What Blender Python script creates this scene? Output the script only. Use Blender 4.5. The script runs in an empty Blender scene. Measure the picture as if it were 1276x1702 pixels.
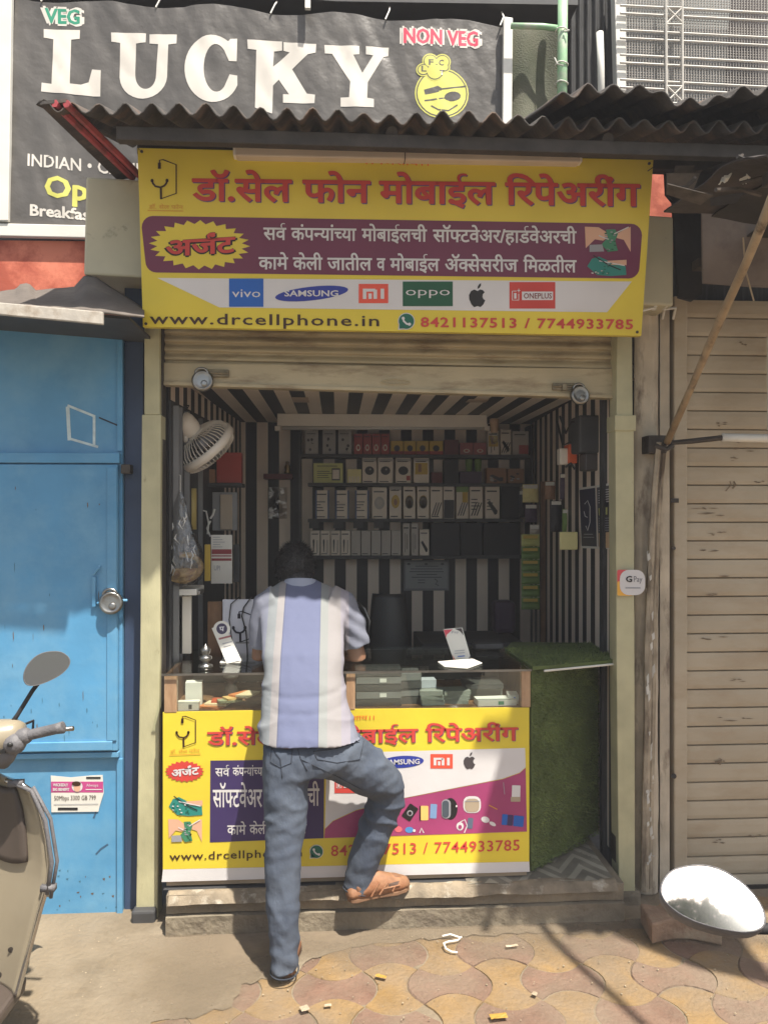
import bpy, bmesh, math, random
from mathutils import Vector, Matrix, noise
from mathutils.geometry import tessellate_polygon
R = math.radians
random.seed(7)
SC = bpy.context.scene
COL = SC.collection

# ---------------------------------------------------------------- camera, sky, sun, exposure
PSI = R(3.5); F = 1279.0; H = 1.75; D = 3.42
cam = bpy.data.cameras.new('camera'); camo = bpy.data.objects.new('camera', cam); COL.objects.link(camo)
camo.location = (0, -D, H); camo.rotation_euler = (R(90), 0, -PSI)
cam.sensor_width = 36; cam.lens = 36 * F / 1702; cam.clip_end = 2000; cam.clip_start = .02
SC.camera = camo
SUN = Vector((-.63, 1.0, -2.6)).normalized()          # direction the light travels
W = bpy.data.worlds.new('World'); SC.world = W; W.use_nodes = True
nt = W.node_tree; bg = nt.nodes['Background']
sky = nt.nodes.new('ShaderNodeTexSky'); sky.sky_type = 'NISHITA'; sky.sun_disc = False
sky.sun_elevation = math.asin(-SUN.z); sky.sun_rotation = math.atan2(-SUN.x, -SUN.y)
sky.air_density = 1.6; sky.dust_density = 3.5; sky.ozone_density = 1.0
nt.links.new(sky.outputs[0], bg.inputs[0]); bg.inputs[1].default_value = .075
sl = bpy.data.lights.new('sun', 'SUN'); sl.energy = 4.5; sl.angle = R(.8); sl.color = (1, .94, .84)
so = bpy.data.objects.new('sun', sl); COL.objects.link(so)
so.rotation_euler = SUN.to_track_quat('-Z', 'Y').to_euler(); so.location = (4, -6, 14)
SC.view_settings.view_transform = 'Standard'; SC.view_settings.look = 'None'
SC.view_settings.exposure = 1.02; SC.view_settings.gamma = 1
SC.cycles.max_bounces = 8; SC.cycles.volume_bounces = 0; SC.cycles.transparent_max_bounces = 12; SC.cycles.sample_clamp_indirect = 6

# ---------------------------------------------------------------- photo measurement helpers
RT = Vector((math.cos(PSI), -math.sin(PSI), 0)); FW = Vector((math.sin(PSI), math.cos(PSI), 0)); C0 = Vector((0, -D, H))
def ray(px, py): return FW + RT * ((px - 638) / F) + Vector((0, 0, (851 - py) / F))
def P(px, py, Y):
    d = ray(px, py); return C0 + d * ((Y + D) / d.y)
def PZ(px, py, z):
    d = ray(px, py); return C0 + d * ((z - H) / d.z)
def PPl(px, py, o, n):
    d = ray(px, py); return C0 + d * ((Vector(o) - C0).dot(n) / d.dot(n))
def XP(px, Y): return P(px, 851, Y).x
def ZP(px, py, Y): return P(px, py, Y).z
def V(*a): return Vector(a)

# ---------------------------------------------------------------- materials
def srgb(r, g, b):
    f = lambda c: (c / 255 / 12.92) if c <= 10.31 else ((c / 255 + .055) / 1.055) ** 2.4
    return (f(r), f(g), f(b), 1)
MATS = {}
def mat(name, c, r=.6, m=0, var=.12, vs=6, bump=0, bs=40, c2=None, c2s=3, c2t=.55, c2w=.08, spec=.5, streak=None, coat=0):
    """paint-like surface: base colour with slow variation, optional stains (c2) and fine bump"""
    if name in MATS: return MATS[name]
    M = bpy.data.materials.new(name); M.use_nodes = True; n = M.node_tree.nodes; l = M.node_tree.links
    b = n['Principled BSDF']; MATS[name] = M
    if len(c) == 3: c = (*c, 1)
    b.inputs['Roughness'].default_value = r; b.inputs['Metallic'].default_value = m
    b.inputs['Specular IOR Level'].default_value = spec; b.inputs['Coat Weight'].default_value = coat
    tc = n.new('ShaderNodeTexCoord'); out = tc.outputs['Object']
    if streak:
        mp = n.new('ShaderNodeMapping'); mp.inputs['Scale'].default_value = streak; l.new(out, mp.inputs[0]); sout = mp.outputs[0]
    else: sout = out
    col = None
    if var:
        nz = n.new('ShaderNodeTexNoise'); nz.inputs['Scale'].default_value = vs; nz.inputs['Detail'].default_value = 5; l.new(out, nz.inputs['Vector'])
        rp = n.new('ShaderNodeValToRGB'); rp.color_ramp.elements[0].position = .3; rp.color_ramp.elements[1].position = .7
        rp.color_ramp.elements[0].color = (*[max(0, x * (1 - var)) for x in c[:3]], 1)
        rp.color_ramp.elements[1].color = (*[min(1, x * (1 + var)) for x in c[:3]], 1)
        l.new(nz.outputs[0], rp.inputs[0]); col = rp.outputs[0]
    if c2 is not None:
        if len(c2) == 3: c2 = (*c2, 1)
        n2 = n.new('ShaderNodeTexNoise'); n2.inputs['Scale'].default_value = c2s; n2.inputs['Detail'].default_value = 8; n2.inputs['Roughness'].default_value = .65; l.new(sout, n2.inputs['Vector'])
        r2 = n.new('ShaderNodeValToRGB'); r2.color_ramp.elements[0].position = c2t - c2w; r2.color_ramp.elements[1].position = c2t + c2w; l.new(n2.outputs[0], r2.inputs[0])
        mx = n.new('ShaderNodeMix'); mx.data_type = 'RGBA'; l.new(r2.outputs[0], mx.inputs[0])
        if col: l.new(col, mx.inputs[6])
        else: mx.inputs[6].default_value = c
        mx.inputs[7].default_value = c2; col = mx.outputs[2]
    if col: l.new(col, b.inputs['Base Color'])
    else: b.inputs['Base Color'].default_value = c
    if bump:
        n3 = n.new('ShaderNodeTexNoise'); n3.inputs['Scale'].default_value = bs; n3.inputs['Detail'].default_value = 4; l.new(sout, n3.inputs['Vector'])
        bp = n.new('ShaderNodeBump'); bp.inputs['Strength'].default_value = min(1, bump); bp.inputs['Distance'].default_value = .01; l.new(n3.outputs[0], bp.inputs['Height']); l.new(bp.outputs[0], b.inputs['Normal'])
    return M
def flat(r, g, b, rough=.5): return mat('print_%d_%d_%d' % (r, g, b), srgb(r, g, b), rough, var=.05, vs=9)
def glassy(name, tint=(1, 1, 1, 1), gloss=.12, rough=.02, bump=0, bs=20):
    if name in MATS: return MATS[name]
    M = bpy.data.materials.new(name); M.use_nodes = True; n = M.node_tree.nodes; l = M.node_tree.links; MATS[name] = M
    n.remove(n['Principled BSDF']); o = n['Material Output']
    t = n.new('ShaderNodeBsdfTransparent'); t.inputs[0].default_value = tint
    g = n.new('ShaderNodeBsdfGlossy'); g.inputs['Roughness'].default_value = rough
    fr = n.new('ShaderNodeLayerWeight'); fr.inputs[0].default_value = .35
    ma = n.new('ShaderNodeMath'); ma.operation = 'MULTIPLY_ADD'; ma.inputs[1].default_value = .5; ma.inputs[2].default_value = gloss; l.new(fr.outputs['Fresnel'], ma.inputs[0])
    mx = n.new('ShaderNodeMixShader'); l.new(ma.outputs[0], mx.inputs[0]); l.new(t.outputs[0], mx.inputs[1]); l.new(g.outputs[0], mx.inputs[2]); l.new(mx.outputs[0], o.inputs[0])
    if bump:
        tc = n.new('ShaderNodeTexCoord'); nz = n.new('ShaderNodeTexNoise'); nz.inputs['Scale'].default_value = bs; nz.inputs['Detail'].default_value = 3; l.new(tc.outputs['Object'], nz.inputs['Vector'])
        bp = n.new('ShaderNodeBump'); bp.inputs['Strength'].default_value = bump; bp.inputs['Distance'].default_value = .02; l.new(nz.outputs[0], bp.inputs['Height']); l.new(bp.outputs[0], g.inputs['Normal']); l.new(bp.outputs[0], fr.inputs['Normal'])
    return M
def striped(name, axis, period, off, ca, cb, duty=.5):
    """wallpaper of two-colour stripes along one object axis"""
    if name in MATS: return MATS[name]
    M = bpy.data.materials.new(name); M.use_nodes = True; n = M.node_tree.nodes; l = M.node_tree.links; MATS[name] = M; b = n['Principled BSDF']
    tc = n.new('ShaderNodeTexCoord'); sp = n.new('ShaderNodeSeparateXYZ'); l.new(tc.outputs['Object'], sp.inputs[0])
    def mt(op, a, v):
        q = n.new('ShaderNodeMath'); q.operation = op; l.new(a, q.inputs[0]); q.inputs[1].default_value = v; return q.outputs[0]
    x = mt('ADD', sp.outputs[axis], off); x = mt('DIVIDE', x, period); x = mt('FRACT', x, 0); x = mt('GREATER_THAN', x, duty)
    nz = n.new('ShaderNodeTexNoise'); nz.inputs['Scale'].default_value = 5; nz.inputs['Detail'].default_value = 4; l.new(tc.outputs['Object'], nz.inputs['Vector'])
    mx = n.new('ShaderNodeMix'); mx.data_type = 'RGBA'; l.new(x, mx.inputs[0]); mx.inputs[6].default_value = ca; mx.inputs[7].default_value = cb
    hs = n.new('ShaderNodeMix'); hs.data_type = 'RGBA'; hs.blend_type = 'MULTIPLY'; hs.inputs[0].default_value = .2; l.new(mx.outputs[2], hs.inputs[6]); l.new(nz.outputs[0], hs.inputs[7])
    l.new(hs.outputs[2], b.inputs['Base Color']); b.inputs['Roughness'].default_value = .45
    return M

# ---------------------------------------------------------------- mesh helpers
ORG = {}
def vadd(a, b): return (a[0] + b[0], a[1] + b[1], a[2] + b[2])
class MB:
    def __init__(s): s.v = []; s.f = []; s.m = []; s.mats = []; s.cur = 0
    def use(s, M):
        if M not in s.mats: s.mats.append(M)
        s.cur = s.mats.index(M); return s
    def face(s, pts):
        k = len(s.v); s.v += [tuple(p) for p in pts]; s.f.append(tuple(range(k, k + len(pts)))); s.m.append(s.cur); return s
    def box(s, x0, x1, y0, y1, z0, z1):
        c = [(x0, y0, z0), (x1, y0, z0), (x1, y1, z0), (x0, y1, z0), (x0, y0, z1), (x1, y0, z1), (x1, y1, z1), (x0, y1, z1)]
        return s.hexa(c)
    def hexa(s, c):
        k = len(s.v); s.v += [tuple(p) for p in c]
        for q in ((0, 3, 2, 1), (4, 5, 6, 7), (0, 1, 5, 4), (1, 2, 6, 5), (2, 3, 7, 6), (3, 0, 4, 7)):
            s.f.append(tuple(k + i for i in q)); s.m.append(s.cur)
        return s
    def obox(s, c, ax, ay, az):
        """box from centre and three half-axis vectors"""
        c = Vector(c); ax = Vector(ax); ay = Vector(ay); az = Vector(az)
        return s.hexa([c - ax - ay - az, c + ax - ay - az, c + ax + ay - az, c - ax + ay - az, c - ax - ay + az, c + ax - ay + az, c + ax + ay + az, c - ax + ay + az])
    def prism(s, pts, d):
        """extrude a polygon by vector d"""
        a = [Vector(p) for p in pts]; b = [p + Vector(d) for p in a]; n = len(a); k = len(s.v)
        s.v += [tuple(p) for p in a + b]
        s.f.append(tuple(k + i for i in range(n))); s.f.append(tuple(k + n + i for i in reversed(range(n)))); s.m += [s.cur] * 2
        for i in range(n):
            j = (i + 1) % n; s.f.append((k + i, k + n + i, k + n + j, k + j)); s.m.append(s.cur)
        return s
    def loft(s, rings, cap=True, closed=True):
        k = len(s.v); n = len(rings[0])
        for r in rings: s.v += [tuple(p) for p in r]
        for i in range(len(rings) - 1):
            for j in range(n if closed else n - 1):
                q = (j + 1) % n; s.f.append((k + i * n + j, k + i * n + q, k + (i + 1) * n + q, k + (i + 1) * n + j)); s.m.append(s.cur)
        if cap:
            s.f.append(tuple(k + j for j in reversed(range(n)))); s.f.append(tuple(k + (len(rings) - 1) * n + j for j in range(n))); s.m += [s.cur] * 2
        return s
    def tube(s, pts, r, n=8, cap=True, closed=False):
        pts = [Vector(p) for p in pts]; rr = r if isinstance(r, (list, tuple)) else [r] * len(pts); rings = []; N = len(pts)
        up = None
        for i, p in enumerate(pts):
            if closed: t = pts[(i + 1) % N] - pts[i - 1]
            else: t = pts[min(i + 1, N - 1)] - pts[max(i - 1, 0)]
            t = t.normalized() if t.length > 1e-9 else Vector((0, 0, 1))
            if up is None: up = Vector((0, 0, 1)) if abs(t.z) < .9 else Vector((1, 0, 0))
            a = t.cross(up)
            if a.length < 1e-4: a = t.cross(Vector((0, 1, .3)))
            a.normalize(); b = a.cross(t).normalized(); up = b
            rings.append([p + (a * math.cos(2 * math.pi * j / n) + b * math.sin(2 * math.pi * j / n)) * rr[i] for j in range(n)])
        if closed: rings.append(rings[0]); cap = False
        return s.loft(rings, cap)
    def cyl(s, a, b, r, r2=None, n=16): return s.tube([a, b], [r, r if r2 is None else r2], n)
    def lathe(s, prof, c=(0, 0, 0), axis=(0, 0, 1), n=24, cap=False):
        q = Vector(axis).normalized().to_track_quat('Z', 'Y'); c = Vector(c)
        return s.loft([[c + q @ Vector((r * math.cos(2 * math.pi * j / n), r * math.sin(2 * math.pi * j / n), h)) for j in range(n)] for r, h in prof], cap)
    def ell(s, c, rx, ry, rz, n=16, m=10, q=None):
        rings = []; c = Vector(c)
        for i in range(m + 1):
            a = math.pi * (i + .02) / (m + .04) - math.pi / 2; ring = []
            for j in range(n):
                p = Vector((rx * math.cos(a) * math.cos(2 * math.pi * j / n), ry * math.cos(a) * math.sin(2 * math.pi * j / n), rz * math.sin(a)))
                ring.append(c + (q @ p if q else p))
            rings.append(ring)
        return s.loft(rings, True)
    def grid(s, fn, nu, nv):
        k = len(s.v)
        for i in range(nu + 1):
            for j in range(nv + 1): s.v.append(tuple(fn(i / nu, j / nv)))
        for i in range(nu):
            for j in range(nv):
                a = k + i * (nv + 1) + j; s.f.append((a, a + nv + 1, a + nv + 2, a + 1)); s.m.append(s.cur)
        return s
    def bounds(s):
        return [min(p[i] for p in s.v) for i in range(3)], [max(p[i] for p in s.v) for i in range(3)]
    def build(s, name, M=None, parent=None, smooth=False, bevel=0, solid=0, fix=True):
        if M is not None and not s.mats: s.mats = [M]
        if parent is not None: org = ORG[parent.name]
        else:
            lo, hi = s.bounds(); org = Vector(((lo[0] + hi[0]) / 2, (lo[1] + hi[1]) / 2, lo[2]))
        me = bpy.data.meshes.new(name); me.from_pydata([(p[0] - org[0], p[1] - org[1], p[2] - org[2]) for p in s.v], [], s.f)
        for x in s.mats: me.materials.append(x)
        if len(s.mats) > 1: me.polygons.foreach_set('material_index', s.m)
        if fix:
            bm = bmesh.new(); bm.from_mesh(me); bmesh.ops.recalc_face_normals(bm, faces=bm.faces); bm.to_mesh(me); bm.free()
        if smooth: me.polygons.foreach_set('use_smooth', [True] * len(me.polygons))
        o = bpy.data.objects.new(name, me); COL.objects.link(o)
        if parent is not None: o.parent = parent
        else: o.location = org
        ORG[o.name] = org
        if solid:
            md = o.modifiers.new('solid', 'SOLIDIFY'); md.thickness = solid; md.offset = 0
        if bevel:
            md = o.modifiers.new('bevel', 'BEVEL'); md.width = bevel; md.segments = 2; md.limit_method = 'ANGLE'
        return o
def tag(o, label, cat, group=None):
    o['label'] = label; o['category'] = cat
    if group: o['group'] = group
    return o
def thing(name, label, cat, loc=(0, 0, 0), group=None):
    o = bpy.data.objects.new(name, None); COL.objects.link(o); o.location = loc; o.empty_display_size = .05
    ORG[o.name] = Vector(loc); return tag(o, label, cat, group)
def structure(o): o['kind'] = 'structure'; return o
def dup(o, label=None, loc=None, parent=None):
    c = o.copy(); COL.objects.link(c)
    if parent is not None: c.parent = parent
    if loc is not None: c.location = loc
    if label: c['label'] = label
    for ch in list(o.children): dup(ch, parent=c)
    return c
def remesh(mb, name, vox, parent, M, smooth_it=6, fn=None, sub=0):
    """fuse overlapping closed shapes into ONE continuous surface"""
    o = mb.build(name, M, parent); md = o.modifiers.new('r', 'REMESH'); md.mode = 'VOXEL'; md.voxel_size = vox
    if smooth_it:
        sm = o.modifiers.new('s', 'SMOOTH'); sm.iterations = smooth_it; sm.factor = .5
    dg = bpy.context.evaluated_depsgraph_get(); me = bpy.data.meshes.new_from_object(o.evaluated_get(dg))
    o.modifiers.clear(); o.data = me; me.name = name
    if fn:
        org = ORG[o.name]
        for v in me.vertices: v.co = fn(v.co + org, v.normal) - org
        bm = bmesh.new(); bm.from_mesh(me)
        for _ in range(1): bmesh.ops.smooth_vert(bm, verts=bm.verts, factor=.5, use_axis_x=True, use_axis_y=True, use_axis_z=True)
        bm.to_mesh(me); bm.free()
    me.polygons.foreach_set('use_smooth', [True] * len(me.polygons))
    if M and not me.materials: me.materials.append(M)
    return o

# ---------------------------------------------------------------- lettering
_G = {}
def _raw(s, off):
    c = bpy.data.curves.new('t', 'FONT'); c.body = s; c.size = 1; c.offset = off; c.resolution_u = 2
    o = bpy.data.objects.new('t', c); me = o.to_mesh(); v = [(p.co.x, p.co.y) for p in me.vertices]; f = [tuple(p.vertices) for p in me.polygons]
    o.to_mesh_clear(); bpy.data.objects.remove(o); bpy.data.curves.remove(c); return v, f
def _clip(v, f, ax, lim, keep_less):
    bm = bmesh.new(); vs = [bm.verts.new((x, y, 0)) for x, y in v]
    for q in f:
        try: bm.faces.new([vs[i] for i in q])
        except ValueError: pass
    no = Vector((0, 0, 0)); no[ax] = 1 if keep_less else -1; co = Vector((0, 0, 0)); co[ax] = lim
    bmesh.ops.bisect_plane(bm, geom=bm.verts[:] + bm.edges[:] + bm.faces[:], plane_co=co, plane_no=no, clear_outer=True)
    bm.verts.index_update(); r = ([(p.co.x, p.co.y) for p in bm.verts], [tuple(p.index for p in q.verts) for q in bm.faces]); bm.free(); return r
def glyph(ch, off):
    k = (ch, off)
    if k in _G: return _G[k]
    def adv(s): return max(x for x, y in _raw(s + 'MMMM', off)[0]) - max(x for x, y in _raw('MMMM', off)[0])
    if ch == ' ': g = ([], [], .3)
    elif ch == '^':                                     # the hook written over a consonant
        v, f = _raw('ई', off); v, f = _clip(v, f, 1, .60, False); xm = max(x for x, y in v); g = ([(x - xm - .02, y) for x, y in v], f, 0)
    elif ch.endswith('~'):                              # half consonant: the letter without its right stem
        v, f = _raw(ch[0], off); a = adv(ch[0]); cut = a - {'क': .25, 'फ': .17}.get(ch[0], .20); v, f = _clip(v, f, 0, cut, True); g = (v, f, cut + .0)
    else:
        v, f = _raw(ch, off); g = (v, f, adv(ch))
    _G[k] = g; return g
def layout(s, off=.0, track=0):
    v = []; f = []; pen = 0; i = 0
    while i < len(s):
        ch = s[i]
        if i + 1 < len(s) and s[i + 1] == '~': ch = s[i:i + 2]; i += 1
        gv, gf, a = glyph(ch, off); k = len(v); v += [(x + pen, y) for x, y in gv]; f += [tuple(k + q for q in t) for t in gf]
        pen += a + (track if a > .05 else 0); i += 1
    return v, f
class Art:
    """flat print laid on a plane: everything given in photo pixels, mapped onto that plane"""
    def __init__(s, plane, normal): s.pl = plane; s.n = Vector(normal).normalized(); s.parts = {}
    def pt(s, x, y, lay): return s.pl(x, y) + s.n * (.0012 * lay)
    def mb(s, part, M):
        b = s.parts.setdefault(part, MB()); b.use(M); return b
    def poly(s, part, M, pts, lay=1): s.mb(part, M).face([s.pt(x, y, lay) for x, y in pts]); return s
    def rect(s, part, M, x0, y0, x1, y1, lay=1, sl=0): return s.poly(part, M, [(x0, y0), (x1, y0 + sl * (x1 - x0)), (x1, y1 + sl * (x1 - x0)), (x0, y1)], lay)
    def ellipse(s, part, M, cx, cy, rx, ry, lay=1, rot=0, n=28, a0=0, a1=360):
        pts = []
        for i in range(n + (a1 - a0 < 360)):
            a = R(a0 + (a1 - a0) * i / n); x = rx * math.cos(a); y = ry * math.sin(a); pts.append((cx + x * math.cos(rot) - y * math.sin(rot), cy + x * math.sin(rot) + y * math.cos(rot)))
        return s.poly(part, M, pts, lay)
    def stroke(s, part, M, pts, w, lay=1, closed=False):
        n = len(pts); q = []
        idx = range(n)
        L = []; Rr = []
        for i in idx:
            if closed: a = pts[i - 1]; b = pts[(i + 1) % n]
            else: a = pts[max(i - 1, 0)]; b = pts[min(i + 1, n - 1)]
            dx = b[0] - a[0]; dy = b[1] - a[1]; d = math.hypot(dx, dy) or 1
            L.append((pts[i][0] - dy / d * w / 2, pts[i][1] + dx / d * w / 2)); Rr.append((pts[i][0] + dy / d * w / 2, pts[i][1] - dx / d * w / 2))
        for i in range(n if closed else n - 1):
            j = (i + 1) % n; s.poly(part, M, [L[i], L[j], Rr[j], Rr[i]], lay)
        return s
    def star(s, part, M, cx, cy, rx, ry, k, inner, lay=1, rot=0):
        pts = []
        for i in range(2 * k):
            a = math.pi * i / k; q = 1 if i % 2 == 0 else inner; x = rx * q * math.cos(a); y = ry * q * math.sin(a)
            pts.append((cx + x * math.cos(rot) - y * math.sin(rot), cy + x * math.sin(rot) + y * math.cos(rot)))
        return s.poly(part, M, pts, lay)
    def text(s, part, M, txt, x0, y0, x1, y1, h, lay=2, bold=.0, track=0, dx=0, dy=0, href=.622):
        """baseline from (x0,y0) to (x1,y1) in photo pixels; h = pixel height of href text units"""
        v, f = layout(txt, min(bold, .014), track)
        if not v: return s
        a = min(p[0] for p in v); b = max(p[0] for p in v); mb = s.mb(part, M); e = max(0, bold - .014) * 1.3
        for j, (ex, ey) in enumerate(((0, 0), (e, 0), (-e, 0), (0, e * .7), (0, -e * .7)) if e else ((0, 0),)):   # heavier weights: struck again a hair to each side
            k = len(mb.v)
            for x, y in v:
                t = (x - a) / (b - a); mb.v.append(tuple(s.pt(x0 + (x1 - x0) * t + dx + ex * h / href, y0 + (y1 - y0) * t - (y + ey) * h / href + dy, lay + .13 * j)))
            for q in f: mb.f.append(tuple(k + i for i in q)); mb.m.append(mb.cur)
        return s
    def done(s, parent, solid=0):
        r = []
        for k, b in s.parts.items():
            o = b.build(k.split('#')[0], None, parent, fix=False); r.append(o)
        return r

# ================================================================ MATERIAL LIBRARY
m_dust = mat('dusty_concrete', (.19, .15, .1), .9, var=.3, vs=3, bump=.8, bs=45, c2=(.26, .215, .155), c2s=2.2, c2t=.56, c2w=.12)
m_road = mat('road_dirt', (.11, .095, .078), .95, var=.25, vs=1.5, bump=.5, bs=30)
m_pav_y = mat('yellow_paver', (.27, .16, .048), .9, var=.25, vs=9, bump=.7, bs=60, c2=(.22, .168, .115), c2s=3.4, c2t=.47, c2w=.2)
m_pav_r = mat('red_paver', (.175, .092, .062), .9, var=.25, vs=9, bump=.7, bs=60, c2=(.215, .162, .115), c2s=3.4, c2t=.48, c2w=.2)
m_post = mat('pale_green_paint', (.46, .43, .265), .55, var=.15, vs=7, bump=.15, bs=60, c2=(.16, .12, .06), c2s=9, c2t=.68, c2w=.05, streak=(1, 1, .35))
m_hood = mat('hood_plate', (.52, .48, .34), .6, var=.12, vs=4, bump=.1, bs=25, c2=(.17, .15, .1), c2s=7, c2t=.66, c2w=.06)
m_shut = mat('cream_shutter_paint', (.45, .38, .24), .5, var=.12, vs=5, bump=.15, bs=40, c2=(.2, .14, .075), c2s=6, c2t=.6, c2w=.1, streak=(.5, 1, 2.2))
m_shutr = mat('tan_shutter_paint', (.46, .39, .285), .55, var=.1, vs=2.2, bump=.12, bs=30, c2=(.38, .29, .19), c2s=4, c2t=.6, c2w=.14, streak=(.8, 1, 2))
m_blue = mat('blue_paint', (.09, .29, .5), .45, var=.14, vs=2.5, bump=.3, bs=7, c2=(.15, .35, .53), c2s=3.5, c2t=.56, c2w=.12)
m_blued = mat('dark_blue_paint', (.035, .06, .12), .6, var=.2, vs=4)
m_steel = mat('worn_steel', (.3, .29, .27), .33, 1, var=.2, vs=20, bump=.1, bs=80)
m_dsteel = mat('dark_rusty_steel', (.06, .05, .042), .6, .4, var=.3, vs=12, bump=.3, bs=50)
m_corr = mat('sooty_corrugated_sheet', (.055, .048, .043), .8, var=.4, vs=6, bump=.6, bs=40, c2=(.13, .082, .055), c2s=6, c2t=.58)
m_tarp = mat('grey_weathered_sheet', (.125, .105, .09), .85, var=.25, vs=5, bump=.5, bs=25, c2=(.2, .17, .14), c2s=4, c2t=.6)
m_bamb = mat('weathered_bamboo', (.34, .25, .15), .7, var=.2, vs=12, bump=.4, bs=60, c2=(.12, .08, .045), c2s=14, c2t=.6, streak=(1, 1, .4))
m_wood = mat('brown_wood', (.2, .105, .05), .55, var=.2, vs=10, bump=.2, bs=60, streak=(1, 1, .2), c2=(.12, .06, .03), c2s=20)
m_whit = mat('white_paint', (.72, .7, .64), .5, var=.06, vs=6)
m_cream = mat('cream_plastic', (.78, .72, .63), .4, var=.05, vs=6)
m_black = mat('black_plastic', (.018, .018, .018), .4, var=.15, vs=8)
m_dark = mat('dark_grey', (.05, .05, .052), .6, var=.2, vs=8)
m_orange = mat('orange_wall_paint', (.42, .085, .045), .7, var=.12, vs=4, bump=.2, bs=30, c2=(.72, .22, .13), c2s=4)
m_dwall = mat('dark_slate_wall', (.035, .035, .036), .8, var=.3, vs=3, streak=(6, 1, .6), c2=(.075, .075, .075), c2s=9, c2t=.58, bump=.2, bs=20)
m_plast = mat('peeling_plaster', (.5, .43, .33), .85, var=.25, vs=6, bump=.7, bs=26, c2=(.13, .09, .065), c2s=7, c2t=.6, c2w=.06, streak=(1, 1, .3))
m_green = mat('light_green_paint', (.3, .52, .3), .5, var=.15, vs=6, c2=(.5, .52, .42), c2s=8, c2t=.58)
m_paper = mat('paper_white', (.68, .66, .6), .7, var=.06, vs=8)
m_step = mat('rough_concrete_step', (.2, .168, .12), .9, var=.3, vs=5, bump=.8, bs=40, c2=(.16, .13, .095), c2s=6, c2t=.56, c2w=.08)
CB = (.88, .75, .62, 1); CK = (.012, .011, .013, 1)
m_strX = striped('striped_wallpaper_x', 0, .155, 10.03, CK, CB); m_strY = striped('striped_wallpaper_y', 1, .155, 10.02, CK, CB)
m_glass = glassy('clear_glass', (.93, .96, .94, 1), .04, .01)
m_wrap = glassy('crinkled_plastic', (.9, .9, .9, 1), .1, .12, bump=1, bs=22)

# ================================================================ SETTING
b = MB(); b.face([(-400, -400, -.03), (400, -400, -.03), (400, 400, -.03), (-400, 400, -.03)])
structure(b.build('ground', m_road, fix=False))
def pavement():
    a = .212; bu = .052; b = MB(); c0 = PZ(652, 1640, 0); K = 7
    rnd = random.Random(3)
    for i in range(-19, 22):
        for j in range(-15, 8):
            cx = c0.x + i * a; cy = c0.y + j * a; yel = (i + j) % 2 == 0
            if cy > .0 or (cx < -1.0 and cy > -.5): continue
            pts = []
            for side in range(4):
                for k in range(K):
                    t = k / K; s = math.sin(math.pi * t) ** .85 * bu; e = a / 2
                    if yel: s = s if side in (0, 2) else -s
                    else: s = -s if side in (0, 2) else s
                    u = -e + 2 * e * t
                    p = [(u, -e - s), (e + s, u), (-u, e + s), (-e - s, -u)][side]; pts.append(p)
            sc = .99; dz = rnd.uniform(-.004, .002); tx = rnd.uniform(-.015, .015); ty = rnd.uniform(-.015, .015)
            b.use(m_pav_y if yel else m_pav_r)
            top = [V(cx + x * (sc - .03), cy + y * (sc - .03), dz + x * tx + y * ty) for x, y in pts]; mid = [V(cx + x * sc, cy + y * sc, dz + x * tx + y * ty - .004 - .002 * rnd.random()) for x, y in pts]; bot = [p - V(0, 0, .02) for p in mid]
            b.face(top); n = len(top)
            for q in range(n): b.face([top[q], mid[q], mid[(q + 1) % n], top[(q + 1) % n]]); b.face([mid[q], bot[q], bot[(q + 1) % n], mid[(q + 1) % n]])
    return structure(b.build('pavement', None, fix=False))
pavement()
b = MB(); b.face([(-6, -6, -.005), (8, -6, -.005), (8, .05, -.005), (-6, .05, -.005)]); structure(b.build('pavement_bedding', m_dust, fix=False))
def slab():                                                       # worn concrete apron over the pavers on the left and along the step
    rnd = random.Random(5); edge = [(250, 1702), (330, 1690), (385, 1672), (400, 1640), (440, 1628), (490, 1630), (515, 1596), (600, 1574), (700, 1562), (790, 1556), (880, 1552), (960, 1552), (1040, 1546), (1110, 1546)]
    pts = [PZ(x, y, 0) for x, y in edge]; line = []
    for i in range(len(pts) - 1):
        for k in range(6):
            p = pts[i].lerp(pts[i + 1], k / 6); line.append(p + V(rnd.uniform(-.012, .012), rnd.uniform(-.012, .012), 0))
    line.append(pts[-1]); b = MB()
    for i in range(len(line) - 1):
        p, q = line[i], line[i + 1]; b.face([V(p.x, p.y, .003), V(q.x, q.y, .003), V(q.x, .06, .006), V(p.x, .06, .006)])
    p = line[0]; b.face([V(-6, -3.4, .003), V(p.x - .1, -3.4, .003), V(p.x, p.y, .003), V(p.x, .06, .006), V(-6, .06, .006)])
    return structure(b.build('concrete_apron', m_dust, fix=False))
slab()
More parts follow.
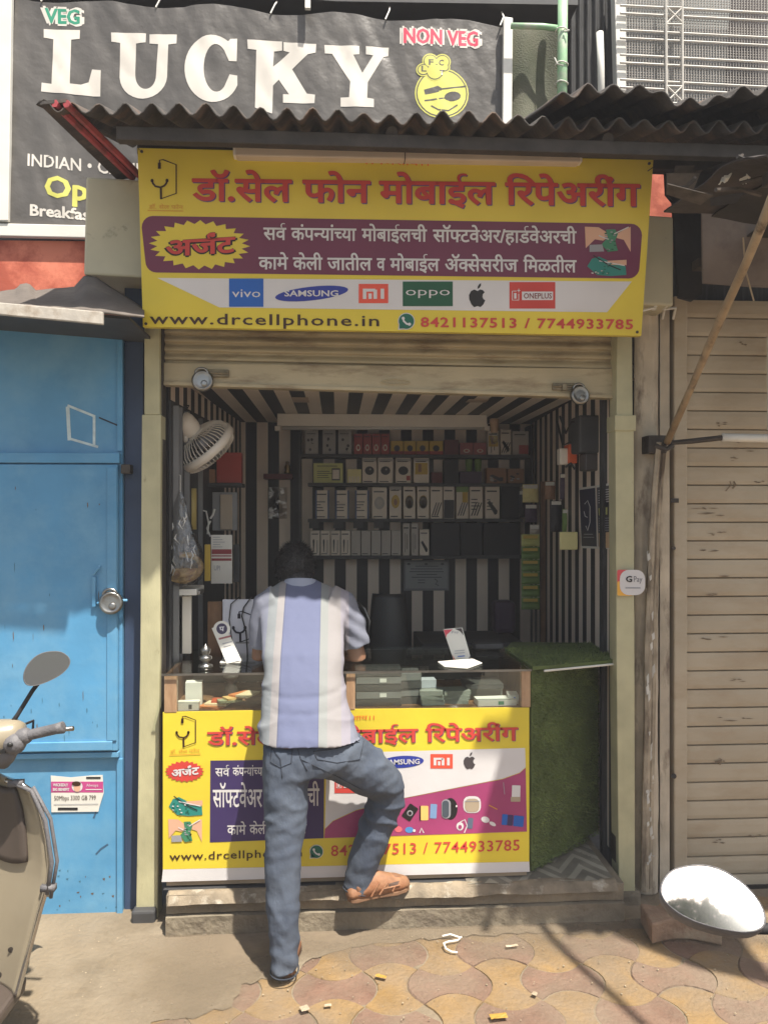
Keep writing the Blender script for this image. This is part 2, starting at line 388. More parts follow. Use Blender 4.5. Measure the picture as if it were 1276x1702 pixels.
def dust():                                                       # fine sand blown over the pavers, thickest near the step and the left
    M = bpy.data.materials.new('blown_sand'); M.use_nodes = True; n = M.node_tree.nodes; l = M.node_tree.links; p = n['Principled BSDF']; p.inputs['Roughness'].default_value = .95; p.inputs['Base Color'].default_value = (.225, .175, .12, 1)
    tc = n.new('ShaderNodeTexCoord'); a = n.new('ShaderNodeTexNoise'); a.inputs['Scale'].default_value = 2.6; a.inputs['Detail'].default_value = 9; a.inputs['Roughness'].default_value = .68; l.new(tc.outputs['Object'], a.inputs['Vector'])
    sp_ = n.new('ShaderNodeSeparateXYZ'); l.new(tc.outputs['Object'], sp_.inputs[0])
    gx = n.new('ShaderNodeMapRange'); gx.inputs[1].default_value = -1.55; gx.inputs[2].default_value = -.95; gx.inputs[3].default_value = .4; gx.inputs[4].default_value = 0; l.new(sp_.outputs[0], gx.inputs[0])
    gy = n.new('ShaderNodeMapRange'); gy.inputs[1].default_value = .32; gy.inputs[2].default_value = .66; gy.inputs[3].default_value = 0; gy.inputs[4].default_value = .32; l.new(sp_.outputs[1], gy.inputs[0])
    ad = n.new('ShaderNodeMath'); l.new(a.outputs[0], ad.inputs[0]); l.new(gx.outputs[0], ad.inputs[1]); a2 = n.new('ShaderNodeMath'); l.new(ad.outputs[0], a2.inputs[0]); l.new(gy.outputs[0], a2.inputs[1])
    mr = n.new('ShaderNodeMapRange'); mr.inputs[1].default_value = .56; mr.inputs[2].default_value = 1.02; mr.inputs[3].default_value = .03; mr.inputs[4].default_value = .92; l.new(a2.outputs[0], mr.inputs[0])
    fx = n.new('ShaderNodeMapRange'); fx.inputs[1].default_value = -1.72; fx.inputs[2].default_value = -1.2; l.new(sp_.outputs[0], fx.inputs[0]); fm = n.new('ShaderNodeMath'); fm.operation = 'MULTIPLY'; l.new(mr.outputs[0], fm.inputs[0]); l.new(fx.outputs[0], fm.inputs[1])
    t = n.new('ShaderNodeBsdfTransparent'); mx = n.new('ShaderNodeMixShader'); l.new(fm.outputs[0], mx.inputs[0]); l.new(t.outputs[0], mx.inputs[1]); l.new(p.outputs[0], mx.inputs[2]); l.new(mx.outputs[0], n['Material Output'].inputs[0])
    b = MB(); b.face([(-.9, -1.6, .0105), (2.6, -1.6, .0105), (2.6, -.2, .0105), (-.9, -.2, .0105)]); o = b.build('dust', M, fix=False); o['kind'] = 'stuff'; o['label'] = 'fine sand blown over the pavement before the step'; o['category'] = 'dust'
dust()
# raised step the shop stands on
def step():
    b = MB(); x0, x1 = -.70, 1.22; n = 40; rnd = random.Random(2)
    def fn(u, v):
        x = x0 + (x1 - x0) * u; w = .006 * noise.noise(V(x * 6, v * 3, 0)) + .003 * noise.noise(V(x * 25, v * 9, 4))
        if v < .5: t = v / .5; return (x, -.215 + w + (.012 * (t > .55)) + (.022 if .5 < t < .56 else 0), .0 + .17 * t + .006 * noise.noise(V(x * 3, 0, 1)))
        t = (v - .5) / .5; return (x, -.203 + w * .3 + 2.6 * t, .17 + w * .6)
    b.grid(fn, 120, 64)
    return structure(b.build('shop_step', m_step, smooth=False))
step()

# ================================================================ THE PHONE STALL
shop = thing('phone_repair_stall', 'narrow phone repair stall with cream shutter rolled up and black and cream striped inside', 'shop', (.25, 0, 0))
LXF, LXB, RXF, RXB, YB, ZC = -.755, -.665, 1.275, 1.375, 2.0, 2.375
b = MB(); b.box(LXB - .05, RXB + .05, YB, YB + .05, .17, ZC + .05); b.build('back_wall', m_strX, shop)
b = MB(); b.hexa([(LXF - .05, .09, .17), (LXF, .09, .17), (LXB, YB - .002, .17), (LXB - .05, YB - .002, .17), (LXF - .05, .09, ZC), (LXF, .09, ZC), (LXB, YB - .002, ZC), (LXB - .05, YB - .002, ZC)]); b.build('side_wall', m_strY, shop)
b = MB(); b.hexa([(RXF, .09, .17), (RXF + .05, .09, .17), (RXB + .05, YB - .002, .17), (RXB, YB - .002, .17), (RXF, .09, ZC), (RXF + .05, .09, ZC), (RXB + .05, YB - .002, ZC), (RXB, YB - .002, ZC)]); b.build('side_wall', m_strY, shop)
b = MB(); b.box(LXF - .08, RXB + .08, .09, YB + .05, ZC + .002, ZC + .06); b.build('ceiling', striped('striped_ceiling_lit', 0, .155, 10.03, (.95, .84, .71, 1), CK), shop)  # lighter than the wall stripes: bounced light put into the colour
b = MB(); b.box(LXF - .12, RXB + .12, .28, YB + .12, ZC + .3, ZC + .36); b.build('roof', m_dsteel, shop)
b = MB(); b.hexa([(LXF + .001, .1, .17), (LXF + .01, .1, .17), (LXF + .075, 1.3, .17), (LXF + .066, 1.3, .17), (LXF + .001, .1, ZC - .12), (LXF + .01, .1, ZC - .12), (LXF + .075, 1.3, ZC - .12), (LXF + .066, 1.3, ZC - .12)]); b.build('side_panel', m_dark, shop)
b = MB()
for y in (.14, .2, .34, .62): b.box(LXF + .012, LXF + .03 + y * .05, y, y + .012, .2, ZC - .14)
b.build('panel_batten', mat('grey_batten', (.2, .2, .2), .5), shop)
# wrinkled plastic floor mat with a zigzag print, showing in the entrance
def floormat():
    A = MB(); n = 110; m2 = 110
    mz = mat('zigzag_grey', (.17, .155, .125), .6, var=.3, vs=9); ml = mat('zigzag_pale', (.3, .28, .225), .6, var=.15, vs=9)
    def fn(u, v):
        x = .55 + .635 * u; y = -.195 + .9 * v; return V(x, y, .176 + .006 * noise.noise(V(x * 7, y * 7, 1)) + .004 * max(0, noise.noise(V(x * 15, y * 15, 3))))
    for i in range(n):
        for j in range(m2):
            u = (i + .5) / n * .72; v = (j + .5) / m2 * .9; z = (v + abs(((u / .24) % 1) - .5) * .3) / .11
            A.use(ml if z % 1 < .42 else mz); A.face([fn(i / n, j / m2), fn((i + 1) / n, j / m2), fn((i + 1) / n, (j + 1) / m2), fn(i / n, (j + 1) / m2)])
    return A.build('floor_mat', None, shop, fix=False)
floormat()
# edge of the old floor sheet hanging over the step front
def sheet_edge():
    A = MB(); M = mat('old_lino_edge', (.2, .16, .11), .75, var=.35, vs=14, c2=(.42, .38, .31), c2s=16, c2t=.62, bump=.4, bs=60)
    def fn(u, v):
        x = -.69 + 1.88 * u; w = .008 * noise.noise(V(x * 5, v, 2)) + .004 * noise.noise(V(x * 17, 0, 2)); y = -.228 + .05 * v + w * .4
        return (x, y, .176 - .034 * (1 - v) ** 2 + w + (.004 if v > .5 else 0))
    A.grid(fn, 90, 5); return A.build('floor_sheet_edge', M, shop, smooth=True, fix=False)
sheet_edge()
# posts: square steel channels, slightly out of plumb
def post(px):
    (a0, a1, ay), (m0, m1, my), (c0, c1, cy) = px; b = MB(); rings = []
    for (x0, x1, y) in px:
        p, q = P(x0, y, -.06), P(x1, y, -.06); rings.append([p, q, q + V(0, .09, 0), p + V(0, .09, 0)])
    b.loft(rings); return b
b = post(((240, 265, 535), (240, 266, 686), (240, 266, 689))); pl = b.build('post', m_post, shop, bevel=.004)
pl['label'] = 'pale yellow green steel post nearer the blue stall'
b = post(((236, 268, 689), (233, 266, 1100), (226, 262, 1532))); b.build('lower_sleeve', m_post, pl, bevel=.004)
b = post(((1025, 1050, 550), (1024, 1051, 690), (1024, 1051, 694))); pr = b.build('post', m_post, shop, bevel=.004)
pr['label'] = 'pale yellow green steel post carrying the round payment sticker'
b = post(((1022, 1053, 694), (1024, 1054, 1100), (1028, 1055, 1492))); b.build('lower_sleeve', m_post, pr, bevel=.004)
b = MB(); b.box(XP(1021, -.065), XP(1056, -.065), -.068, .04, ZP(1030, 716, -.065), ZP(1030, 690, -.065)); b.build('collar', m_post, pr, bevel=.003)
b = MB(); p = P(223, 1548, -.05); q = P(262, 1530, -.05); b.box(p.x, q.x, -.1, .06, -.01, .055); b.build('footing', m_dark, pl, bevel=.01)
b = MB(); p = P(1026, 1510, -.05); q = P(1062, 1530, -.05); b.box(p.x, q.x, -.08, .08, -.01, .06); b.build('footing', m_step, pr, bevel=.015)
# shutter guide channels (dark) inside the posts
b = MB(); b.box(XP(267, .0), XP(273, .0), -.03, .04, .17, 2.7); b.build('shutter_guide', m_dsteel, shop, bevel=.002)
b = MB(); b.box(XP(1019, .0), XP(1024, .0), -.03, .04, .17, 2.7); b.build('shutter_guide', m_dsteel, shop, bevel=.002)
# rolled-up shutter: visible slats under the sign, then the flat bottom rail
def shutter():
    Y = .02; b = MB(); xl, xr = XP(272, Y), XP(1020, Y)
    def zl(t): return ZP(272, t, Y)
    def zr(t): return ZP(1020, t, Y)
    rows = [(520, 530), (536, 545), (551, 560), (566, 575), (581, 590), (594, 601)]
    prof = []; n = 7; top = 500; bot = 603; pitch = 15
    N = 7 * 8; rings = []
    for i in range(N + 1):
        t = i / N; f = (t * 7) % 1; dy = -.012 * math.sin(math.pi * f) if f < .75 else .004
        yl = top + (bot - top) * t; yr = top + 8 + (bot + 8 - top) * t
        rings.append([(xl, Y + dy, zl(yl)), (xr, Y + dy, zr(yr))])
    b.loft(rings, cap=False, closed=False); s = b.build('shutter_curtain', m_shut, shop, fix=False)
    b = MB(); zt, zt2, zb, zb2 = zl(604), zr(614), zl(640), zr(662)
    b.hexa([(xl, Y - .022, zb), (xr, Y - .022, zb2), (xr, Y + .02, zb2), (xl, Y + .02, zb), (xl, Y - .022, zt), (xr, Y - .022, zt2), (xr, Y + .02, zt2), (xl, Y + .02, zt)])
    rail = b.build('bottom_rail', m_shut, s, bevel=.004)
    b = MB(); b.hexa([(xl, Y - .03, zb - .004), (xr, Y - .03, zb2 - .004), (xr, Y + .03, zb2 - .004), (xl, Y + .03, zb - .004), (xl, Y - .03, zb + .012), (xr, Y - .03, zb2 + .012), (xr, Y + .03, zb2 + .012), (xl, Y + .03, zb + .012)]); b.build('rail_lip', m_shut, s, bevel=.002)
    # embossed maker's oval, hand grip
    c = P(657, 635, Y - .023); b = MB(); b.tube([c + V(.065 * math.cos(a), -.003, .011 * math.sin(a)) for a in [2 * math.pi * i / 24 for i in range(24)]], .003, 6, closed=True)
    for i in range(6): b.box(c.x - .045 + i * .016, c.x - .036 + i * .016, c.y - .004, c.y + .001, c.z - .004, c.z + .004)
    b.build('embossed_plate', m_shut, s)
    for (hx, hy, d) in ((362, 621, 1), (935, 643, -1)):
        c = P(hx, hy, Y - .025); b = MB(); b.box(c.x - .05, c.x + .05, c.y - .012, c.y + .003, c.z - .016, c.z + .016); b.box(c.x - .05 - d * .04, c.x - .03 - d * .04, c.y - .03, c.y, c.z - .02, c.z + .01)
        b.cyl(c + V(-d * .08, -.015, 0), c + V(d * .05, -.015, 0), .006); b.build('hasp', mat('hasp_metal', (.24, .2, .13), .5, .6, var=.3, vs=30), s, bevel=.003)
shutter()
# steel box over the opening holding the roller
def hood():
    Y0, Y1 = -.15, .26; zb = ZP(235, 466, Y0); x0, x1 = XP(139, Y0), XP(1119, Y0)
    b = MB(); b.hexa([(x0, Y0, zb + .02), (x1, Y0, zb - .07), (x1, Y1, zb - .07), (x0, Y1, zb + .02), (x0 + .01, Y0, zb + .43), (x1, Y0, zb + .32), (x1, Y1, zb + .32), (x0, Y1, zb + .43)])
    b.build('shutter_hood', m_hood, shop, bevel=.01)
    b = MB(); b.box(x0 + .1, x1 - .05, .06, Y1, ZC + .062, zb - .075); b.build('lintel', m_dsteel, shop)
    b = MB()
    for px in (1090, 1108): b.tube([P(px, 508, -.14), P(px - 6, 514, -.1), P(px + 14, 512, 0), P(px + 10, 530, .05)], .006, 6)
    b.tube([P(1062, 518, -.12), P(1085, 512, -.12), P(1110, 508, -.02)], .005, 6); b.build('wire_ties', m_whit, shop)
hood()

# ================================================================ PRINTED SIGNS
k_yel = mat('print_yellow', (.72, .565, .045), .36, var=.09, vs=2.2, bump=.5, bs=4.5); k_red = flat(200, 66, 58); k_redd = flat(120, 26, 30)
k_mar = mat('print_maroon', (.15, .02, .062), .36, var=.1, vs=2.2, bump=.5, bs=4.5); k_wht = mat('print_white', (.66, .64, .64), .4, var=.07, vs=3, bump=.4, bs=4.5)
k_blk = flat(24, 22, 24); k_brn = flat(60, 34, 14); k_blu = flat(22, 92, 178); k_sam = flat(40, 56, 150); k_mi = flat(226, 84, 62); k_opp = flat(16, 84, 56)
k_org = flat(222, 96, 40); k_nav = flat(58, 44, 92); k_mag = mat('print_magenta', (.36, .05, .16), .42, var=.15, vs=4); k_wag = flat(14, 100, 80)
k_skin = flat(214, 168, 140); k_pcb = flat(60, 128, 96); k_pcb2 = flat(40, 130, 120); k_gry = flat(150, 150, 156); k_drop = flat(92, 70, 130); k_fog = flat(214, 150, 50)
def steth(A, part, M, fx, w=1.0):
    """outline of a phone drawn with a stethoscope"""
    part = part + '#t'
    A.stroke(part, M, [fx(x, y) for x, y in ((132, 146), (133, 106), (150, 104), (213, 128), (213, 266), (140, 292), (139, 236))], 2.1 * w, 3)
    A.stroke(part, M, [fx(x, y) for x, y in ((132, 148), (132, 118))], 5 * w, 3); A.stroke(part, M, [fx(x, y) for x, y in ((140, 294), (139, 240))], 3.6 * w, 3)
    A.stroke(part, M, [fx(x, y) for x, y in ((97, 204), (101, 218), (113, 232), (138, 237), (156, 229), (165, 218), (169, 203))], 3.2 * w, 3)
    for x, y in ((97, 205), (169, 204)): A.ellipse(part, M, *fx(x, y), 2.6 * w, 3.2 * w, 3, n=10)
def apple(A, M, cx, cy, s, cut):
    o = [(0, -.42), (.22, -.55), (.45, -.5), (.62, -.32), (.45, -.15), (.42, .1), (.52, .28), (.66, .36), (.5, .72), (.26, .95), (0, .86), (-.28, .96), (-.52, .72), (-.7, .3), (-.72, -.08), (-.55, -.42), (-.26, -.55)]
    A.poly('logo#a', M, [(cx + x * s, cy + y * s) for x, y in o], 2)
    A.poly('logo#a', M, [(cx + x * s, cy + y * s) for x, y in ((0, -.6), (.02, -.8), (.14, -1.0), (.3, -1.1), (.29, -.88), (.16, -.68))], 2)
def mi(A, x0, y0, x1, y1):
    A.rect('logo#m', k_mi, x0, y0, x1, y1, 2); w = x1 - x0; h = y1 - y0
    X = lambda u: x0 + w * u; Y = lambda v: y0 + h * v
    for r in ((.14, .25, .26, .78), (.26, .25, .56, .4), (.5, .3, .62, .78), (.33, .5, .44, .78), (.74, .25, .86, .78)): A.rect('logo#m', k_wht, X(r[0]), Y(r[1]), X(r[2]), Y(r[3]), 3)
def handset(A, cx, cy, r):
    A.ellipse('logo#h', k_wht, cx, cy, r, r, 2); A.poly('logo#h', k_wht, [(cx - r * .98, cy + r * 1.02), (cx - r * .9, cy + r * .3), (cx - r * .2, cy + r * .95)], 2)
    A.ellipse('logo#h', k_wag, cx, cy, r * .9, r * .9, 3); A.poly('logo#h', k_wag, [(cx - r * .84, cy + r * .88), (cx - r * .8, cy + r * .2), (cx - r * .1, cy + r * .84)], 3)
    A.stroke('logo#h', k_wht, [(cx - r * .42, cy - r * .42), (cx - r * .3, cy), (cx + r * .02, cy + r * .3), (cx + r * .42, cy + r * .42)], r * .22, 4)
    for dx, dy in ((-.38, -.34), (.36, .36)): A.ellipse('logo#h', k_wht, cx + r * dx, cy + r * dy, r * .19, r * .19, 5, n=10)
def oneplus(A, x0, y0, x1, y1):
    A.rect('logo#p', k_red, x0, y0, x1, y1, 2); w = x1 - x0; h = y1 - y0
    A.rect('logo#p', k_wht, x0 + w * .27, y0 + h * .36, x0 + w * .95, y0 + h * .68, 3); A.text('logo#p', k_redd, 'ONEPLUS', x0 + w * .31, y0 + h * .62, x0 + w * .92, y0 + h * .62, h * .2, 4, .01, href=.686)
    A.stroke('logo#p', k_wht, [(x0 + w * .2, y0 + h * .44), (x0 + w * .2, y0 + h * .68), (x0 + w * .06, y0 + h * .68), (x0 + w * .06, y0 + h * .34), (x0 + w * .15, y0 + h * .34)], w * .02, 3)
    A.text('logo#p', k_wht, '1', x0 + w * .1, y0 + h * .62, x0 + w * .15, y0 + h * .62, h * .2, 3, .02, href=.686); A.text('logo#p', k_wht, '+', x0 + w * .17, y0 + h * .42, x0 + w * .23, y0 + h * .42, h * .14, 3, .02, href=.5)
def repairpic(A, x0, y0, x1, y1, kind):
    """small printed photograph of hands working on a circuit board"""
    w = x1 - x0; h = y1 - y0; q = lambda pts: [(x0 + w * a, y0 + h * b_) for a, b_ in pts]
    pt = 'printed_picture#%d' % kind; rnd = random.Random(int(x0))
    if kind == 0:
        A.poly(pt, k_skin, q([(0, 0), (.3, .02), (.46, .2), (.52, .4), (.4, .55), (.22, .5), (.02, .85)]), 2); A.poly(pt, k_skin, q([(1, 0), (.86, .12), (.68, .3), (.7, .45), (.85, .52), (1, 1)]), 2)
        A.poly(pt, k_pcb, q([(.46, .12), (.66, .1), (.72, .3), (.66, .55), (.72, .95), (.5, 1), (.36, .7), (.5, .45)]), 3); A.poly(pt, k_gry, q([(.1, .72), (.38, .7), (.42, .98), (.1, 1)]), 3)
        for i in range(16): a = rnd.uniform(.42, .66); c = rnd.uniform(.15, .9); A.poly(pt, k_opp if i % 2 else k_gry, q([(a, c), (a + .05, c), (a + .05, c + .05), (a, c + .05)]), 4)
        A.stroke(pt, k_wht, q([(.62, .3), (.95, .02)]), h * .04, 4); A.stroke(pt, k_wht, q([(.3, .35), (.44, .46), (.52, .5)]), h * .04, 4)
    else:
        A.poly(pt, k_pcb2, q([(0, .55), (.12, .2), (.3, .1), (.55, .3), (.98, .55), (1, .95), (.6, 1), (.25, .95)]), 2); A.poly(pt, k_skin, q([(.5, .3), (1, .25), (1, .5), (.62, .48)]), 3)
        A.stroke(pt, k_blk, q([(.15, .05), (.55, .5), (.85, .72)]), h * .05, 4); A.stroke(pt, k_wht, q([(.3, .3), (.95, .52)]), h * .045, 4)
        for i in range(18): a = rnd.uniform(.1, .6); c = rnd.uniform(.35, .9); A.poly(pt, k_wht if i % 3 == 0 else k_wag, q([(a, c), (a + .05, c + .02), (a + .04, c + .07), (a - .01, c + .05)]), 4)

# ---- the big sign over the shop
SN = V(0, -1, -.16).normalized(); SO = V(0, -.22, 2.45)
sp = lambda x, y: PPl(x, y, SO, SN)
sign = thing('shop_sign', 'wide yellow and maroon flex sign for mobile repairing hung over the stall opening', 'sign board', tuple(sp(650, 550)))
b = MB(); b.use(k_yel).prism([sp(x, y) for x, y in ((229, 246), (1085, 266), (1065, 558), (238, 543))], V(0, .028, 0)); b.build('panel', None, sign)
A = Art(sp, SN)
band = []
for (cx, cy, a0) in ((254, 378, 180), (1048, 391, 270), (1044, 444, 0), (260, 434, 90)):
    for i in range(6): a = R(a0 + 90 * i / 5); band.append((cx + 18 * math.cos(a), cy + 19 * math.sin(a)))
A.poly('printed_band', k_mar, band, 1)
A.poly('printed_band', k_wht, [(262, 462), (1049, 468), (1008, 519), (365, 511)], 1)
for w, x0, x1 in (('डॉ.सेल', 320, 485), ('फोन', 503, 615), ('मोबाईल', 630, 822), ('िरपेअरींग', 839, 1062)):
    bl = lambda x: 333 + (x - 320) * .0128
    A.text('lettering#title', k_drop, w, x0, bl(x0), x1, bl(x1), 35, 2, .024, dx=1.7, dy=1.6); A.text('lettering#title', k_red, w, x0, bl(x0), x1, bl(x1), 35, 3, .024)
A.text('lettering#om', k_org, '।।गणेशाय।।', 608, 273, 712, 276, 8, 2)
steth(A, 'logo', k_brn, lambda x, y: (220 + x * .345, 230 + y * .345)); A.text('lettering#fog', k_fog, 'डॉ. सेल फोन', 248, 347, 305, 348, 6, 2); A.stroke('logo', k_fog, [(246, 350), (305, 351)], 1.2, 2)
A.star('printed_burst', k_yel, 332, 407, 84, 41, 24, .84, 2, .03)
A.text('lettering#urg', k_blk, 'अज^ंट', 276, 427, 392, 420, 24, 3, .075); A.text('lettering#urg', k_red, 'अज^ंट', 277, 426, 391, 419, 24, 4, .03)
for w, x0, x1 in (('सव^', 438, 476), ('कंपन~यांच~या', 484, 592), ('मोबाईलची', 601, 709), ('सॉफ~टवेअर/हाड^वेअरची', 719, 957)):
    bl = lambda x: 398.5 + (x - 438) * .012; A.text('lettering', k_wht, w, x0, bl(x0), x1, bl(x1), 19.5, 3, .018)
for w, x0, x1 in (('कामे', 430, 479), ('केली', 487, 536), ('जातील', 544, 618), ('व', 626, 640), ('मोबाईल', 648, 730), ('ॲक~सेसरीज', 739, 860), ('िमळतील', 869, 957)):
    bl = lambda x: 447.5 + (x - 430) * .01; A.text('lettering', k_wht, w, x0, bl(x0), x1, bl(x1), 19.5, 3, .018)
repairpic(A, 971, 377, 1047, 419, 0); repairpic(A, 975, 423, 1040, 459, 1)
A.rect('logo#v', k_blu, 381, 463, 438, 510, 2); A.text('logo#v', k_wht, 'vivo', 386, 494, 433, 494, 10, 3, .0, href=.5)
A.ellipse('logo#s', k_sam, 518, 488, 61, 11.5, 2, -.11); A.text('logo#s', k_wht, 'SAMSUNG', 473, 492.5, 562, 492.5, 9.5, 3, .02, href=.686)
mi(A, 596, 472, 645, 504)
A.rect('logo#o', k_opp, 669, 468, 752, 509, 2); A.text('logo#o', k_wht, 'oppo', 674, 491, 747, 491, 10, 3, -.005, href=.5)
apple(A, k_blk, 793, 492, 19.5, 0); oneplus(A, 846, 469, 922, 513)
A.text('lettering#url', k_brn, 'www.drcellphone.in', 249, 538, 630, 542, 19, 2, .012, track=.06, href=.74)
handset(A, 675, 534, 14); A.text('lettering#num', k_red, '8421137513 / 7744933785', 699, 543, 1051, 547, 15.5, 2, .022, track=.05, href=.686)
A.done(sign)
b = MB()
for x, y in ((236, 252), (1078, 272), (1058, 552), (243, 538), (655, 258)): b.cyl(sp(x, y) - SN * .001, sp(x, y) + SN * .004, .006, n=8)
b.tube([sp(1075, 285) + SN * .004, sp(1085, 278) + SN * .01, sp(1098, 262) + V(0, .1, 0)], .002, 5); b.tube([sp(232, 250), sp(226, 232)], .002, 5)
b.build('fixing', m_dsteel, sign)
# light fitting lying along the sign's top edge
lt = thing('tube_light', 'long dusty white batten light fitting lying on top of the yellow sign', 'light fitting', tuple(P(675, 262, -.36)))
def batten():
    p0, p1 = P(393, 252, -.345), P(960, 263, -.345); b = MB(); d = (p1 - p0); u = d.normalized()
    ca, cb = mat('dusty_white_fitting', (.6, .5, .4), .5, var=.1, vs=5), m_whit
    b.obox((p0 + p1) / 2, d / 2, V(0, .03, 0), V(0, 0, .03)); b.build('housing', ca, lt, bevel=.006)
    b = MB(); s = p0 + d * .485; b.obox(s, u * .002, V(0, .031, 0), V(0, 0, .031)); b.build('joint', m_dsteel, lt)
    b = MB(); b.obox(p1 + u * .004, u * .006, V(0, .026, 0), V(0, 0, .026)); b.obox(p0 - u * .004, u * .006, V(0, .026, 0), V(0, 0, .026)); b.build('end_cap', m_cream, lt, bevel=.003)
batten()

# ---- restaurant banner on the floor above
YBN = .3
bp = lambda x, y: P(x, y, YBN)
banner = thing('restaurant_banner', 'large faded black cloth banner for a veg and non veg restaurant tied above the awning', 'banner', tuple(bp(430, 400)))
m_ban = mat('black_flex_cloth', (.088, .08, .072), .4, var=.3, vs=3, bump=1, bs=7, c2=(.105, .096, .086), c2s=1.6, c2t=.5, c2w=.25, spec=.6)
def bfold(x, z):
    return .022 * noise.noise(V(x * 2.2, z * .8, 0)) + .006 * abs(noise.noise(V(x * 9 + z * 5, z * 2.5, 8))) + .01 * noise.noise(V(x * 6 + z * 2, z * 1.2, 3)) + .004 * noise.noise(V(x * 17, z * 3, 5))
class Cloth(Art):
    """print on the folded cloth: outlines are cut small and then follow the folds"""
    def pt(s, x, y, lay): return (x, y, lay)
    def done(s, parent):
        for k, mb in s.parts.items():
            bm = bmesh.new(); vs = [bm.verts.new(p) for p in mb.v]
            for f, mi_ in zip(mb.f, mb.m):
                try: bm.faces.new([vs[i] for i in f]).material_index = mi_
                except ValueError: pass
            bm.normal_update(); bmesh.ops.triangulate(bm, faces=bm.faces[:])
            for _ in range(6):
                e = [q for q in bm.edges if q.calc_length() > 11]
                if not e: break
                bmesh.ops.subdivide_edges(bm, edges=e, cuts=1); bmesh.ops.triangulate(bm, faces=[f for f in bm.faces if len(f.verts) > 3])
            for v in bm.verts:
                p = s.pl(v.co.x, v.co.y); v.co = p + V(0, -bfold(p.x, p.z) - .0004 * v.co.z - .0007, 0)
            bm.verts.index_update(); nb = MB(); nb.mats = mb.mats; nb.v = [tuple(v.co) for v in bm.verts]; nb.f = [tuple(v.index for v in f.verts) for f in bm.faces]; nb.m = [f.material_index for f in bm.faces]; bm.free()
            nb.build(k.split('#')[0], None, parent, smooth=True, fix=False)
def cloth_sheet(b, c, nu, nv):
    (x0, y0), (x1, y1), (x2, y2), (x3, y3) = c
    def fn(u, v):
        x = (x0 * (1 - u) + x1 * u) * (1 - v) + (x3 * (1 - u) + x2 * u) * v; y = (y0 * (1 - u) + y1 * u) * (1 - v) + (y3 * (1 - u) + y2 * u) * v
        p = bp(x, y + 5 * math.sin(u * 26) * (1 - v) ** 8); return p + V(0, -bfold(p.x, p.z), 0)
    b.grid(fn, nu, nv)
b = MB(); cloth_sheet(b, ((26, -3), (838, 40), (842, 425), (18, 385)), 240, 90); b.build('cloth', m_ban, banner, smooth=True, fix=False)
A = Cloth(bp, V(0, -1, 0)); s = 1 / 1.994
k_cw = mat('banner_white', (.66, .62, .56), .5, var=.1, vs=5); k_cy = mat('banner_yellow', (.62, .6, .13), .5, var=.1, vs=5); k_cg = flat(40, 140, 110); k_cp = flat(214, 60, 90)
def T(pts): return [(x * s, y * s) for x, y in pts]
LK = [
 [(147, 98), (265, 98), (264, 127), (236, 130), (232, 276), (268, 279), (293, 270), (305, 228), (334, 231), (332, 318), (138, 304), (140, 275), (172, 278), (178, 130), (147, 126)],
 [(368, 106), (485, 112), (484, 142), (452, 145), (448, 268), (458, 288), (478, 297), (500, 294), (518, 270), (526, 150), (497, 146), (497, 116), (588, 119), (587, 149), (560, 152), (553, 282), (533, 315), (495, 328), (440, 322), (405, 297), (394, 262), (399, 142), (369, 136)],
 [(787, 130), (785, 205), (760, 205), (748, 168), (720, 152), (697, 160), (682, 190), (678, 240), (686, 285), (705, 305), (735, 300), (755, 278), (762, 247), (787, 252), (778, 300), (750, 330), (705, 342), (660, 328), (628, 290), (614, 235), (622, 182), (650, 143), (690, 124), (730, 126), (752, 140), (765, 130)],
 [(820, 133), (935, 138), (935, 167), (908, 170), (905, 222), (960, 173), (940, 168), (940, 140), (1048, 146), (1046, 175), (1020, 180), (968, 228), (1017, 310), (1044, 315), (1042, 343), (938, 340), (938, 312), (958, 312), (924, 264), (905, 284), (902, 376), (845, 355), (850, 167), (822, 163)]]
def arc(cx, cy, rx, ry, a0, a1, n=14): return [(cx + rx * math.cos(R(a0 + (a1 - a0) * i / n)), cy + ry * math.sin(R(a0 + (a1 - a0) * i / n))) for i in range(n + 1)]
LK[1] = [(368, 106), (485, 112), (484, 142), (452, 145), (449, 240)] + arc(484, 250, 35, 46, 180, 0) + [(526, 150), (497, 146), (497, 116), (588, 119), (587, 149), (560, 152)] + arc(476, 252, 80, 76, 4, 178) + [(399, 142), (369, 136)]
LK[2] = [(787, 130), (785, 205), (760, 205)] + arc(718, 230, 41, 78, -50, -310, 22) + [(762, 249), (787, 252)] + arc(706, 232, 92, 110, 28, 304, 30) + [(765, 132)]
for L in LK: A.poly('lettering', k_cw, T(L), 2)
A.poly('lettering', k_cw, [(539, 75), (597, 77), (597, 91), (587, 92), (602, 122), (620, 93), (608, 91), (608, 78), (646, 79), (645, 93), (637, 95), (611, 138), (610, 164), (621, 166), (621, 180), (566, 178), (566, 163), (580, 163), (582, 137), (552, 90), (540, 89)], 2)
A.text('lettering', k_cw, 'VEG', 72, 39, 136, 40, 25, 1, .1, href=.686); A.text('lettering', k_cg, 'VEG', 76, 38, 132, 39, 23, 2, .03, href=.686)
A.text('lettering', k_cw, 'NON VEG', 668, 73, 797, 76, 25, 1, .1, href=.686); A.text('lettering', k_cp, 'NON VEG', 671, 72, 794, 75, 23, 2, .03, href=.686)
A.text('lettering', k_cw, 'INDIAN • CHINESE', 48, 277, 263, 294, 20, 2, .015, href=.686)
A.text('lettering', k_cy, 'Open', 77, 328, 196, 336, 34, 2, .03, href=.686); A.text('lettering', k_cw, 'Breakfast', 53, 360, 158, 366, 18, 2, .03, href=.686)
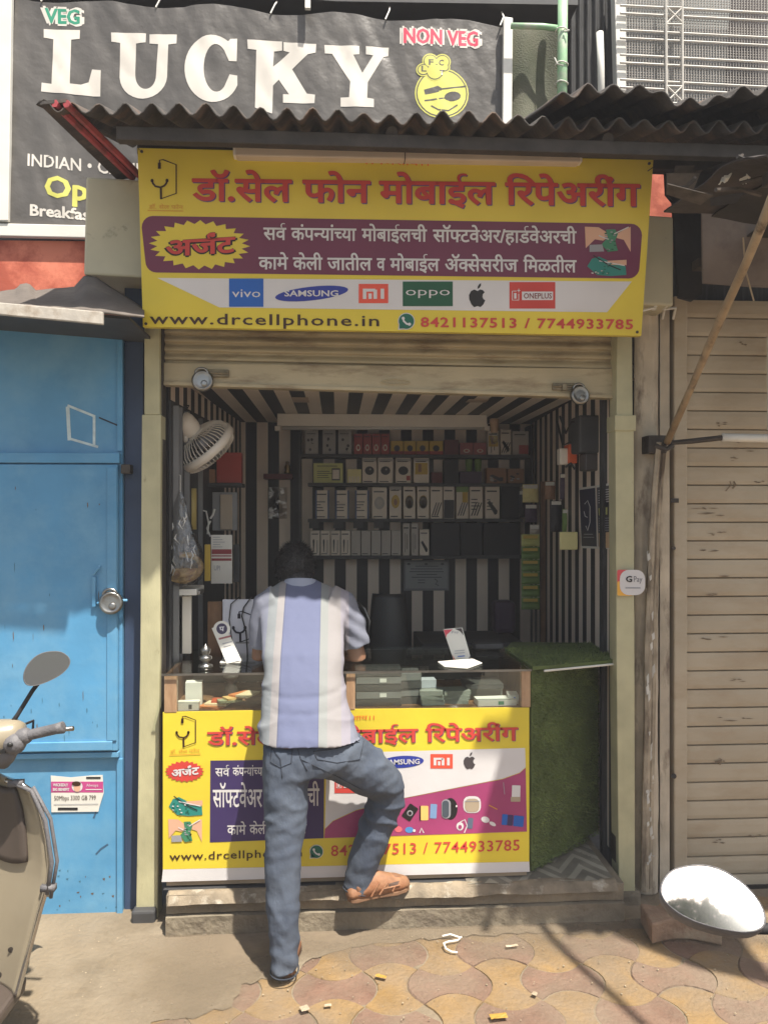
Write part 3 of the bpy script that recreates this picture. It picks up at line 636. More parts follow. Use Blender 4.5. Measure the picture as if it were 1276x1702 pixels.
# emblem: plate with a chef's hat, spoon and fork
for M, e, ly in ((k_cy, 0, 2), (m_ban, -2.2, 3), (k_cy, -4.2, 4)):
    A.ellipse('logo', M, 734, 155, 45 + e, 42 + e, ly)
for M, e, ly in ((k_cy, 0, 5), (m_ban, -2.0, 6), (k_cy, -3.4, 7)):
    for cx, cy, r in ((703, 117, 12), (715, 103, 14), (735, 103, 14), (722, 120, 16), (738, 112, 10)): A.ellipse('logo', M, cx, cy, r + e, r + e - 1, ly, n=18)
for ch, x, y in (('L', 700, 120), ('F', 712, 109), ('C', 729, 109), ('T', 730, 126)): A.text('logo', m_ban, ch, x, y, x + 8, y, 9, 8, .02, href=.686)
A.stroke('logo', m_ban, [(706, 153), (730, 149), (775, 142)], 2.5, 5); A.poly('logo', m_ban, [(704, 150), (727, 143), (736, 148), (730, 153), (706, 158)], 5)
A.stroke('logo', m_ban, [(705, 168), (740, 163)], 2.5, 5); A.ellipse('logo', m_ban, 752, 160, 14, 8, 5, -.15, 16); A.stroke('logo', m_ban, [(716, 176), (728, 183), (745, 184), (760, 174)], 2.5, 5)
A.done(banner)
b = MB()
for t in range(5): p = bp(70 + t * 190, 1 + t * 10); b.tube([p + V(0, -.01, -.01), p + V(.02, .0, .04), p + V(.03, .1, .13)], .004, 5)
b.build('tie_cord', m_whit, banner)
# white battens framing it
b = MB(); p, q = bp(-6, -10), bp(30, 395); pts = [bp(2, -12), bp(26, -12), bp(20, 372), bp(-5, 372)]; b.prism([p + V(0, -.04, 0) for p in pts], V(0, .03, 0)); b.build('border_batten', m_whit, banner, bevel=.004)
b = MB(); b.prism([p + V(0, -.04, 0) for p in (bp(834, 36), bp(849, 38), bp(847, 240), bp(832, 240))], V(0, .03, 0)); b.build('border_batten', m_whit, banner, bevel=.003)
b = MB(); b.prism([p + V(0, -.03, 0) for p in (bp(-30, 374), bp(150, 378), bp(150, 399), bp(-30, 395))], V(0, .03, 0)); b.build('border_batten', m_whit, banner, bevel=.004)

# ================================================================ ABOVE: AWNING, WALLS, WINDOW
# building face behind everything
b = MB(); b.box(-3.2, 3.4, .62, .75, 2.78, 5.2); bw = b.build('upper_wall', m_dwall); tag(bw, 'dark slate wall of the upper floor behind the black banner', 'wall')
b = MB(); pts = [P(-40, 399, .312), P(250, 402, .312), P(1150, 264, .312), P(1150, 560, .312), P(-40, 545, .312)]; b.prism(pts, V(0, .06, 0)); ow = b.build('orange_wall', m_orange); tag(ow, 'bright orange painted wall strip below the black banner', 'wall')
b = MB(); b.prism([P(-40, -60, .33), P(960, -60, .33), P(960, 8, .33), P(560, 2, .33), P(420, -8, .33), P(-40, -16, .33)], V(0, .27, 0)); lb = b.build('balcony_slab', m_dark); tag(lb, 'dark balcony edge above the black banner', 'balcony')
b = MB(); b.box(XP(507, .25), XP(516, .25), .24, .26, ZP(510, 15, .25), ZP(510, -40, .25)); tag(b.build('banner_strut', m_whit), 'thin white strut above the middle of the black banner', 'strut')
# green pole and the green netting beside the banner
gp = thing('green_pole', 'light green painted steel pole tied with wire right of the black banner', 'pole', tuple(P(938, 230, .2)))
b = MB(); b.tube([P(933, 240, .2), P(934, 90, .2), P(935, -40, .2)], .024, 12); b.build('shaft', m_green, gp, smooth=True)
b = MB(); b.tube([P(849, 43, .2), P(900, 44, .2), P(925, 47, .2)], .014, 8); b.build('crossbar', m_green, gp, smooth=True)
b = MB()
for y in (52, 108, 140): b.tube([P(933, y, .2) + V(.03 * math.cos(a), .03 * math.sin(a), .004 * math.sin(a * 2)) for a in [2 * math.pi * i / 12 for i in range(12)]], .0035, 5, closed=True)
b.tube([P(921, 96, .17), P(926, 106, .16), P(936, 109, .16)], .003, 5); b.tube([P(937, 52, .17), P(946, 50, .16)], .003, 5); b.build('tie_wire', m_whit, gp)
def netting():
    b = MB(); M = mat('green_shade_net', (.075, .085, .05), .8, var=.3, vs=3, c2=(.15, .14, .1), c2s=2.5, c2t=.52, c2w=.15, bump=.4, bs=150)
    def fn(u, v): p = P(849 + 86 * u, 46 + 260 * v, .3); return p + V(0, -.02 * math.sin(u * 7) - .01 * math.sin(v * 9 + u * 3), 0)
    b.grid(fn, 20, 20); return b.build('shade_net', M, smooth=True, fix=False)
tag(netting(), 'dull green shade netting hung between black banner and green pole', 'netting')
b = MB(); b.tube([P(999, 210, .15), P(998, 110, .15), P(996, 54, .15)], .0165, 12); tag(b.build('white_pipe', m_whit, smooth=True), 'short upright white plastic pipe beside the grilled window', 'pipe')
# corrugated black sheet wall behind that pipe
def dsheet():
    b = MB(); p0, p1 = XP(946, .5), XP(1030, .5)
    def fn(u, v): x = p0 + (p1 - p0) * u; return V(x, .5 - .012 * math.sin(u * 40), 2.9 + 2.2 * v)
    b.grid(fn, 60, 4); return b.build('black_wall_sheet', m_dwall, smooth=True, fix=False)
tag(dsheet(), 'black ribbed wall sheet between green pole and window', 'wall sheet')
# grilled window
def window():
    Y = .38; w = thing('grilled_window', 'upper window with white bars, crossed lattice strip and wire mesh', 'window', tuple(P(1160, 195, Y)))
    def L(x, y, d=0): return P(x, y, Y + d)
    b = MB(); b.prism([L(1020, -40), L(1040, -40), L(1040, 195), L(1026, 195)], V(0, .06, 0)); b.build('frame', m_whit, w, bevel=.004)
    b = MB(); mw = mat('grille_white', (.55, .52, .47), .5, var=.1, vs=10)
    for k in range(9):
        for d in (0, 13):
            y = -32 + 41 * k + d
            if y > 190: continue
            b.tube([L(1030, y, -.02), L(1300, y + 14, -.02)], .0055, 6)
    b.build('bar', mw, w)
    b = MB()
    for x in (1107, 1134): b.tube([L(x - 1, -40, -.03), L(x, 196, -.03)], .006, 6)
    for y in (12, 143):
        b.tube([L(1107, y, -.03), L(1134, y + 27, -.03)], .005, 6); b.tube([L(1134, y, -.03), L(1107, y + 27, -.03)], .005, 6); b.tube([L(1107, y, -.03), L(1134, y + 1, -.03)], .005, 6); b.tube([L(1107, y + 28, -.03), L(1134, y + 29, -.03)], .005, 6)
    b.build('lattice_strip', mw, w)
    b = MB(); mm = mat('mesh_wire', (.36, .34, .32), .6, var=.1)
    for i in range(56): x = 1038 + i * 4.7; b.box(L(x, 0).x - .0016, L(x, 0).x + .0016, Y + .02, Y + .024, 3.2, 5.2)
    for j in range(58): y = -40 + j * 4.3; z0, z1 = L(1036, y).z, L(1300, y + 12).z; x0, x1 = L(1036, y).x, L(1300, y).x; b.hexa([(x0, Y + .025, z0), (x1, Y + .025, z1), (x1, Y + .029, z1), (x0, Y + .029, z0), (x0, Y + .025, z0 + .003), (x1, Y + .025, z1 + .003), (x1, Y + .029, z1 + .003), (x0, Y + .029, z0 + .003)])
    b.build('wire_mesh', mm, w)
    b = MB(); b.prism([L(1036, -40, .1), L(1215, -40, .1), L(1200, 205, .1), L(1036, 205, .1)], V(0, .01, 0)); b.build('pane', mat('pale_window_glass', (.4, .42, .41), .15, var=.2, vs=2, spec=.8), w)
    b = MB(); b.prism([L(1216, -40, .12), L(1310, -40, .12), L(1310, 210, .12), L(1201, 210, .12)], V(0, .01, 0)); b.build('pane', mat('dim_window_glass', (.1, .08, .075), .2, var=.3, vs=3, spec=.8), w)
window()

# ---- corrugated awning
def corr(xa, xb, yf, yb, zf, zb, pitch, amp, n, skew=0, jag=0, seed=1, tx=None):
    """corrugated sheet, ridges along Y; optionally with a broken front edge"""
    b = MB(); N = int((xb - xa) / pitch * 8)
    def fn(u, v):
        x = xa + (xb - xa) * u; ph = 2 * math.pi * (x - xa) / pitch + .5 * noise.noise(V(x * 2.1, seed, 3)); yf2 = yf + jag * noise.noise(V(x * 3, seed, 0))
        y = yf2 + (yb - yf2) * v; z = zf + (zb - zf) * v + amp * (1 + .35 * noise.noise(V(x * 4, seed, 9))) * math.sin(ph) + .012 * noise.noise(V(x * 1.3, y * 2, seed)); return V(x + skew * v, y, z + (tx(u) if tx else 0))
    b.grid(fn, N, n); return b
ZA = 3.15; YA = -.7
aw = thing('awning', 'sooty corrugated awning sheet on battens over the shop sign', 'awning', (.3, YA, ZA))
xa, xb = P(62, 170, YA).x, 2.35
b = corr(xa, xb, YA, .2, ZA, 3.46, .092, .021, 6, skew=.02, jag=.035); b.build('corrugated_sheet', m_corr, aw, smooth=True, solid=.006, fix=False)
b = MB(); b.box(xa + .25, xb, YA + .06, YA + .1, ZA - .08, ZA - .03); b.build('front_batten', m_dsteel, aw, bevel=.004)
b = MB(); b.box(xa + .2, xb, -.16, -.1, ZA + .09, ZA + .15); b.build('rear_batten', m_dsteel, aw, bevel=.004)
m_redw = mat('red_painted_timber', (.4, .06, .07), .6, var=.25, vs=9, c2=(.2, .05, .05), c2s=12)
b = MB(); p0, p1 = P(100, 172, YA + .0), P(228, 296, -.12)
for d, M in ((-.018, m_redw), (.022, m_redw)): b.use(M); b.tube([p0 + V(d, 0, 0), p1 + V(d, 0, 0)], .014, 6)
b.build('side_rafter', None, aw)
b = MB(); p0, p1 = P(66, 174, YA), P(196, 300, -.1); b.prism([p0, p0 + V(.09, 0, .012), p1 + V(.1, 0, .02), p1], V(0, 0, .012)); b.build('side_flashing', m_corr, aw)
for x in (.2, 1.0): b = MB(); b.tube([(x, YA + .07, ZA - .02), (x, .1, ZA + .24)], .022, 8); b.build('rafter', m_dsteel, aw)
# loose second sheet lying over the right half, with a broken upper rim
def second():
    x0, x1 = P(915, 190, -.72).x, 2.35
    prof = [(0, 0), (.1, .05), (.2, .045), (.3, .055), (.36, .005), (.48, .015), (.55, .06), (.6, .05), (.66, .06), (.72, .015), (.8, -.02), (.9, -.03), (1, -.05)]
    def tx(u):
        for (a, c), (d, e) in zip(prof, prof[1:]):
            if a <= u * 1.35 <= d: return c + (e - c) * (u * 1.35 - a) / (d - a)
        return -.05
    b = corr(x0, x1, -.78, .05, ZA + .04, ZA + .32, .092, .016, 6, jag=.05, seed=4, tx=lambda u: tx(u) * .8)
    return b.build('corrugated_sheet', m_corr, smooth=True, solid=.006, fix=False)
tag(second(), 'second sooty corrugated sheet with ragged rim lying over the awning below the window', 'roof sheet')

# ---- left stall roof of grey weathered sheets with its white fascia board
lr = thing('stall_roof', 'low ragged grey roof sheet over the blue stall', 'roof', tuple(P(100, 520, -.4)))
def lroof():
    Yf = -.48; b = MB(); top = [(-260, 470), (-60, 468), (0, 486), (28, 482), (34, 474), (48, 472), (60, 484), (125, 478), (142, 458), (160, 462), (240, 514), (243, 526)]
    xs = [t / 40 for t in range(41)]
    def topy(px):
        for (a, c), (d, e) in zip(top, top[1:]):
            if a <= px <= d: return c + (e - c) * (px - a) / (d - a)
        return top[-1][1]
    def fn(u, v):
        px = -260 + 500 * u; y0 = topy(px); y1 = 505 + .09 * px
        py = y0 + (max(y1, y0 + 3) - y0) * v; p = P(px, py, Yf + .34 * (1 - v)); return p + V(0, .012 * noise.noise(V(px * .03, v * 2, 1)), 0)
    b.grid(fn, 100, 10); return b.build('roof_sheet', m_tarp, lr, smooth=True, solid=.008, fix=False)
lroof()
b = MB(); Yf = -.5; b.prism([P(-260, 479, Yf), P(171, 518, Yf), P(171, 539, Yf), P(-260, 498, Yf)], V(0, .02, 0)); b.build('fascia_board', mat('worn_white_board', (.5, .46, .4), .7, var=.2, vs=10, c2=(.3, .24, .18), c2s=8, bump=.2), lr, bevel=.003)
b = MB(); b.prism([P(-260, 487, -.4), P(215, 526, -.4), P(215, 531, -.4), P(-260, 493, -.4)], V(0, .46, 0)); b.build('soffit', m_dark, lr)

# ---- blue stall on the left
bs = thing('blue_stall', 'sky blue painted stall with a padlocked steel door, left of the phone stall', 'stall', (-1.3, 0, 0))
def bluestall():
    xr = XP(204, 0); xl = -2.6
    b = MB(); b.box(xl, xr, .0, .06, 0, 2.56); b.build('front_wall', m_blue, bs)
    dz0, dz1 = ZP(100, 1249, -.02), ZP(100, 772, -.02); dx1 = XP(197, -.02)
    b = MB(); b.box(xl, dx1, -.03, -.001, dz0, dz1); d = b.build('door', m_blue, bs, bevel=.004)
    b = MB(); b.box(xl, dx1 - .02, -.04, -.0305, dz0 + .006, dz0 + .045); b.box(dx1 - .045, dx1 - .003, -.036, -.0305, dz0 + .0455, dz1 - .01); b.build('door_frame', m_blue, d, bevel=.003)
    b = MB(); b.box(xl, xr - .004, -.034, -.001, dz1 + .006, dz1 + .05); b.build('head_rail', m_blue, bs, bevel=.003)
    b = MB(); b.box(xl, xr - .01, -.026, -.001, dz0 - .03, dz0 - .006); b.build('threshold', m_blue, bs, bevel=.003)
    b = MB(); b.box(xr - .022, xr + .003, -.012, -.0005, 0, dz0 - .04); b.box(xr - .02, xr + .003, -.012, -.0005, dz1 + .06, 2.5); b.build('corner_trim', m_blue, bs, bevel=.002)
    # slide bolt
    b = MB(); c = P(158, 985, -.03); b.box(c.x - .008, c.x + .008, -.046, -.03, c.z - .06, c.z + .07); b.tube([P(156, 955, -.04), P(164, 945, -.05), P(166, 940, -.04)], .006, 6); b.tube([P(162, 1003, -.045), P(178, 1000, -.05), P(197, 998, -.045), P(212, 998, -.03)], .007, 8); b.build('slide_bolt', m_blue, d, bevel=.002)
    # white chalk-painted square
    A = Art(lambda x, y: P(x, y, 0), V(0, -1, 0)); mk = mat('chalk_paint', (.55, .66, .68), .8, var=.2, vs=20)
    A.stroke('paint_mark', mk, [(113, 676), (116, 732)], 6, 1); A.stroke('paint_mark', mk, [(113, 674), (158, 692)], 4, 2); A.stroke('paint_mark', mk, [(157, 690), (157, 740)], 4.5, 1); A.stroke('paint_mark', mk, [(116, 729), (164, 743)], 4, 2); A.stroke('paint_mark', flat(20, 30, 50), [(165, 694), (203, 710)], 2.5, 1)
    ms = flat(60, 92, 120)
    for pts in ([(160, 1420), (168, 1411), (180, 1403)], [(156, 1360), (160, 1350)]): A.stroke('paint_mark', ms, pts, 3, 1)
    rnd = random.Random(14); md = mat('paint_wear', (.06, .17, .25), .7, var=.3, vs=30); mr = mat('rust_stain', (.13, .09, .06), .8, var=.3, vs=30)
    A2 = Art(lambda x, y: P(x, y, -.0305), V(0, -1, 0))
    for i in range(34):
        x = rnd.uniform(0, 196); y = rnd.choice([rnd.uniform(785, 1240), rnd.uniform(1150, 1244)]); h = rnd.uniform(2, 16); w = rnd.uniform(.5, 1.6)
        A2.poly('paint_wear', md if i % 3 else mr, [(x, y), (x + w, y - h * .3), (x + w * 1.4, y + h * .5), (x + w * .5, y + h)], .6)
    for i in range(26):
        x = rnd.uniform(90, 203); y = rnd.uniform(1440, 1522); w = rnd.uniform(1, 5); A.poly('paint_wear', md if i % 2 else mr, [(x, y), (x + w, y - 1), (x + w * .8, y + rnd.uniform(1, 4)), (x + w * .2, y + 2)], .6)
    A2.done(d)
    A.done(bs)
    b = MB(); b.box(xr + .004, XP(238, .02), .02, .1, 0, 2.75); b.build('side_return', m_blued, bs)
    b = MB(); c = P(212, 780, -.0); b.box(c.x - .02, c.x + .02, -.03, .02, c.z - .02, c.z + .02); b.build('bracket', m_dsteel, bs, bevel=.003)
bluestall()
# sticker on the blue stall
stk = thing('pasted_notice', 'torn white and pink paper notice pasted low on the blue stall wall', 'notice', tuple(P(128, 1350, -.004)))
b = MB(); nx = lambda x, y: P(x, y, -.004); b.use(m_paper).face([nx(*p) for p in ((85, 1289), (118, 1292), (150, 1289), (171, 1288), (173, 1318), (166, 1340), (164, 1349), (86, 1350))]); b.build('sheet', None, stk, solid=.001, fix=False)
A = Art(nx, V(0, -1, 0)); kp = flat(186, 70, 130)
A.rect('lettering', kp, 85.5, 1299, 172, 1317, 1); A.ellipse('lettering', k_wht, 129, 1307, 9, 9, 2); A.ellipse('lettering', k_skin, 129, 1309, 5.5, 6.5, 3); A.ellipse('lettering', k_brn, 128, 1302, 7.5, 4, 4)
A.text('lettering', k_wht, 'WICKEDLY', 89, 1306.5, 114, 1306.5, 4.5, 2, .03, href=.686); A.text('lettering', k_wht, 'BIG BENEFIT', 89, 1314, 116, 1314, 4.5, 2, .03, href=.686); A.text('lettering', k_wht, 'Always', 144, 1307, 164, 1307, 4.5, 2, .0, href=.686); A.stroke('lettering', k_wht, [(143, 1312), (170, 1312)], 1.5, 2)
A.text('lettering', k_brn, '50Mbps 3300 GB 799', 91, 1330, 160, 1329, 7.5, 2, .0, href=.686); A.stroke('lettering', k_gry, [(90, 1337), (164, 1336)], 1, 2); A.stroke('lettering', k_blk, [(97, 1344), (130, 1344)], 4, 2); A.stroke('lettering', k_blk, [(144, 1292.5), (168, 1292.5)], 3, 2)
A.done(stk)

# ---- padlocks
def padlock(px, py, Y, r, label, tilt=0):
    t = thing('padlock', label, 'padlock', tuple(P(px, py, Y)), 'round steel padlocks'); c = P(px, py, Y)
    b = MB(); b.lathe([(0, -.012), (r * .8, -.012), (r, -.006), (r, .006), (r * .86, .012), (r * .8, .013), (r * .74, .0105), (r * .45, .011), (.0, .011)], c, V(.1, -1, .12), 28); b.build('body', m_steel, t, smooth=True)
    b = MB(); b.lathe([(r * .3, .012), (r * .3, .0145), (r * .2, .016), (0, .016)], c + V(r * .15, 0, -r * .3), V(.1, -1, .12), 14); b.build('keyway_boss', m_steel, t, smooth=True)
    b = MB(); b.tube([c + V(r * .55 * math.cos(a) - r * .1, .0, r * .75 + r * .42 * math.sin(a)) for a in [math.pi * i / 10 for i in range(-2, 13)]], r * .13, 8); b.build('shackle', m_steel, t, smooth=True)
padlock(337, 633, -.03, .047, 'round steel padlock on the shutter rail nearer the white fan')
padlock(963, 657, -.03, .044, 'round steel padlock on the shutter rail above the striped right wall')
padlock(185, 1002, -.055, .05, 'shiny round padlock on the blue steel door')

# ================================================================ RIGHT NEIGHBOUR
rs = thing('closed_shop', 'closed shop with a tan slatted shutter right of the phone stall', 'shop', (1.9, .05, 0))
def rshop():
    Y = .1; xg0, xg1 = XP(1112, Y), XP(1134, Y); x1 = 3.6
    b = MB(); z0 = ZP(1200, 1482, Y); z1 = 2.78; n = int((z1 - z0) / .087); rings = []
    for i in range(n):
        a = z0 + .087 * i
        for dz, dy in ((0, .0), (.0035, -.012), (.02, -.0155), (.06, -.0155), (.083, -.013), (.0845, .004)): rings.append([(xg1 - .01, Y + dy, a + dz), (x1, Y + dy, a + dz)])
    b.loft(rings, cap=False, closed=False); s = b.build('shutter_curtain', m_shutr, rs, fix=False)
    b = MB(); b.box(xg1 - .01, x1, Y - .02, Y + .01, .0, z0 - .002); b.build('bottom_rail', m_dsteel, s)
    b = MB(); b.box(xg0, xg1, Y - .05, Y + .05, 0, 2.75); b.build('shutter_guide', m_shutr, rs, bevel=.006)
    b = MB(); c = P(1118, 832, Y - .05); b.box(c.x - .012, c.x + .025, c.y - .004, c.y, c.z - .01, c.z + .01); b.cyl(c + V(.0, -.008, -.22), c + V(0, 0, -.22), .009); b.cyl(P(1119, 1290, Y - .055), P(1119, 1290, Y - .05), .012); b.build('bolt', m_dsteel, rs)
    A = Art(lambda x, y: P(x, y, Y - .019), V(0, -1, 0)); sc = mat('shutter_scuff', (.2, .15, .1), .8, var=.3, vs=30)
    rnd = random.Random(9)
    for (x, y, l) in ((1145, 845, 60), (1150, 855, 90), (1172, 887, 42), (1160, 917, 50), (1190, 958, 70), (1155, 990, 50), (1160, 1060, 62), (1190, 1195, 70), (1200, 763, 30), (1215, 748, 45), (1180, 705, 30), (1250, 800, 26), (1200, 735, 70), (1225, 570, 20), (1190, 1262, 14), (1175, 1398, 30), (1230, 1390, 40), (1205, 1130, 40)):
        for k in range(4):
            a = x + rnd.uniform(0, l * .7); yy = y + rnd.uniform(-3, 3); w = rnd.uniform(5, l * .4); h = rnd.uniform(.8, 2.2)
            A.poly('scuff', sc, [(a, yy), (a + w * .5, yy - h * .6), (a + w, yy), (a + w * .6, yy + h * .7)], 1)
    A.stroke('scuff', sc, [(1218, 800), (1222, 806), (1216, 812)], 3, 1); A.stroke('scuff', sc, [(1205, 816), (1214, 806), (1212, 800)], 2, 1); A.stroke('scuff', sc, [(1187, 1267), (1198, 1264), (1195, 1271)], 4, 1)
    for p in A.done(s): p.parent = s
    b = MB(); rnd2_ = random.Random(23); low = [(1300, 330), (1240, 338), (1205, 326), (1168, 332), (1166, 488), (1150, 500), (1128, 494), (1122, 420), (1118, 335), (1107, 322)]
    b.prism([P(x, y, -.12) for x, y in [(1104, 262), (1180, 244), (1300, 232)] + low], V(0, .02, 0)); b.build('recess_fill', mat('recess_black', (.02, .018, .017), .85, var=.5, vs=6, bump=.4, bs=20), rs)  # near-black sheet added to stand for the shade of the recess
    b = MB(); b.box(xg0 - .3, x1, .16, .2, 0, 3.0); b.build('back_wall', m_dwall, rs)
rshop()
# plastered pillar with peeling skin between the two shops
pil = thing('plaster_pillar', 'narrow peeling plaster pillar between the pale green post and the tan shutter', 'pillar', (XP(1080, .04), .04, 0))
def pillar():
    b = MB(); x0, x1 = XP(1056, .02), XP(1096, .02)
    def fn(u, v):
        a = u * 1.0; x = x0 + (x1 - x0) * a; z = 2.75 * v; y = .02 + .02 * (abs(a - .5) * 2) ** 4 + .012 * noise.noise(V(x * 12, z * 2.5, 0)) + .006 * noise.noise(V(x * 40, z * 9, 2)); return (x, y, z)
    b.grid(fn, 16, 120); b.build('core', m_plast, pil, smooth=True, fix=False)
    m_peel = mat('peeling_wood', (.36, .3, .22), .8, var=.3, vs=12, bump=.5, bs=40, c2=(.1, .07, .045), c2s=10, c2t=.55, streak=(1, 1, .25))
    b = MB(); pts = [P(1094, 735, -.05), P(1088, 800, -.045), P(1083, 880, -.04), P(1079, 980, -.03), P(1076, 1080, -.03), P(1075, 1200, -.03), P(1072, 1330, -.03), P(1070, 1480, -.03)]
    b.tube(pts, [.012, .014, .014, .016, .02, .016, .018, .02], 6); b.tube([p + V(.03, .03, 0) for p in pts], .02, 6); b.build('split_board', m_peel, pil)
    b = MB(); b.box(XP(1096, .05), XP(1112, .05), .05, .14, 0, 2.75); b.build('gap_board', m_plast, pil)
    rnd = random.Random(4); b = MB(); mp = mat('white_paint_flake', (.6, .58, .53), .8, var=.15)
    for i in range(46):
        y = rnd.uniform(900, 1440); p = P(1076 + rnd.uniform(-3, 9), y, -.055 if i % 2 else -.03); w = rnd.uniform(.004, .012); h = rnd.uniform(.01, .06); b.face([p, p + V(w, rnd.uniform(-.01, .004), h * .3), p + V(w * .6, rnd.uniform(-.008, 0), h), p + V(-.003, 0, h * .7)])
    b.build('paint_flake', mp, pil, fix=False)
    b = MB(); p = P(1095, 742, -.05); b.box(p.x - .05, p.x + .035, -.05, .03, p.z - .03, p.z + .05); b.tube([p + V(-.04, -.05, 0), p + V(.0, -.065, -.02), p + V(.04, -.05, .0)], .012, 6); b.build('iron_clamp', m_dsteel, pil, bevel=.004)
pillar()
# round payment sticker
gs = thing('payment_sticker', 'round white payment sticker with red and yellow edge on the pale green post', 'sticker', tuple(P(1048, 990, -.075)))
def gpay():
    Y = -.078; A = Art(lambda x, y: P(x, y, Y), V(0, -1, 0)); cx, cy = 1050, 968
    def rr(x0, y0, x1, y1, r):
        pts = []
        for (px, py, a0) in ((x0 + r, y0 + r, 180), (x1 - r, y0 + r, 270), (x1 - r, y1 - r, 0), (x0 + r, y1 - r, 90)):
            for i in range(6): a = R(a0 + 18 * i); pts.append((px + r * math.cos(a), py + r * math.sin(a)))
        return pts
    A.poly('disc', flat(214, 80, 84), rr(1025, 947, 1050, 972, 3), 1); A.poly('disc', flat(236, 176, 66), rr(1025, 966, 1050, 990, 3), 1.5); A.poly('disc', k_wht, rr(1029, 947, 1071, 989, 15), 2.5)
    A.text('lettering', k_blk, 'G', 1039, 967, 1049, 967, 9.5, 4, .03, href=.686); A.text('lettering', flat(110, 110, 116), 'Pay', 1052, 967, 1066, 967, 9.5, 4, .0, href=.686)
    A.stroke('lettering', k_gry, [(1038, 977), (1063, 977)], 2, 4); A.done(gs)
gpay()
# low canopy of the right shop: battered sheets on beams, with a rag on top
cn = thing('shop_canopy', 'low battered grey canopy over the closed shop at the right', 'canopy', (2.2, -1.3, 2.7))
def canopy():
    x0, x1 = 1.235, 3.8; Yf = -1.3; zf = 2.8; m_shade = mat('shade_dark_sheet', (.03, .026, .023), .85, var=.4, vs=5, bump=.4, bs=20)  # near-black sheets: the darkness under the canopy is put into their colour
    b = MB()
    rnd = random.Random(17); x = x0; mt_ = mat('rusty_sheet', (.045, .035, .03), .85, var=.4, vs=7, bump=.5, bs=25, c2=(.05, .042, .036), c2s=6)
    k = 0
    while x < x1:
        w = rnd.uniform(.1, .26); yb = -.62 if x < 1.45 else .05; yf_ = Yf + rnd.uniform(-.1, .08); dz = rnd.uniform(-.015, .02); tl = rnd.uniform(-.03, .03)
        def fn(u, v, x=x, w=w, yb=yb, yf_=yf_, dz=dz, tl=tl):
            X = x - .02 + (w + .04) * u; y = yf_ + (.05 * noise.noise(V(X * 22, 0, 1)) + .03 * noise.noise(V(X * 60, 0, 4))) * (1 - v) + (yb - yf_) * v
            return V(X + .015 * noise.noise(V(0, y * 9, 2)), y, zf + .05 * v + dz + tl * (u - .5) + .02 * noise.noise(V(X * 4, y * 4, 5)) - .05 * (1 - v) ** 6 * rnd2)
        rnd2 = rnd.uniform(0, 1.2); b.use(m_shade if k % 3 else mt_).grid(fn, 10, 14); x += w; k += 1
    b.build('roof_sheet', None, cn, solid=.006, fix=False)
    b = MB(); b.box(x0 + .06, x1, Yf + .12, Yf + .16, zf - .06, zf - .02); b.box(1.5, x1, -.3, -.24, zf - .03, zf + .01); b.build('beam', m_dsteel, cn, bevel=.004)
    b = MB(); b.prism([P(1166, 326, -.5), P(1210, 322, -.52), P(1400, 330, -.5), P(1400, 480, -.42), P(1250, 476, -.42), P(1168, 470, -.42)], V(0, .012, 0)); b.build('inner_board', mat('grey_brown_board', (.16, .13, .11), .85, var=.25, vs=4, c2=(.1, .08, .07), c2s=5, bump=.3), cn)
    rc = random.Random(40); b = MB(); ms_ = mat('grey_splinter', (.085, .07, .058), .85, var=.4, vs=20)
    for i in range(15):
        q = P(rc.uniform(1128, 1300), rc.uniform(262, 335), rc.uniform(-1.1, -.35)); d = V(rc.uniform(-.2, .2), rc.uniform(-.1, .1), rc.uniform(-.06, .05))
        b.use(ms_ if i % 3 else m_shade)
        if i % 2: b.tube([q - d * .5, q + V(0, 0, rc.uniform(-.02, .02)), q + d * .5], rc.uniform(.003, .009), 5)
        else: w = V(0, rc.uniform(.02, .06), rc.uniform(-.05, .05)); b.prism([q - d * .4, q + d * .4, q + d * .3 + w, q - d * .35 + w * 1.2], V(0, 0, .003))
    b.build('broken_laths', None, cn)
    b = MB(); b.tube([(1.5, -1.0, zf + .03), (1.56, -1.4, zf + .035), (1.74, -1.95, zf + .05)], .018, 8); b.build('rafter', m_bamb, cn)
    b = MB(); b.prism([(1.74, -1.3, zf), (2.35, -1.3, zf), (2.3, -1.75, zf - .02), (2.05, -1.62, zf)], V(0, 0, .008)); b.build('roof_flap', m_tarp, cn)
canopy()
rag = MB(); c = P(1218, 288, -1.0); rnd = random.Random(3)
rag.grid(lambda u, v: V(c.x - .04 + .08 * u, c.y - .03 + .05 * v + .01 * noise.noise(V(u * 3, v * 4, 1)), c.z - .03 + .05 * math.sin(u * 3) * (.6 + .5 * v) + .03 * noise.noise(V(u * 5, v * 5, 7))), 8, 8)
tag(rag.build('white_rag', m_paper, solid=.003, fix=False), 'crumpled white rag lying on the battered grey canopy', 'rag')
bm_ = MB(); pts = [P(1290, 312, -1.28), P(1240, 435, -.98), P(1190, 545, -.66), P(1150, 640, -.38), P(1108, 735, -.1)]
bm_.tube(pts, [.016, .0145, .0158, .014, .016], 10); tag(bm_.build('bamboo_pole', m_bamb, smooth=True), 'weathered bamboo pole slanting from the pillar clamp up to the canopy', 'pole')
b = MB(); b.tube([P(1234, 395, -.9), P(1238, 450, -.9), P(1252, 500, -.9)], .003, 5); tag(b.build('hanging_wire', m_bamb), 'thin wire dangling beside the slanting bamboo pole', 'wire')
b = MB(); b.tube([P(1199, 727, -.12), P(1240, 728, -.14), P(1400, 731, -.22)], .0185, 14); pp = b.build('white_tube', m_whit, smooth=True); tag(pp, 'white plastic tube sticking out level in front of the tan shutter', 'tube')
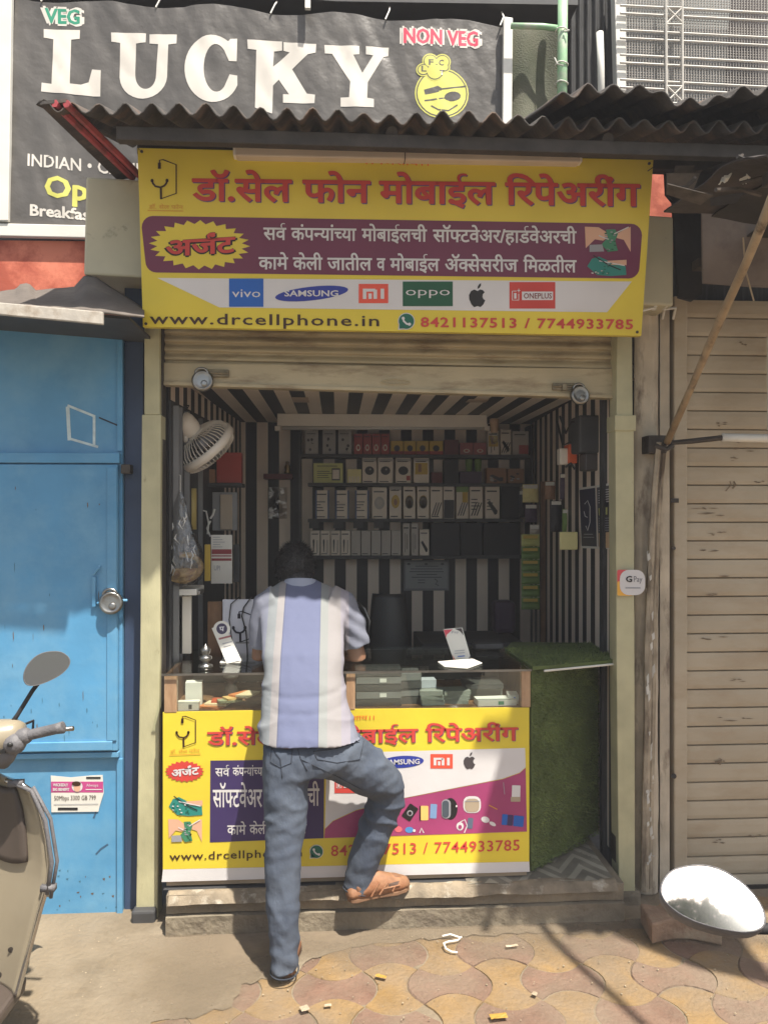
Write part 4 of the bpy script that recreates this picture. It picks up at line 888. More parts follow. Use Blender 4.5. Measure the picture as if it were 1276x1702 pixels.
b = MB(); b.tube([P(1100, 737, -.09), P(1150, 733, -.1), P(1199, 727.5, -.12)], [.01, .012, .012], 8); tag(b.build('rusty_rod', m_dsteel), 'rusty rod holding the level white tube to the pillar', 'rod')
b = MB(); b.box(XP(1273, -.1), XP(1300, -.1), -.12, -.1, ZP(1275, 715, -.1), ZP(1275, 560, -.1)); tag(b.build('white_plate', m_cream, bevel=.003), 'upright cream plate at the right picture edge above the white tube', 'plate')
# loose block of concave paving lying by the post
def block():
    b = MB(); q = lambda x, y, z: PZ(x, y, z)
    top = [q(1072, 1532, .085)]; h = .085
    c = q(1135, 1562, 0); L = .14; Wd = .085; pts = []
    for i in range(13): t = i / 12; pts.append((-L + 2 * L * t, -Wd + .045 * math.sin(math.pi * t)))
    for i in range(13): t = i / 12; pts.append((L - 2 * L * t, Wd - .03 * math.sin(math.pi * t)))
    rot = R(-6); P2 = []
    for x, y in pts: P2.append(V(c.x + x * math.cos(rot) - y * math.sin(rot), c.y + .03 + x * math.sin(rot) + y * math.cos(rot), .006))
    b.prism(P2, V(0, 0, h)); o = b.build('paving_block', mat('loose_paver', (.25, .165, .11), .9, var=.2, vs=14, bump=.7, bs=50, c2=(.33, .26, .18), c2s=9), bevel=.008)
    tag(o, 'loose concave paving block lying below the pillar', 'paving block')
block()
# litter on the pavement
rnd = random.Random(11)
def scrap(name, px, py, w, h, M, label, cat, rot=0, grp=None):
    c = PZ(px, py, .013); b = MB(); b.grid(lambda u, v: c + V((u - .5) * w * math.cos(rot) - (v - .5) * h * math.sin(rot), (u - .5) * w * math.sin(rot) + (v - .5) * h * math.cos(rot), .006 * abs(noise.noise(V(u * 3, v * 3, px))) + .004 * (u - .5) ** 2), 5, 5)
    tag(b.build(name, M, fix=False, solid=.0008), label, cat, grp)
kw = flat(170, 134, 60); kl = flat(168, 152, 130)
scrap('wrapper', 633, 1623, .042, .016, kw, 'small yellow and white sweet wrapper on the pavement in front of the raised sandal', 'wrapper', -.4)
scrap('wrapper', 828, 1689, .06, .028, kw, 'flattened yellow wrapper at the bottom edge of the pavement', 'wrapper', .1)
scrap('paper_scrap', 506, 1676, .03, .028, kl, 'white paper scrap below the standing foot', 'paper scrap', .4)
scrap('paper_scrap', 545, 1671, .025, .012, kl, 'thin pale paper sliver right of the larger scrap', 'paper scrap', .1)
scrap('paper_scrap', 888, 1652, .02, .018, kl, 'tiny pale paper bit on the red pavers', 'paper scrap', .9)
scrap('paper_scrap', 850, 1572, .05, .014, kl, 'pale scrap lying in the shade near the step', 'paper scrap', .1)
b = MB(); b.tube([PZ(735, 1556, .012), PZ(748, 1553, .02), PZ(766, 1559, .012), PZ(760, 1563, .01), PZ(745, 1565, .012), PZ(737, 1568, .02), PZ(741, 1577, .014), PZ(750, 1582, .01), PZ(760, 1583, .01)], .004, 6); b.tube([PZ(765, 1559, .01), PZ(767, 1557, .015)], .004, 6)
tag(b.build('paper_strip', m_paper), 'curled white strip lying on the pavement before the step', 'paper strip')
def stones():
    b = MB(); rnd = random.Random(8)
    for i in range(260):
        x = rnd.uniform(120, 1270); y = rnd.uniform(1560, 1700) if rnd.random() < .75 else rnd.uniform(1535, 1570)
        if x < 430 and y < 1600 and rnd.random() < .5: continue
        p = PZ(x, y, .006); r = rnd.uniform(.0015, .0045); b.ell(p, r, r * rnd.uniform(.6, 1.2), r * .6, 5, 3)
    o = b.build('gravel', mat('grit', (.32, .26, .18), .9, var=.4, vs=60)); o['kind'] = 'stuff'; o['label'] = 'scattered grit and crumbs on the pavement'; o['category'] = 'grit'
stones()

# ================================================================ COUNTER
YC = -.15
ct = thing('shop_counter', 'glass topped display counter with a printed yellow front', 'counter', (.05, YC, .17))
cp = lambda x, y: P(x, y, YC)
ZT = 1.075; xl, xr = XP(272, YC), XP(880, YC); zb1 = ZP(575, 1179, YC)
def counter():
    Yb = .42
    b = MB(); b.box(xl + .01, xr - .01, YC + .012, Yb, .18, zb1 - .02); b.build('cabinet', mat('pale_plywood', (.4, .3, .2), .6, var=.15), ct)
    b = MB(); b.box(xl, xr, YC - .006, YC + .02, .172, ZP(500, 1472, YC)); b.build('kick_rail', m_dark, ct, bevel=.003)
    b = MB(); b.box(xl, xr, YC + .004, Yb, zb1 - .019, zb1 - .004); b.build('display_floor', m_wood, ct)
    for x0, x1 in ((273, 294), (575, 590), (866, 881)):
        b = MB(); b.box(XP(x0, YC), XP(x1, YC), YC - .002, YC + .03, zb1 - .003, ZT - .008); b.build('end_post' if x0 != 575 else 'middle_post', mat('teak_laminate', (.42, .27, .16), .45, var=.15, vs=12, streak=(1, 1, .2), c2=(.3, .17, .09), c2s=14), ct, bevel=.003)
    for x0, x1 in ((273, 280), (874, 881)):
        b = MB(); b.box(XP(x0, YC), XP(x1, YC), YC + .031, Yb, zb1 - .003, ZT - .008); b.build('end_panel', m_wood, ct)
    b = MB(); b.box(xl - .005, xr + .005, YC - .012, Yb, ZT - .007, ZT); b.build('glass_top', m_glass, ct)
    b = MB(); b.box(XP(294.5, YC), XP(865.5, YC), YC + .006, YC + .01, zb1 - .002, ZT - .009); b.build('glass_front', m_glass, ct)
    b = MB(); b.box(xl - .005, xr + .005, YC - .016, YC - .0125, ZT - .008, ZT + .001); b.build('edge_trim', m_steel, ct)
    b = MB(); b.box(xl, xr, Yb - .012, Yb - .002, zb1, ZT - .01); b.build('back_panel', mat('murky_back', (.12, .11, .09), .6, var=.2), ct)
counter()
def banner2():
    n = V(0, -1, 0); A = Art(cp, n)
    pn = MB(); pn.use(k_yel).prism([cp(*p) for p in ((271, 1184), (480, 1180), (879, 1176), (879, 1432), (271, 1445))], V(0, .006, 0)); pn.build('printed_front', None, ct)
    pn = MB(); pn.use(k_wht).prism([cp(*p) for p in ((271, 1445.3), (879, 1432.3), (880, 1449), (269, 1466))], V(0, .006, 0)); pn.build('printed_hem', None, ct)
    bl = lambda x: 1238 - (x - 345) * .0155
    for w, x0, x1 in (('डॉ.सेल', 345, 460), ('फोन', 472, 549), ('मोबाईल', 559, 694), ('िरपेअरींग', 707, 860)):
        A.text('lettering#title', k_drop, w, x0, bl(x0), x1, bl(x1), 21, 2, .022, dx=1.0, dy=.9); A.text('lettering#title', k_red, w, x0, bl(x0), x1, bl(x1), 21, 3, .022)
    A.text('lettering#om', k_org, '।।गणेशाय।।', 552, 1198, 622, 1196, 7, 2)
    steth(A, 'logo', k_brn, lambda x, y: (268 + x * .27, 1162 + y * .27), .85); A.text('lettering#fog', k_fog, 'डॉ. सेल फोन', 283, 1252, 332, 1250, 5, 2); A.stroke('logo', k_fog, [(282, 1255), (334, 1253)], 1.2, 2)
    A.star('printed_burst', k_red, 307, 1282, 33, 18, 22, .84, 2, .0); A.text('lettering#urg', k_wht, 'अज^ंट', 286, 1291, 331, 1286, 11, 3, .035)
    repairpic(A, 281, 1321, 337, 1356, 1); repairpic(A, 280, 1361, 336, 1399, 0)
    A.poly('printed_band', k_nav, [(350, 1264), (539, 1262), (538, 1393), (349, 1400)], 1)
    for w, x0, x1, y, h in (('सव^', 358, 382, 1290, 13), ('कंपन~यांच~या', 387, 440, 1289, 13), ('मोबाईलची', 446, 530, 1288, 13), ('सॉफ~टवेअर', 354, 436, 1341, 28), ('हाड^वेअरची', 444, 531, 1339, 28), ('कामे', 378, 409, 1387, 15), ('केली', 415, 446, 1386, 15), ('जातील', 452, 510, 1385, 15)):
        A.text('lettering', k_wht, w, x0, y, x1, y - .5, h, 2, .012)
    A.poly('printed_band', k_wht, [(543, 1252), (872, 1243), (873, 1275), (863, 1284), (835, 1294), (748, 1311), (672, 1326), (592, 1346), (553, 1364), (540, 1377)], 1)
    A.poly('printed_band', k_mag, [(540, 1378), (553, 1365), (592, 1347), (672, 1327), (748, 1312), (835, 1295), (863, 1285), (873, 1276), (875, 1382), (539, 1393)], 1)
    oneplus(A, 556, 1290, 612, 1318)
    A.ellipse('logo#s', k_sam, 668, 1266, 36, 10, 2, -.06); A.text('logo#s', k_wht, 'SAMSUNG', 640, 1270.5, 697, 1269, 8, 3, .02, href=.686); A.rect('logo#v', k_blu, 560, 1254, 596, 1282, 2); A.text('logo#v', k_wht, 'vivo', 564, 1272, 592, 1272, 7, 3, .0, href=.5)
    mi(A, 715, 1253, 752, 1277); apple(A, mat('print_grey', (.06, .05, .055), .4, var=.05), 780, 1265, 14, 0)
    # pictures of gadgets
    pt = 'printed_picture'
    def rr(M, cx, cy, w, h, lay, rot=0, r=.3):
        pts = []; k = min(w, h) * r
        for sx, sy, a0 in ((1, 1, 0), (-1, 1, 90), (-1, -1, 180), (1, -1, 270)):
            for i in range(4): a = R(a0 + 30 * i); x = sx * (w / 2 - k) + k * math.cos(a); y = sy * (h / 2 - k) + k * math.sin(a); pts.append((cx + x * math.cos(rot) - y * math.sin(rot), cy + x * math.sin(rot) + y * math.cos(rot)))
        A.poly(pt, M, pts, lay)
    pt = 'printed_picture#g1'; rr(k_blk, 681, 1350, 17, 26, 2, .6, .12); A.ellipse(pt, k_gry, 681, 1351, 5, 5, 3, n=12); A.ellipse(pt, k_blk, 681, 1351, 3, 3, 4, n=12)
    pt = 'printed_picture#g2'; rr(flat(240, 190, 110), 705, 1351, 13, 24, 2, 0, .15); rr(flat(120, 150, 190), 720, 1348, 11, 24, 2, .05, .15); rr(k_blk, 698, 1351, 2, 24, 3, 0, .1)
    pt = 'printed_picture#g3'; A.ellipse(pt, k_blk, 748, 1344, 12, 18, 2); rr(k_gry, 741, 1344, 15, 32, 3, 0, .45); rr(flat(70, 80, 90), 740, 1344, 11, 28, 4, 0, .45); A.ellipse(pt, k_wht, 758, 1339, 1.5, 2, 5, n=8)
    pt = 'printed_picture#g4'; rr(k_wht, 784, 1337, 29, 28, 2, 0, .35); rr(kl, 784, 1338, 24, 22, 3, 0, .35); A.stroke(pt, k_gry, [(771, 1331), (797, 1331)], 1, 4)
    pt = 'printed_picture#g5'; rr(k_wht, 857, 1315, 14, 20, 2, .03, .08); rr(kl, 856, 1328, 16, 8, 3, 0, .1); A.stroke(pt, k_fog, [(812, 1338), (826, 1345)], 1.6, 2); A.stroke(pt, k_gry, [(836, 1300), (838, 1320)], 1, 2)
    pt = 'printed_picture#g6'
    for dx in (0, 9, 19, 27): rr([k_blu, k_nav, k_gry, k_blu][int(dx) % 4], 838 + dx, 1362 + dx * .1, 9, 18, 2 + dx * .05, .08, .15)
    pt = 'printed_picture#g7'; A.ellipse(pt, k_wht, 806, 1362, 7, 5, 2, .3); A.ellipse(pt, k_wht, 818, 1369, 6, 3, 2, .5); A.ellipse(pt, k_wht, 764, 1373, 6, 7, 2); A.ellipse(pt, k_mag, 764, 1374, 3, 3.5, 3); A.stroke(pt, k_wht, [(764, 1366), (772, 1362), (776, 1372), (771, 1384)], 1.6, 2); rr(flat(90, 100, 120), 781, 1368, 9, 18, 2, .1, .2)
    pt = 'printed_picture#g8'; A.ellipse(pt, flat(226, 110, 120), 662, 1378, 6, 5, 2); A.ellipse(pt, flat(80, 140, 200), 680, 1379, 7, 5, 2); A.ellipse(pt, k_wht, 688, 1380, 2.5, 2.5, 3, n=8); A.stroke(pt, k_wht, [(697, 1384), (700, 1376), (704, 1384)], 1.6, 2); rr(k_gry, 618, 1370, 16, 9, 2, -.4, .3)
    A.text('lettering#url', k_brn, 'www.drcellphone.in', 282, 1430, 502, 1423, 14, 2, .008, track=.05, href=.74)
    handset(A, 526, 1415, 11.5); A.text('lettering#num', k_red, '8421137513 / 7744933785', 550, 1422.5, 863, 1413, 17.5, 2, .008, track=.03, href=.686)
    A.done(ct)
banner2()
# artificial turf flap that closes the way in, and the turf covered board on top of it
tf = thing('turf_gate', 'entrance flap and ledge covered with green artificial turf right of the counter', 'gate', (1.0, .05, .18))
m_turf = mat('turf_green', (.19, .235, .07), .8, var=.5, vs=9, c2=(.1, .13, .04), c2s=5, c2t=.5, c2w=.15)
def turf():
    a0 = V(XP(883, -.13), -.125, 0); a1 = V(1.262, .24, 0); z0, z1 = .19, 1.062
    d = (a1 - a0); u = d.normalized(); nn = V(u.y, -u.x, 0)
    b = MB(); b.prism([a0 + V(0, 0, z0), a1 + V(0, 0, z0 + .02), a1 + V(0, 0, z1), a0 + V(0, 0, z1)], -nn * .02); b.build('flap', mat('turf_backing', (.09, .12, .035), .9, var=.3), tf)
    top = [V(XP(846, .2), .3, 0), V(XP(884, -.13), -.135, 0), V(1.272, -.0, 0), V(1.29, .45, 0), V(.9, .5, 0)]
    b = MB(); b.prism([p + V(0, 0, 1.066) for p in top], V(0, 0, .014)); b.build('ledge', mat('turf_backing', (.09, .12, .035), .9), tf)
    p, q = top[1] + V(.05, -.006, 1.063), top[2] + V(0, -.006, 1.063); b = MB(); b.tube([p, q], .005, 6); b.build('pale_edging', m_whit, tf)
    b = MB(); rnd = random.Random(21)
    for i in range(15000):
        if i < 11400:
            c = a0.lerp(a1, rnd.random()) + V(0, 0, rnd.uniform(z0, z1)); n = nn
        else:
            s, t = rnd.random(), rnd.random(); c = (top[1].lerp(top[2], s)).lerp(top[0].lerp(top[3], s), t) + V(0, 0, 1.081); n = V(0, 0, 1)
        dr = (n + V(rnd.uniform(-.9, .9), rnd.uniform(-.9, .9), rnd.uniform(-.9, .5))).normalized(); w = V(rnd.uniform(-1, 1), rnd.uniform(-1, 1), rnd.uniform(-1, 1)).normalized() * .0026; L = rnd.uniform(.008, .022)
        b.face([c - w, c + w, c + dr * L])
    b.build('turf_pile', m_turf, tf, fix=False)
turf()
# goods inside the display
def flatbox(name, label, cat, px, py, Y, w, d, h, M, M2=None, rot=0, grp=None, base=None):
    c = P(px, py, Y); 
    if base is not None: c.z = base
    ux = V(math.cos(rot), math.sin(rot), 0) * w / 2; uy = V(-math.sin(rot), math.cos(rot), 0) * d / 2
    b = MB(); b.use(M).obox(c + V(0, 0, h / 2), ux, uy, V(0, 0, h / 2))
    if M2:
        e = c + V(0, 0, h / 2) - uy * 1.02; b.use(M2).face([e + ux * .05 - V(0, 0, h * .3), e + ux * .35 - V(0, 0, h * .3), e + ux * .35 + V(0, 0, h * .3), e + ux * .05 + V(0, 0, h * .3)])
    return tag(b.build(name, None, None), label, cat, grp)
zf = zb1 - .004 + .001
k_pb = mat('phone_box_dark', (.07, .07, .066), .35, var=.1); k_pb2 = mat('phone_box_edge', (.19, .19, .18), .4, var=.1); k_pl = mat('phone_box_pale', (.42, .44, .47), .4, var=.1); k_pg = mat('phone_box_green', (.25, .26, .225), .5, var=.1)
n = 0
names = ['bottom', 'second', 'third', 'fourth', 'fifth', 'top']
for i in range(5): flatbox('phone_box', '%s dark phone box in the stack next to the middle counter post' % names[i], 'phone box', 628, 1160, YC + .12, .2 - .006 * (i % 2), .12, .029, (k_pb, k_pb2)[i % 2], m_paper if i in (1, 3) else None, 0, 'dark phone boxes in the display', zf + .032 * i)
for i in range(4): flatbox('phone_box', '%s dark phone box in the stack left of the pale blue box' % names[i], 'phone box', 678, 1160, YC + .15, .1, .13 - .008 * (i % 2), .031, (k_pb, k_pb2)[i % 2], None, .05, 'dark phone boxes in the display', zf + .034 * i)
for i in range(3): flatbox('phone_box', '%s green grey phone box in the leaning middle stack' % names[i], 'phone box', 716, 1160, YC + .1, .1, .09, .02, k_pg, None, .12 - .1 * i, 'green grey phone boxes', zf + .021 * i)
flatbox('phone_box', 'pale blue phone box standing on the green grey stack', 'phone box', 708, 1150, YC + .14, .08, .06, .035, k_pl, None, .05, None, zf + .064)
for i in range(3): flatbox('phone_box', '%s pale green phone box of the skewed pile' % names[i], 'phone box', 756, 1160, YC + .12, .12, .09, .018, k_pg, None, -.2 + .15 * i, 'pale green phone boxes', zf + .019 * i)
flatbox('tray', 'flat grey tray at the back of the display right end', 'tray', 800, 1135, YC + .2, .17, .15, .02, k_pb, None, 0, None, zf + .052)
flatbox('carton', 'low grey carton under the flat tray', 'carton', 800, 1150, YC + .22, .16, .14, .05, k_pg, None, 0, None, zf)
flatbox('charger_box', 'white charger box lying at the display right end', 'charger box', 822, 1172, YC + .07, .17, .08, .025, m_paper, k_pcb, .06, None, zf)
flatbox('charger_box', 'white and blue charger box in the display right corner', 'charger box', 851, 1168, YC + .1, .045, .08, .038, m_paper, k_blu, -.1, None, zf)
flatbox('carton', 'upright white carton pair at the display left end', 'carton', 323, 1150, YC + .14, .07, .06, .1, m_paper, None, .1, None, zf)
flatbox('carton', 'low white carton by the display left end', 'carton', 314, 1170, YC + .06, .09, .06, .032, m_cream, k_pb, .08, None, zf)
k_cards = [flat(196, 120, 70), flat(214, 196, 160), flat(180, 80, 50), flat(150, 150, 120), flat(206, 170, 110)]
for i in range(7): flatbox('card_pack', 'thin packet, %s in the fanned heap behind the left glass' % (['lowest', 'second lowest', 'third', 'fourth', 'fifth', 'sixth', 'topmost'][i]), 'packet', 352 + 10 * i, 1165, YC + .08 + .02 * (i % 3), .1, .06, .008, k_cards[i % 5], None, -.5 + .27 * i, 'packets in the display', zf + .0085 * i)
b = MB(); c = P(384, 1150, YC + .2); c.z = zf; b.lathe([(.0, 0), (.03, 0), (.03, .05), (.018, .07), (.018, .09), (.033, .1), (.033, .115), (0, .115)], c, n=20); tag(b.build('lens_loupe', m_dsteel, smooth=True), 'dark loupe standing in the display left half', 'loupe')

# ================================================================ INSIDE THE STALL
YS = 1.83
ORD = ['leftmost', 'second from the left', 'third from the left', 'fourth from the left', 'fifth from the left', 'sixth from the left', 'seventh from the left', 'eighth from the left', 'ninth from the left', 'tenth from the left']
rack = thing('wall_shelf', 'black four tier wall shelf full of boxed phone accessories on the back wall', 'shelf', tuple(P(690, 925, 1.9)))
for yb, x0, x1 in ((757, 500, 880), (804.5, 512, 872), (863.5, 512, 868), (924.5, 508, 866)):
    b = MB(); z = ZP(690, yb, YS); b.box(XP(x0, YS), XP(x1, YS), YS - .012, YB - .002, z - .016, z); b.box(XP(x0, YS), XP(x1, YS), YS - .016, YS - .0125, z - .018, z + .006); b.build('shelf_board', m_dark, rack, bevel=.002)
b = MB()
for x in (498, 883): b.box(XP(x, YS) - .008, XP(x, YS) + .008, YS + .0, YB - .002, ZP(690, 926, YS) - .02, ZP(690, 705, YS))
b.build('side_upright', m_black, rack)
kk = dict(gw=flat(170, 166, 160), wh=flat(224, 212, 196), rd=flat(164, 62, 52), yl=flat(196, 164, 64), dr=flat(100, 40, 40), pk=flat(160, 88, 86), yg=flat(196, 196, 120), cr=flat(226, 214, 150), bk=flat(28, 28, 32), cb=flat(150, 110, 80), gn=flat(112, 140, 70), vi=flat(66, 46, 70), lg=flat(184, 176, 166), bl=flat(60, 80, 120))
def prod(kind, x0, x1, y0, y1, label, art, dep=.09, cat='box', grp=None, Y=YS + .012, tilt=0):
    """one boxed accessory standing on a shelf; its print is part of the same mesh"""
    Y += random.Random(int(x0 * 13 + y0)).uniform(-.006, .022); a = P(x0, y1, Y); c = P(x1, y0, Y); b = MB(); b.use(kk[art[0]]).box(a.x + .0012, c.x - .0012, Y, Y + dep, a.z + .001, c.z)
    w = c.x - a.x; h = c.z - a.z
    def q(M, pts, l): b.use(kk[M]).face([(a.x + w * u, Y - .0006 * l, a.z + h * v) for u, v in pts])
    def rc(M, u0, v0, u1, v1, l=1): q(M, [(u0, v0), (u1, v0), (u1, v1), (u0, v1)], l)
    def el(M, cu, cv, ru, rv, l=2): q(M, [(cu + ru * math.cos(t), cv + rv * math.sin(t)) for t in [2 * math.pi * i / 14 for i in range(14)]], l)
    rnd = random.Random(int(x0 * 7))
    for a_ in art[1:]:
        if a_ == 'head': rc('bk', .12, .84, .8, .88)
        elif a_ == 'text':
            for k in range(4): rc('bk', .12, .28 + .1 * k, .3 + .5 * rnd.random(), .31 + .1 * k)
        elif a_ == 'foot': rc('bk', .1, .06, .7, .09)
        elif a_ == 'greyhead': rc('gw', .03, .86, .97, .97)
        elif a_ == 'oval': el('bk', .5, .5, .32, .17); el('gw', .55, .55, .06, .04, 3)
        elif a_ == 'ovalr': el('bk', .5, .5, .32, .17); rc('rd', .7, .12, .95, .3, 3)
        elif a_ == 'yoval': el('yl', .5, .52, .34, .2); el('cb', .5, .5, .15, .1, 3)
        elif a_ == 'goval': el('gw', .5, .5, .34, .2); el('lg', .5, .52, .2, .12, 3)
        elif a_ == 'lines':
            for k in range(3): q('bk', [(.1 + .2 * k, .1), (.2 + .2 * k, .1), (.55 + .2 * k, .5), (.47 + .2 * k, .5)], 2)
        elif a_ == 'cable': q('bk', [(.3, .15), (.36, .15), (.42, .6), (.34, .68), (.24, .6)], 2); rc('bk', .68, .1, .74, .62, 2)
        elif a_ == 'cable2': rc('bk', .3, .1, .36, .7, 2); rc('bk', .55, .2, .62, .66, 2)
        elif a_ == 'dark': rc('bk', .05, .02, .95, .58, 2)
        elif a_ == 'flower':
            for k in range(7): el('gw' if k % 2 else 'bk', rnd.uniform(.2, .8), rnd.uniform(.15, .7), .1, .06, 1.5 + k * .2)
        elif a_ == 'redlow': rc('rd', .4, .05, .98, .42, 2)
        elif a_ == 'redbase': rc('rd', 0, 0, 1, .28, 1); el('bk', .5, .48, .24, .22, 3)
        elif a_ == 'swirl': el('wh', .5, .35, .25, .16); el('rd', .5, .35, .14, .09, 3)
        elif a_ == 'phone': rc('bk', .62, .15, .9, .75, 2); rc('wh', .65, .22, .87, .68, 3)
        elif a_ == 'bars':
            for k in range(4): rc('wh', .12 + .2 * k, .05, .22 + .2 * k, .5, 2)
        elif a_ == 'greentop': rc('gn', 0, .82, 1, 1, 2); rc('yl', .5, .5, .95, .82, 2)
        elif a_ == 'stick': q('bk', [(.15, .5), (.3, .58), (.85, .25), (.8, .15), (.65, .13)], 2)
        elif a_ == 'band': rc('yl', .1, .35, .9, .8, 2); rc('cb', .3, .45, .5, .75, 3)
        elif a_ == 'blue': rc('bl', .0, .0, .12, 1, 2); rc('bl', .88, 0, 1, 1, 2)
    return tag(b.build(kind, None, None), label, cat, grp)
def row(kind, xs, y0, y1, look, shelf, art, grp, **k):
    for i, (x0, x1) in enumerate(xs):
        nm = '%s, %s on the %s shelf' % (look, ORD[i], shelf) if len(xs) > 1 else '%s on the %s shelf' % (look, shelf)
        prod(kind, x0, x1, y0, y1, nm, art, grp=grp if len(xs) > 1 else None, **k)
row('accessory_box', ((507, 529), (536, 558), (562, 584)), 715, 756.5, 'pale grey flower printed box', 'top', ('gw', 'greyhead', 'flower', 'head'), 'pale grey boxes on the top shelf')
row('accessory_box', ((588, 602.5), (603.5, 617), (618, 632), (633, 647)), 721, 756.5, 'narrow red box', 'top', ('rd', 'swirl', 'head'), 'red boxes on the top shelf')
row('accessory_box', ((649, 670), (671, 691), (692, 712), (713, 736)), 733, 756.5, 'low yellow and red earphone box', 'top', ('yl', 'redbase'), 'yellow earphone boxes on the top shelf')
prod('accessory_box', 738, 762, 731, 756.5, 'plain dark red box between yellow and pink boxes on the top shelf', ('dr',))
row('accessory_box', ((764, 786), (787, 808)), 736, 756.5, 'low pinkish red box', 'top', ('pk', 'swirl'), 'pink boxes on the top shelf')
prod('accessory_box', 810, 829, 716, 756.5, 'white box with cable picture behind the bulb holder on the top shelf', ('wh', 'head', 'cable2', 'band'))
prod('accessory_box', 831, 849, 714, 756.5, 'white box with black earphones picture at the top shelf right end', ('wh', 'head', 'lines', 'stick'))
prod('accessory_box', 851, 878, 717, 756.5, 'grey box with a red corner, last on the top shelf', ('lg', 'redlow', 'head'))
prod('accessory_box', 521, 570, 770, 803.5, 'wide yellow green phone holder box on the second shelf', ('yg', 'text', 'phone', 'head'))
prod('accessory_box', 577, 600.5, 780, 803.5, 'small cream box on the second shelf', ('cr', 'bars'))
row('accessory_box', ((602, 626), (628, 653)), 761, 803.5, 'white box with black oval headphone picture', 'second', ('wh', 'greyhead', 'head', 'oval', 'foot'), 'headphone boxes on the second shelf')
prod('accessory_box', 657, 683, 761, 803.5, 'white headphone box with a red corner on the second shelf', ('wh', 'greyhead', 'head', 'ovalr', 'foot'))
prod('accessory_box', 687, 713, 761, 803.5, 'white box with yellow band picture on the second shelf', ('wh', 'greyhead', 'head', 'band'))
prod('accessory_box', 717, 735, 785, 803.5, 'low dark red box on the second shelf', ('dr',))
prod('accessory_box', 738, 762, 764, 803.5, 'black box next to the low dark red box on the second shelf', ('bk', 'head')); prod('accessory_box', 764, 800, 784, 803.5, 'low violet box under the green tubs on the second shelf', ('vi',))
for i, x in enumerate((779, 794)):
    b = MB(); c = P(x, 783.5, YS + .05); b.lathe([(0, 0), (.02, 0), (.026, .07), (.024, .085), (0, .085)], c, n=16); tag(b.build('plastic_tub', kk['gn'], smooth=True), ('left' if i == 0 else 'right') + ' small green tub standing on the low violet box', 'tub', 'green tubs')
prod('accessory_box', 808, 841, 778, 803.5, 'low brown printed carton left of its twin on the second shelf', ('cb', 'flower', 'stick')); prod('accessory_box', 843, 870, 779, 803.5, 'low brown printed carton at the second shelf right end', ('cb', 'flower'))
row('accessory_box', ((524, 547), (557, 580), (590, 613)), 815, 862.5, 'white cable box with blue grey edges', 'third', ('wh', 'blue', 'head', 'text', 'foot'), 'cable boxes on the third shelf')
prod('accessory_box', 618, 643, 810, 862.5, 'white box with grey oval picture on the third shelf', ('wh', 'goval', 'head', 'foot'))
prod('accessory_box', 647, 667, 807, 862.5, 'white box with yellow oval picture, topped in grey, on the third shelf', ('wh', 'greyhead', 'yoval', 'head', 'foot'))
row('accessory_box', ((670, 690), (693, 713)), 808, 862.5, 'white box with small brown oval picture', 'third', ('wh', 'yoval', 'goval', 'head', 'foot'), 'oval picture boxes on the third shelf')
prod('accessory_box', 715, 735, 808, 862.5, 'white box with slanting black cable print beside the oval boxes', ('wh', 'lines', 'head', 'foot'))
prod('accessory_box', 736.5, 755, 808, 862.5, 'white box with black lower half on the third shelf', ('wh', 'dark', 'head'))
prod('accessory_box', 758, 778, 808, 862.5, 'white box with a green and yellow top on the third shelf', ('wh', 'greentop', 'lines'))
prod('accessory_box', 780, 802, 808, 862.5, 'white box with slanting black lines right of the green topped box', ('wh', 'lines', 'head', 'text'))
prod('accessory_box', 806, 830, 809, 862.5, 'white box with black plug picture on the third shelf', ('wh', 'stick', 'head', 'text'))
prod('accessory_box', 833, 864, 804, 862.5, 'black box at the right end of the third shelf', ('bk', 'head'))
row('cable_box', [(516 + 16.8 * i, 531.8 + 16.8 * i) for i in range(4)], 882, 923.5, 'slim white box with black cable picture', 'bottom', ('wh', 'cable', 'foot', 'head'), 'slim cable boxes on the bottom shelf')
row('cable_box', [(583.2 + 16.8 * i, 599 + 16.8 * i) for i in range(5)], 882, 923.5, 'slim plain white box', 'bottom', ('lg', 'foot'), 'slim plain boxes on the bottom shelf')
row('cable_pack', ((669, 681), (683, 695)), 870, 923.5, 'tall narrow white hang pack', 'bottom', ('lg', 'cable2', 'head'), 'hang packs on the bottom shelf')
prod('cable_box', 697, 713, 880, 923.5, 'white box with black earphone picture, last white one on the bottom shelf', ('wh', 'stick', 'head'))
row('black_carton', ((716, 764), (766, 801), (803, 863)), 869, 923.5, 'large black carton', 'bottom', ('bk', 'foot'), 'black cartons on the bottom shelf', dep=.12)
# price strips hanging in front of the lowest shelves
for i, x in enumerate((522, 562, 595, 629)):
    b = MB(); a = P(x - 8, 878, YS - .002); c = P(x + 8, 866.5, YS - .002); b.box(a.x, c.x, YS - .019, YS - .0165, a.z, c.z); tag(b.build('shelf_label', m_dark), 'dark shelf label, %s of four under the third shelf' % ORD[i], 'shelf label', 'dark shelf labels')
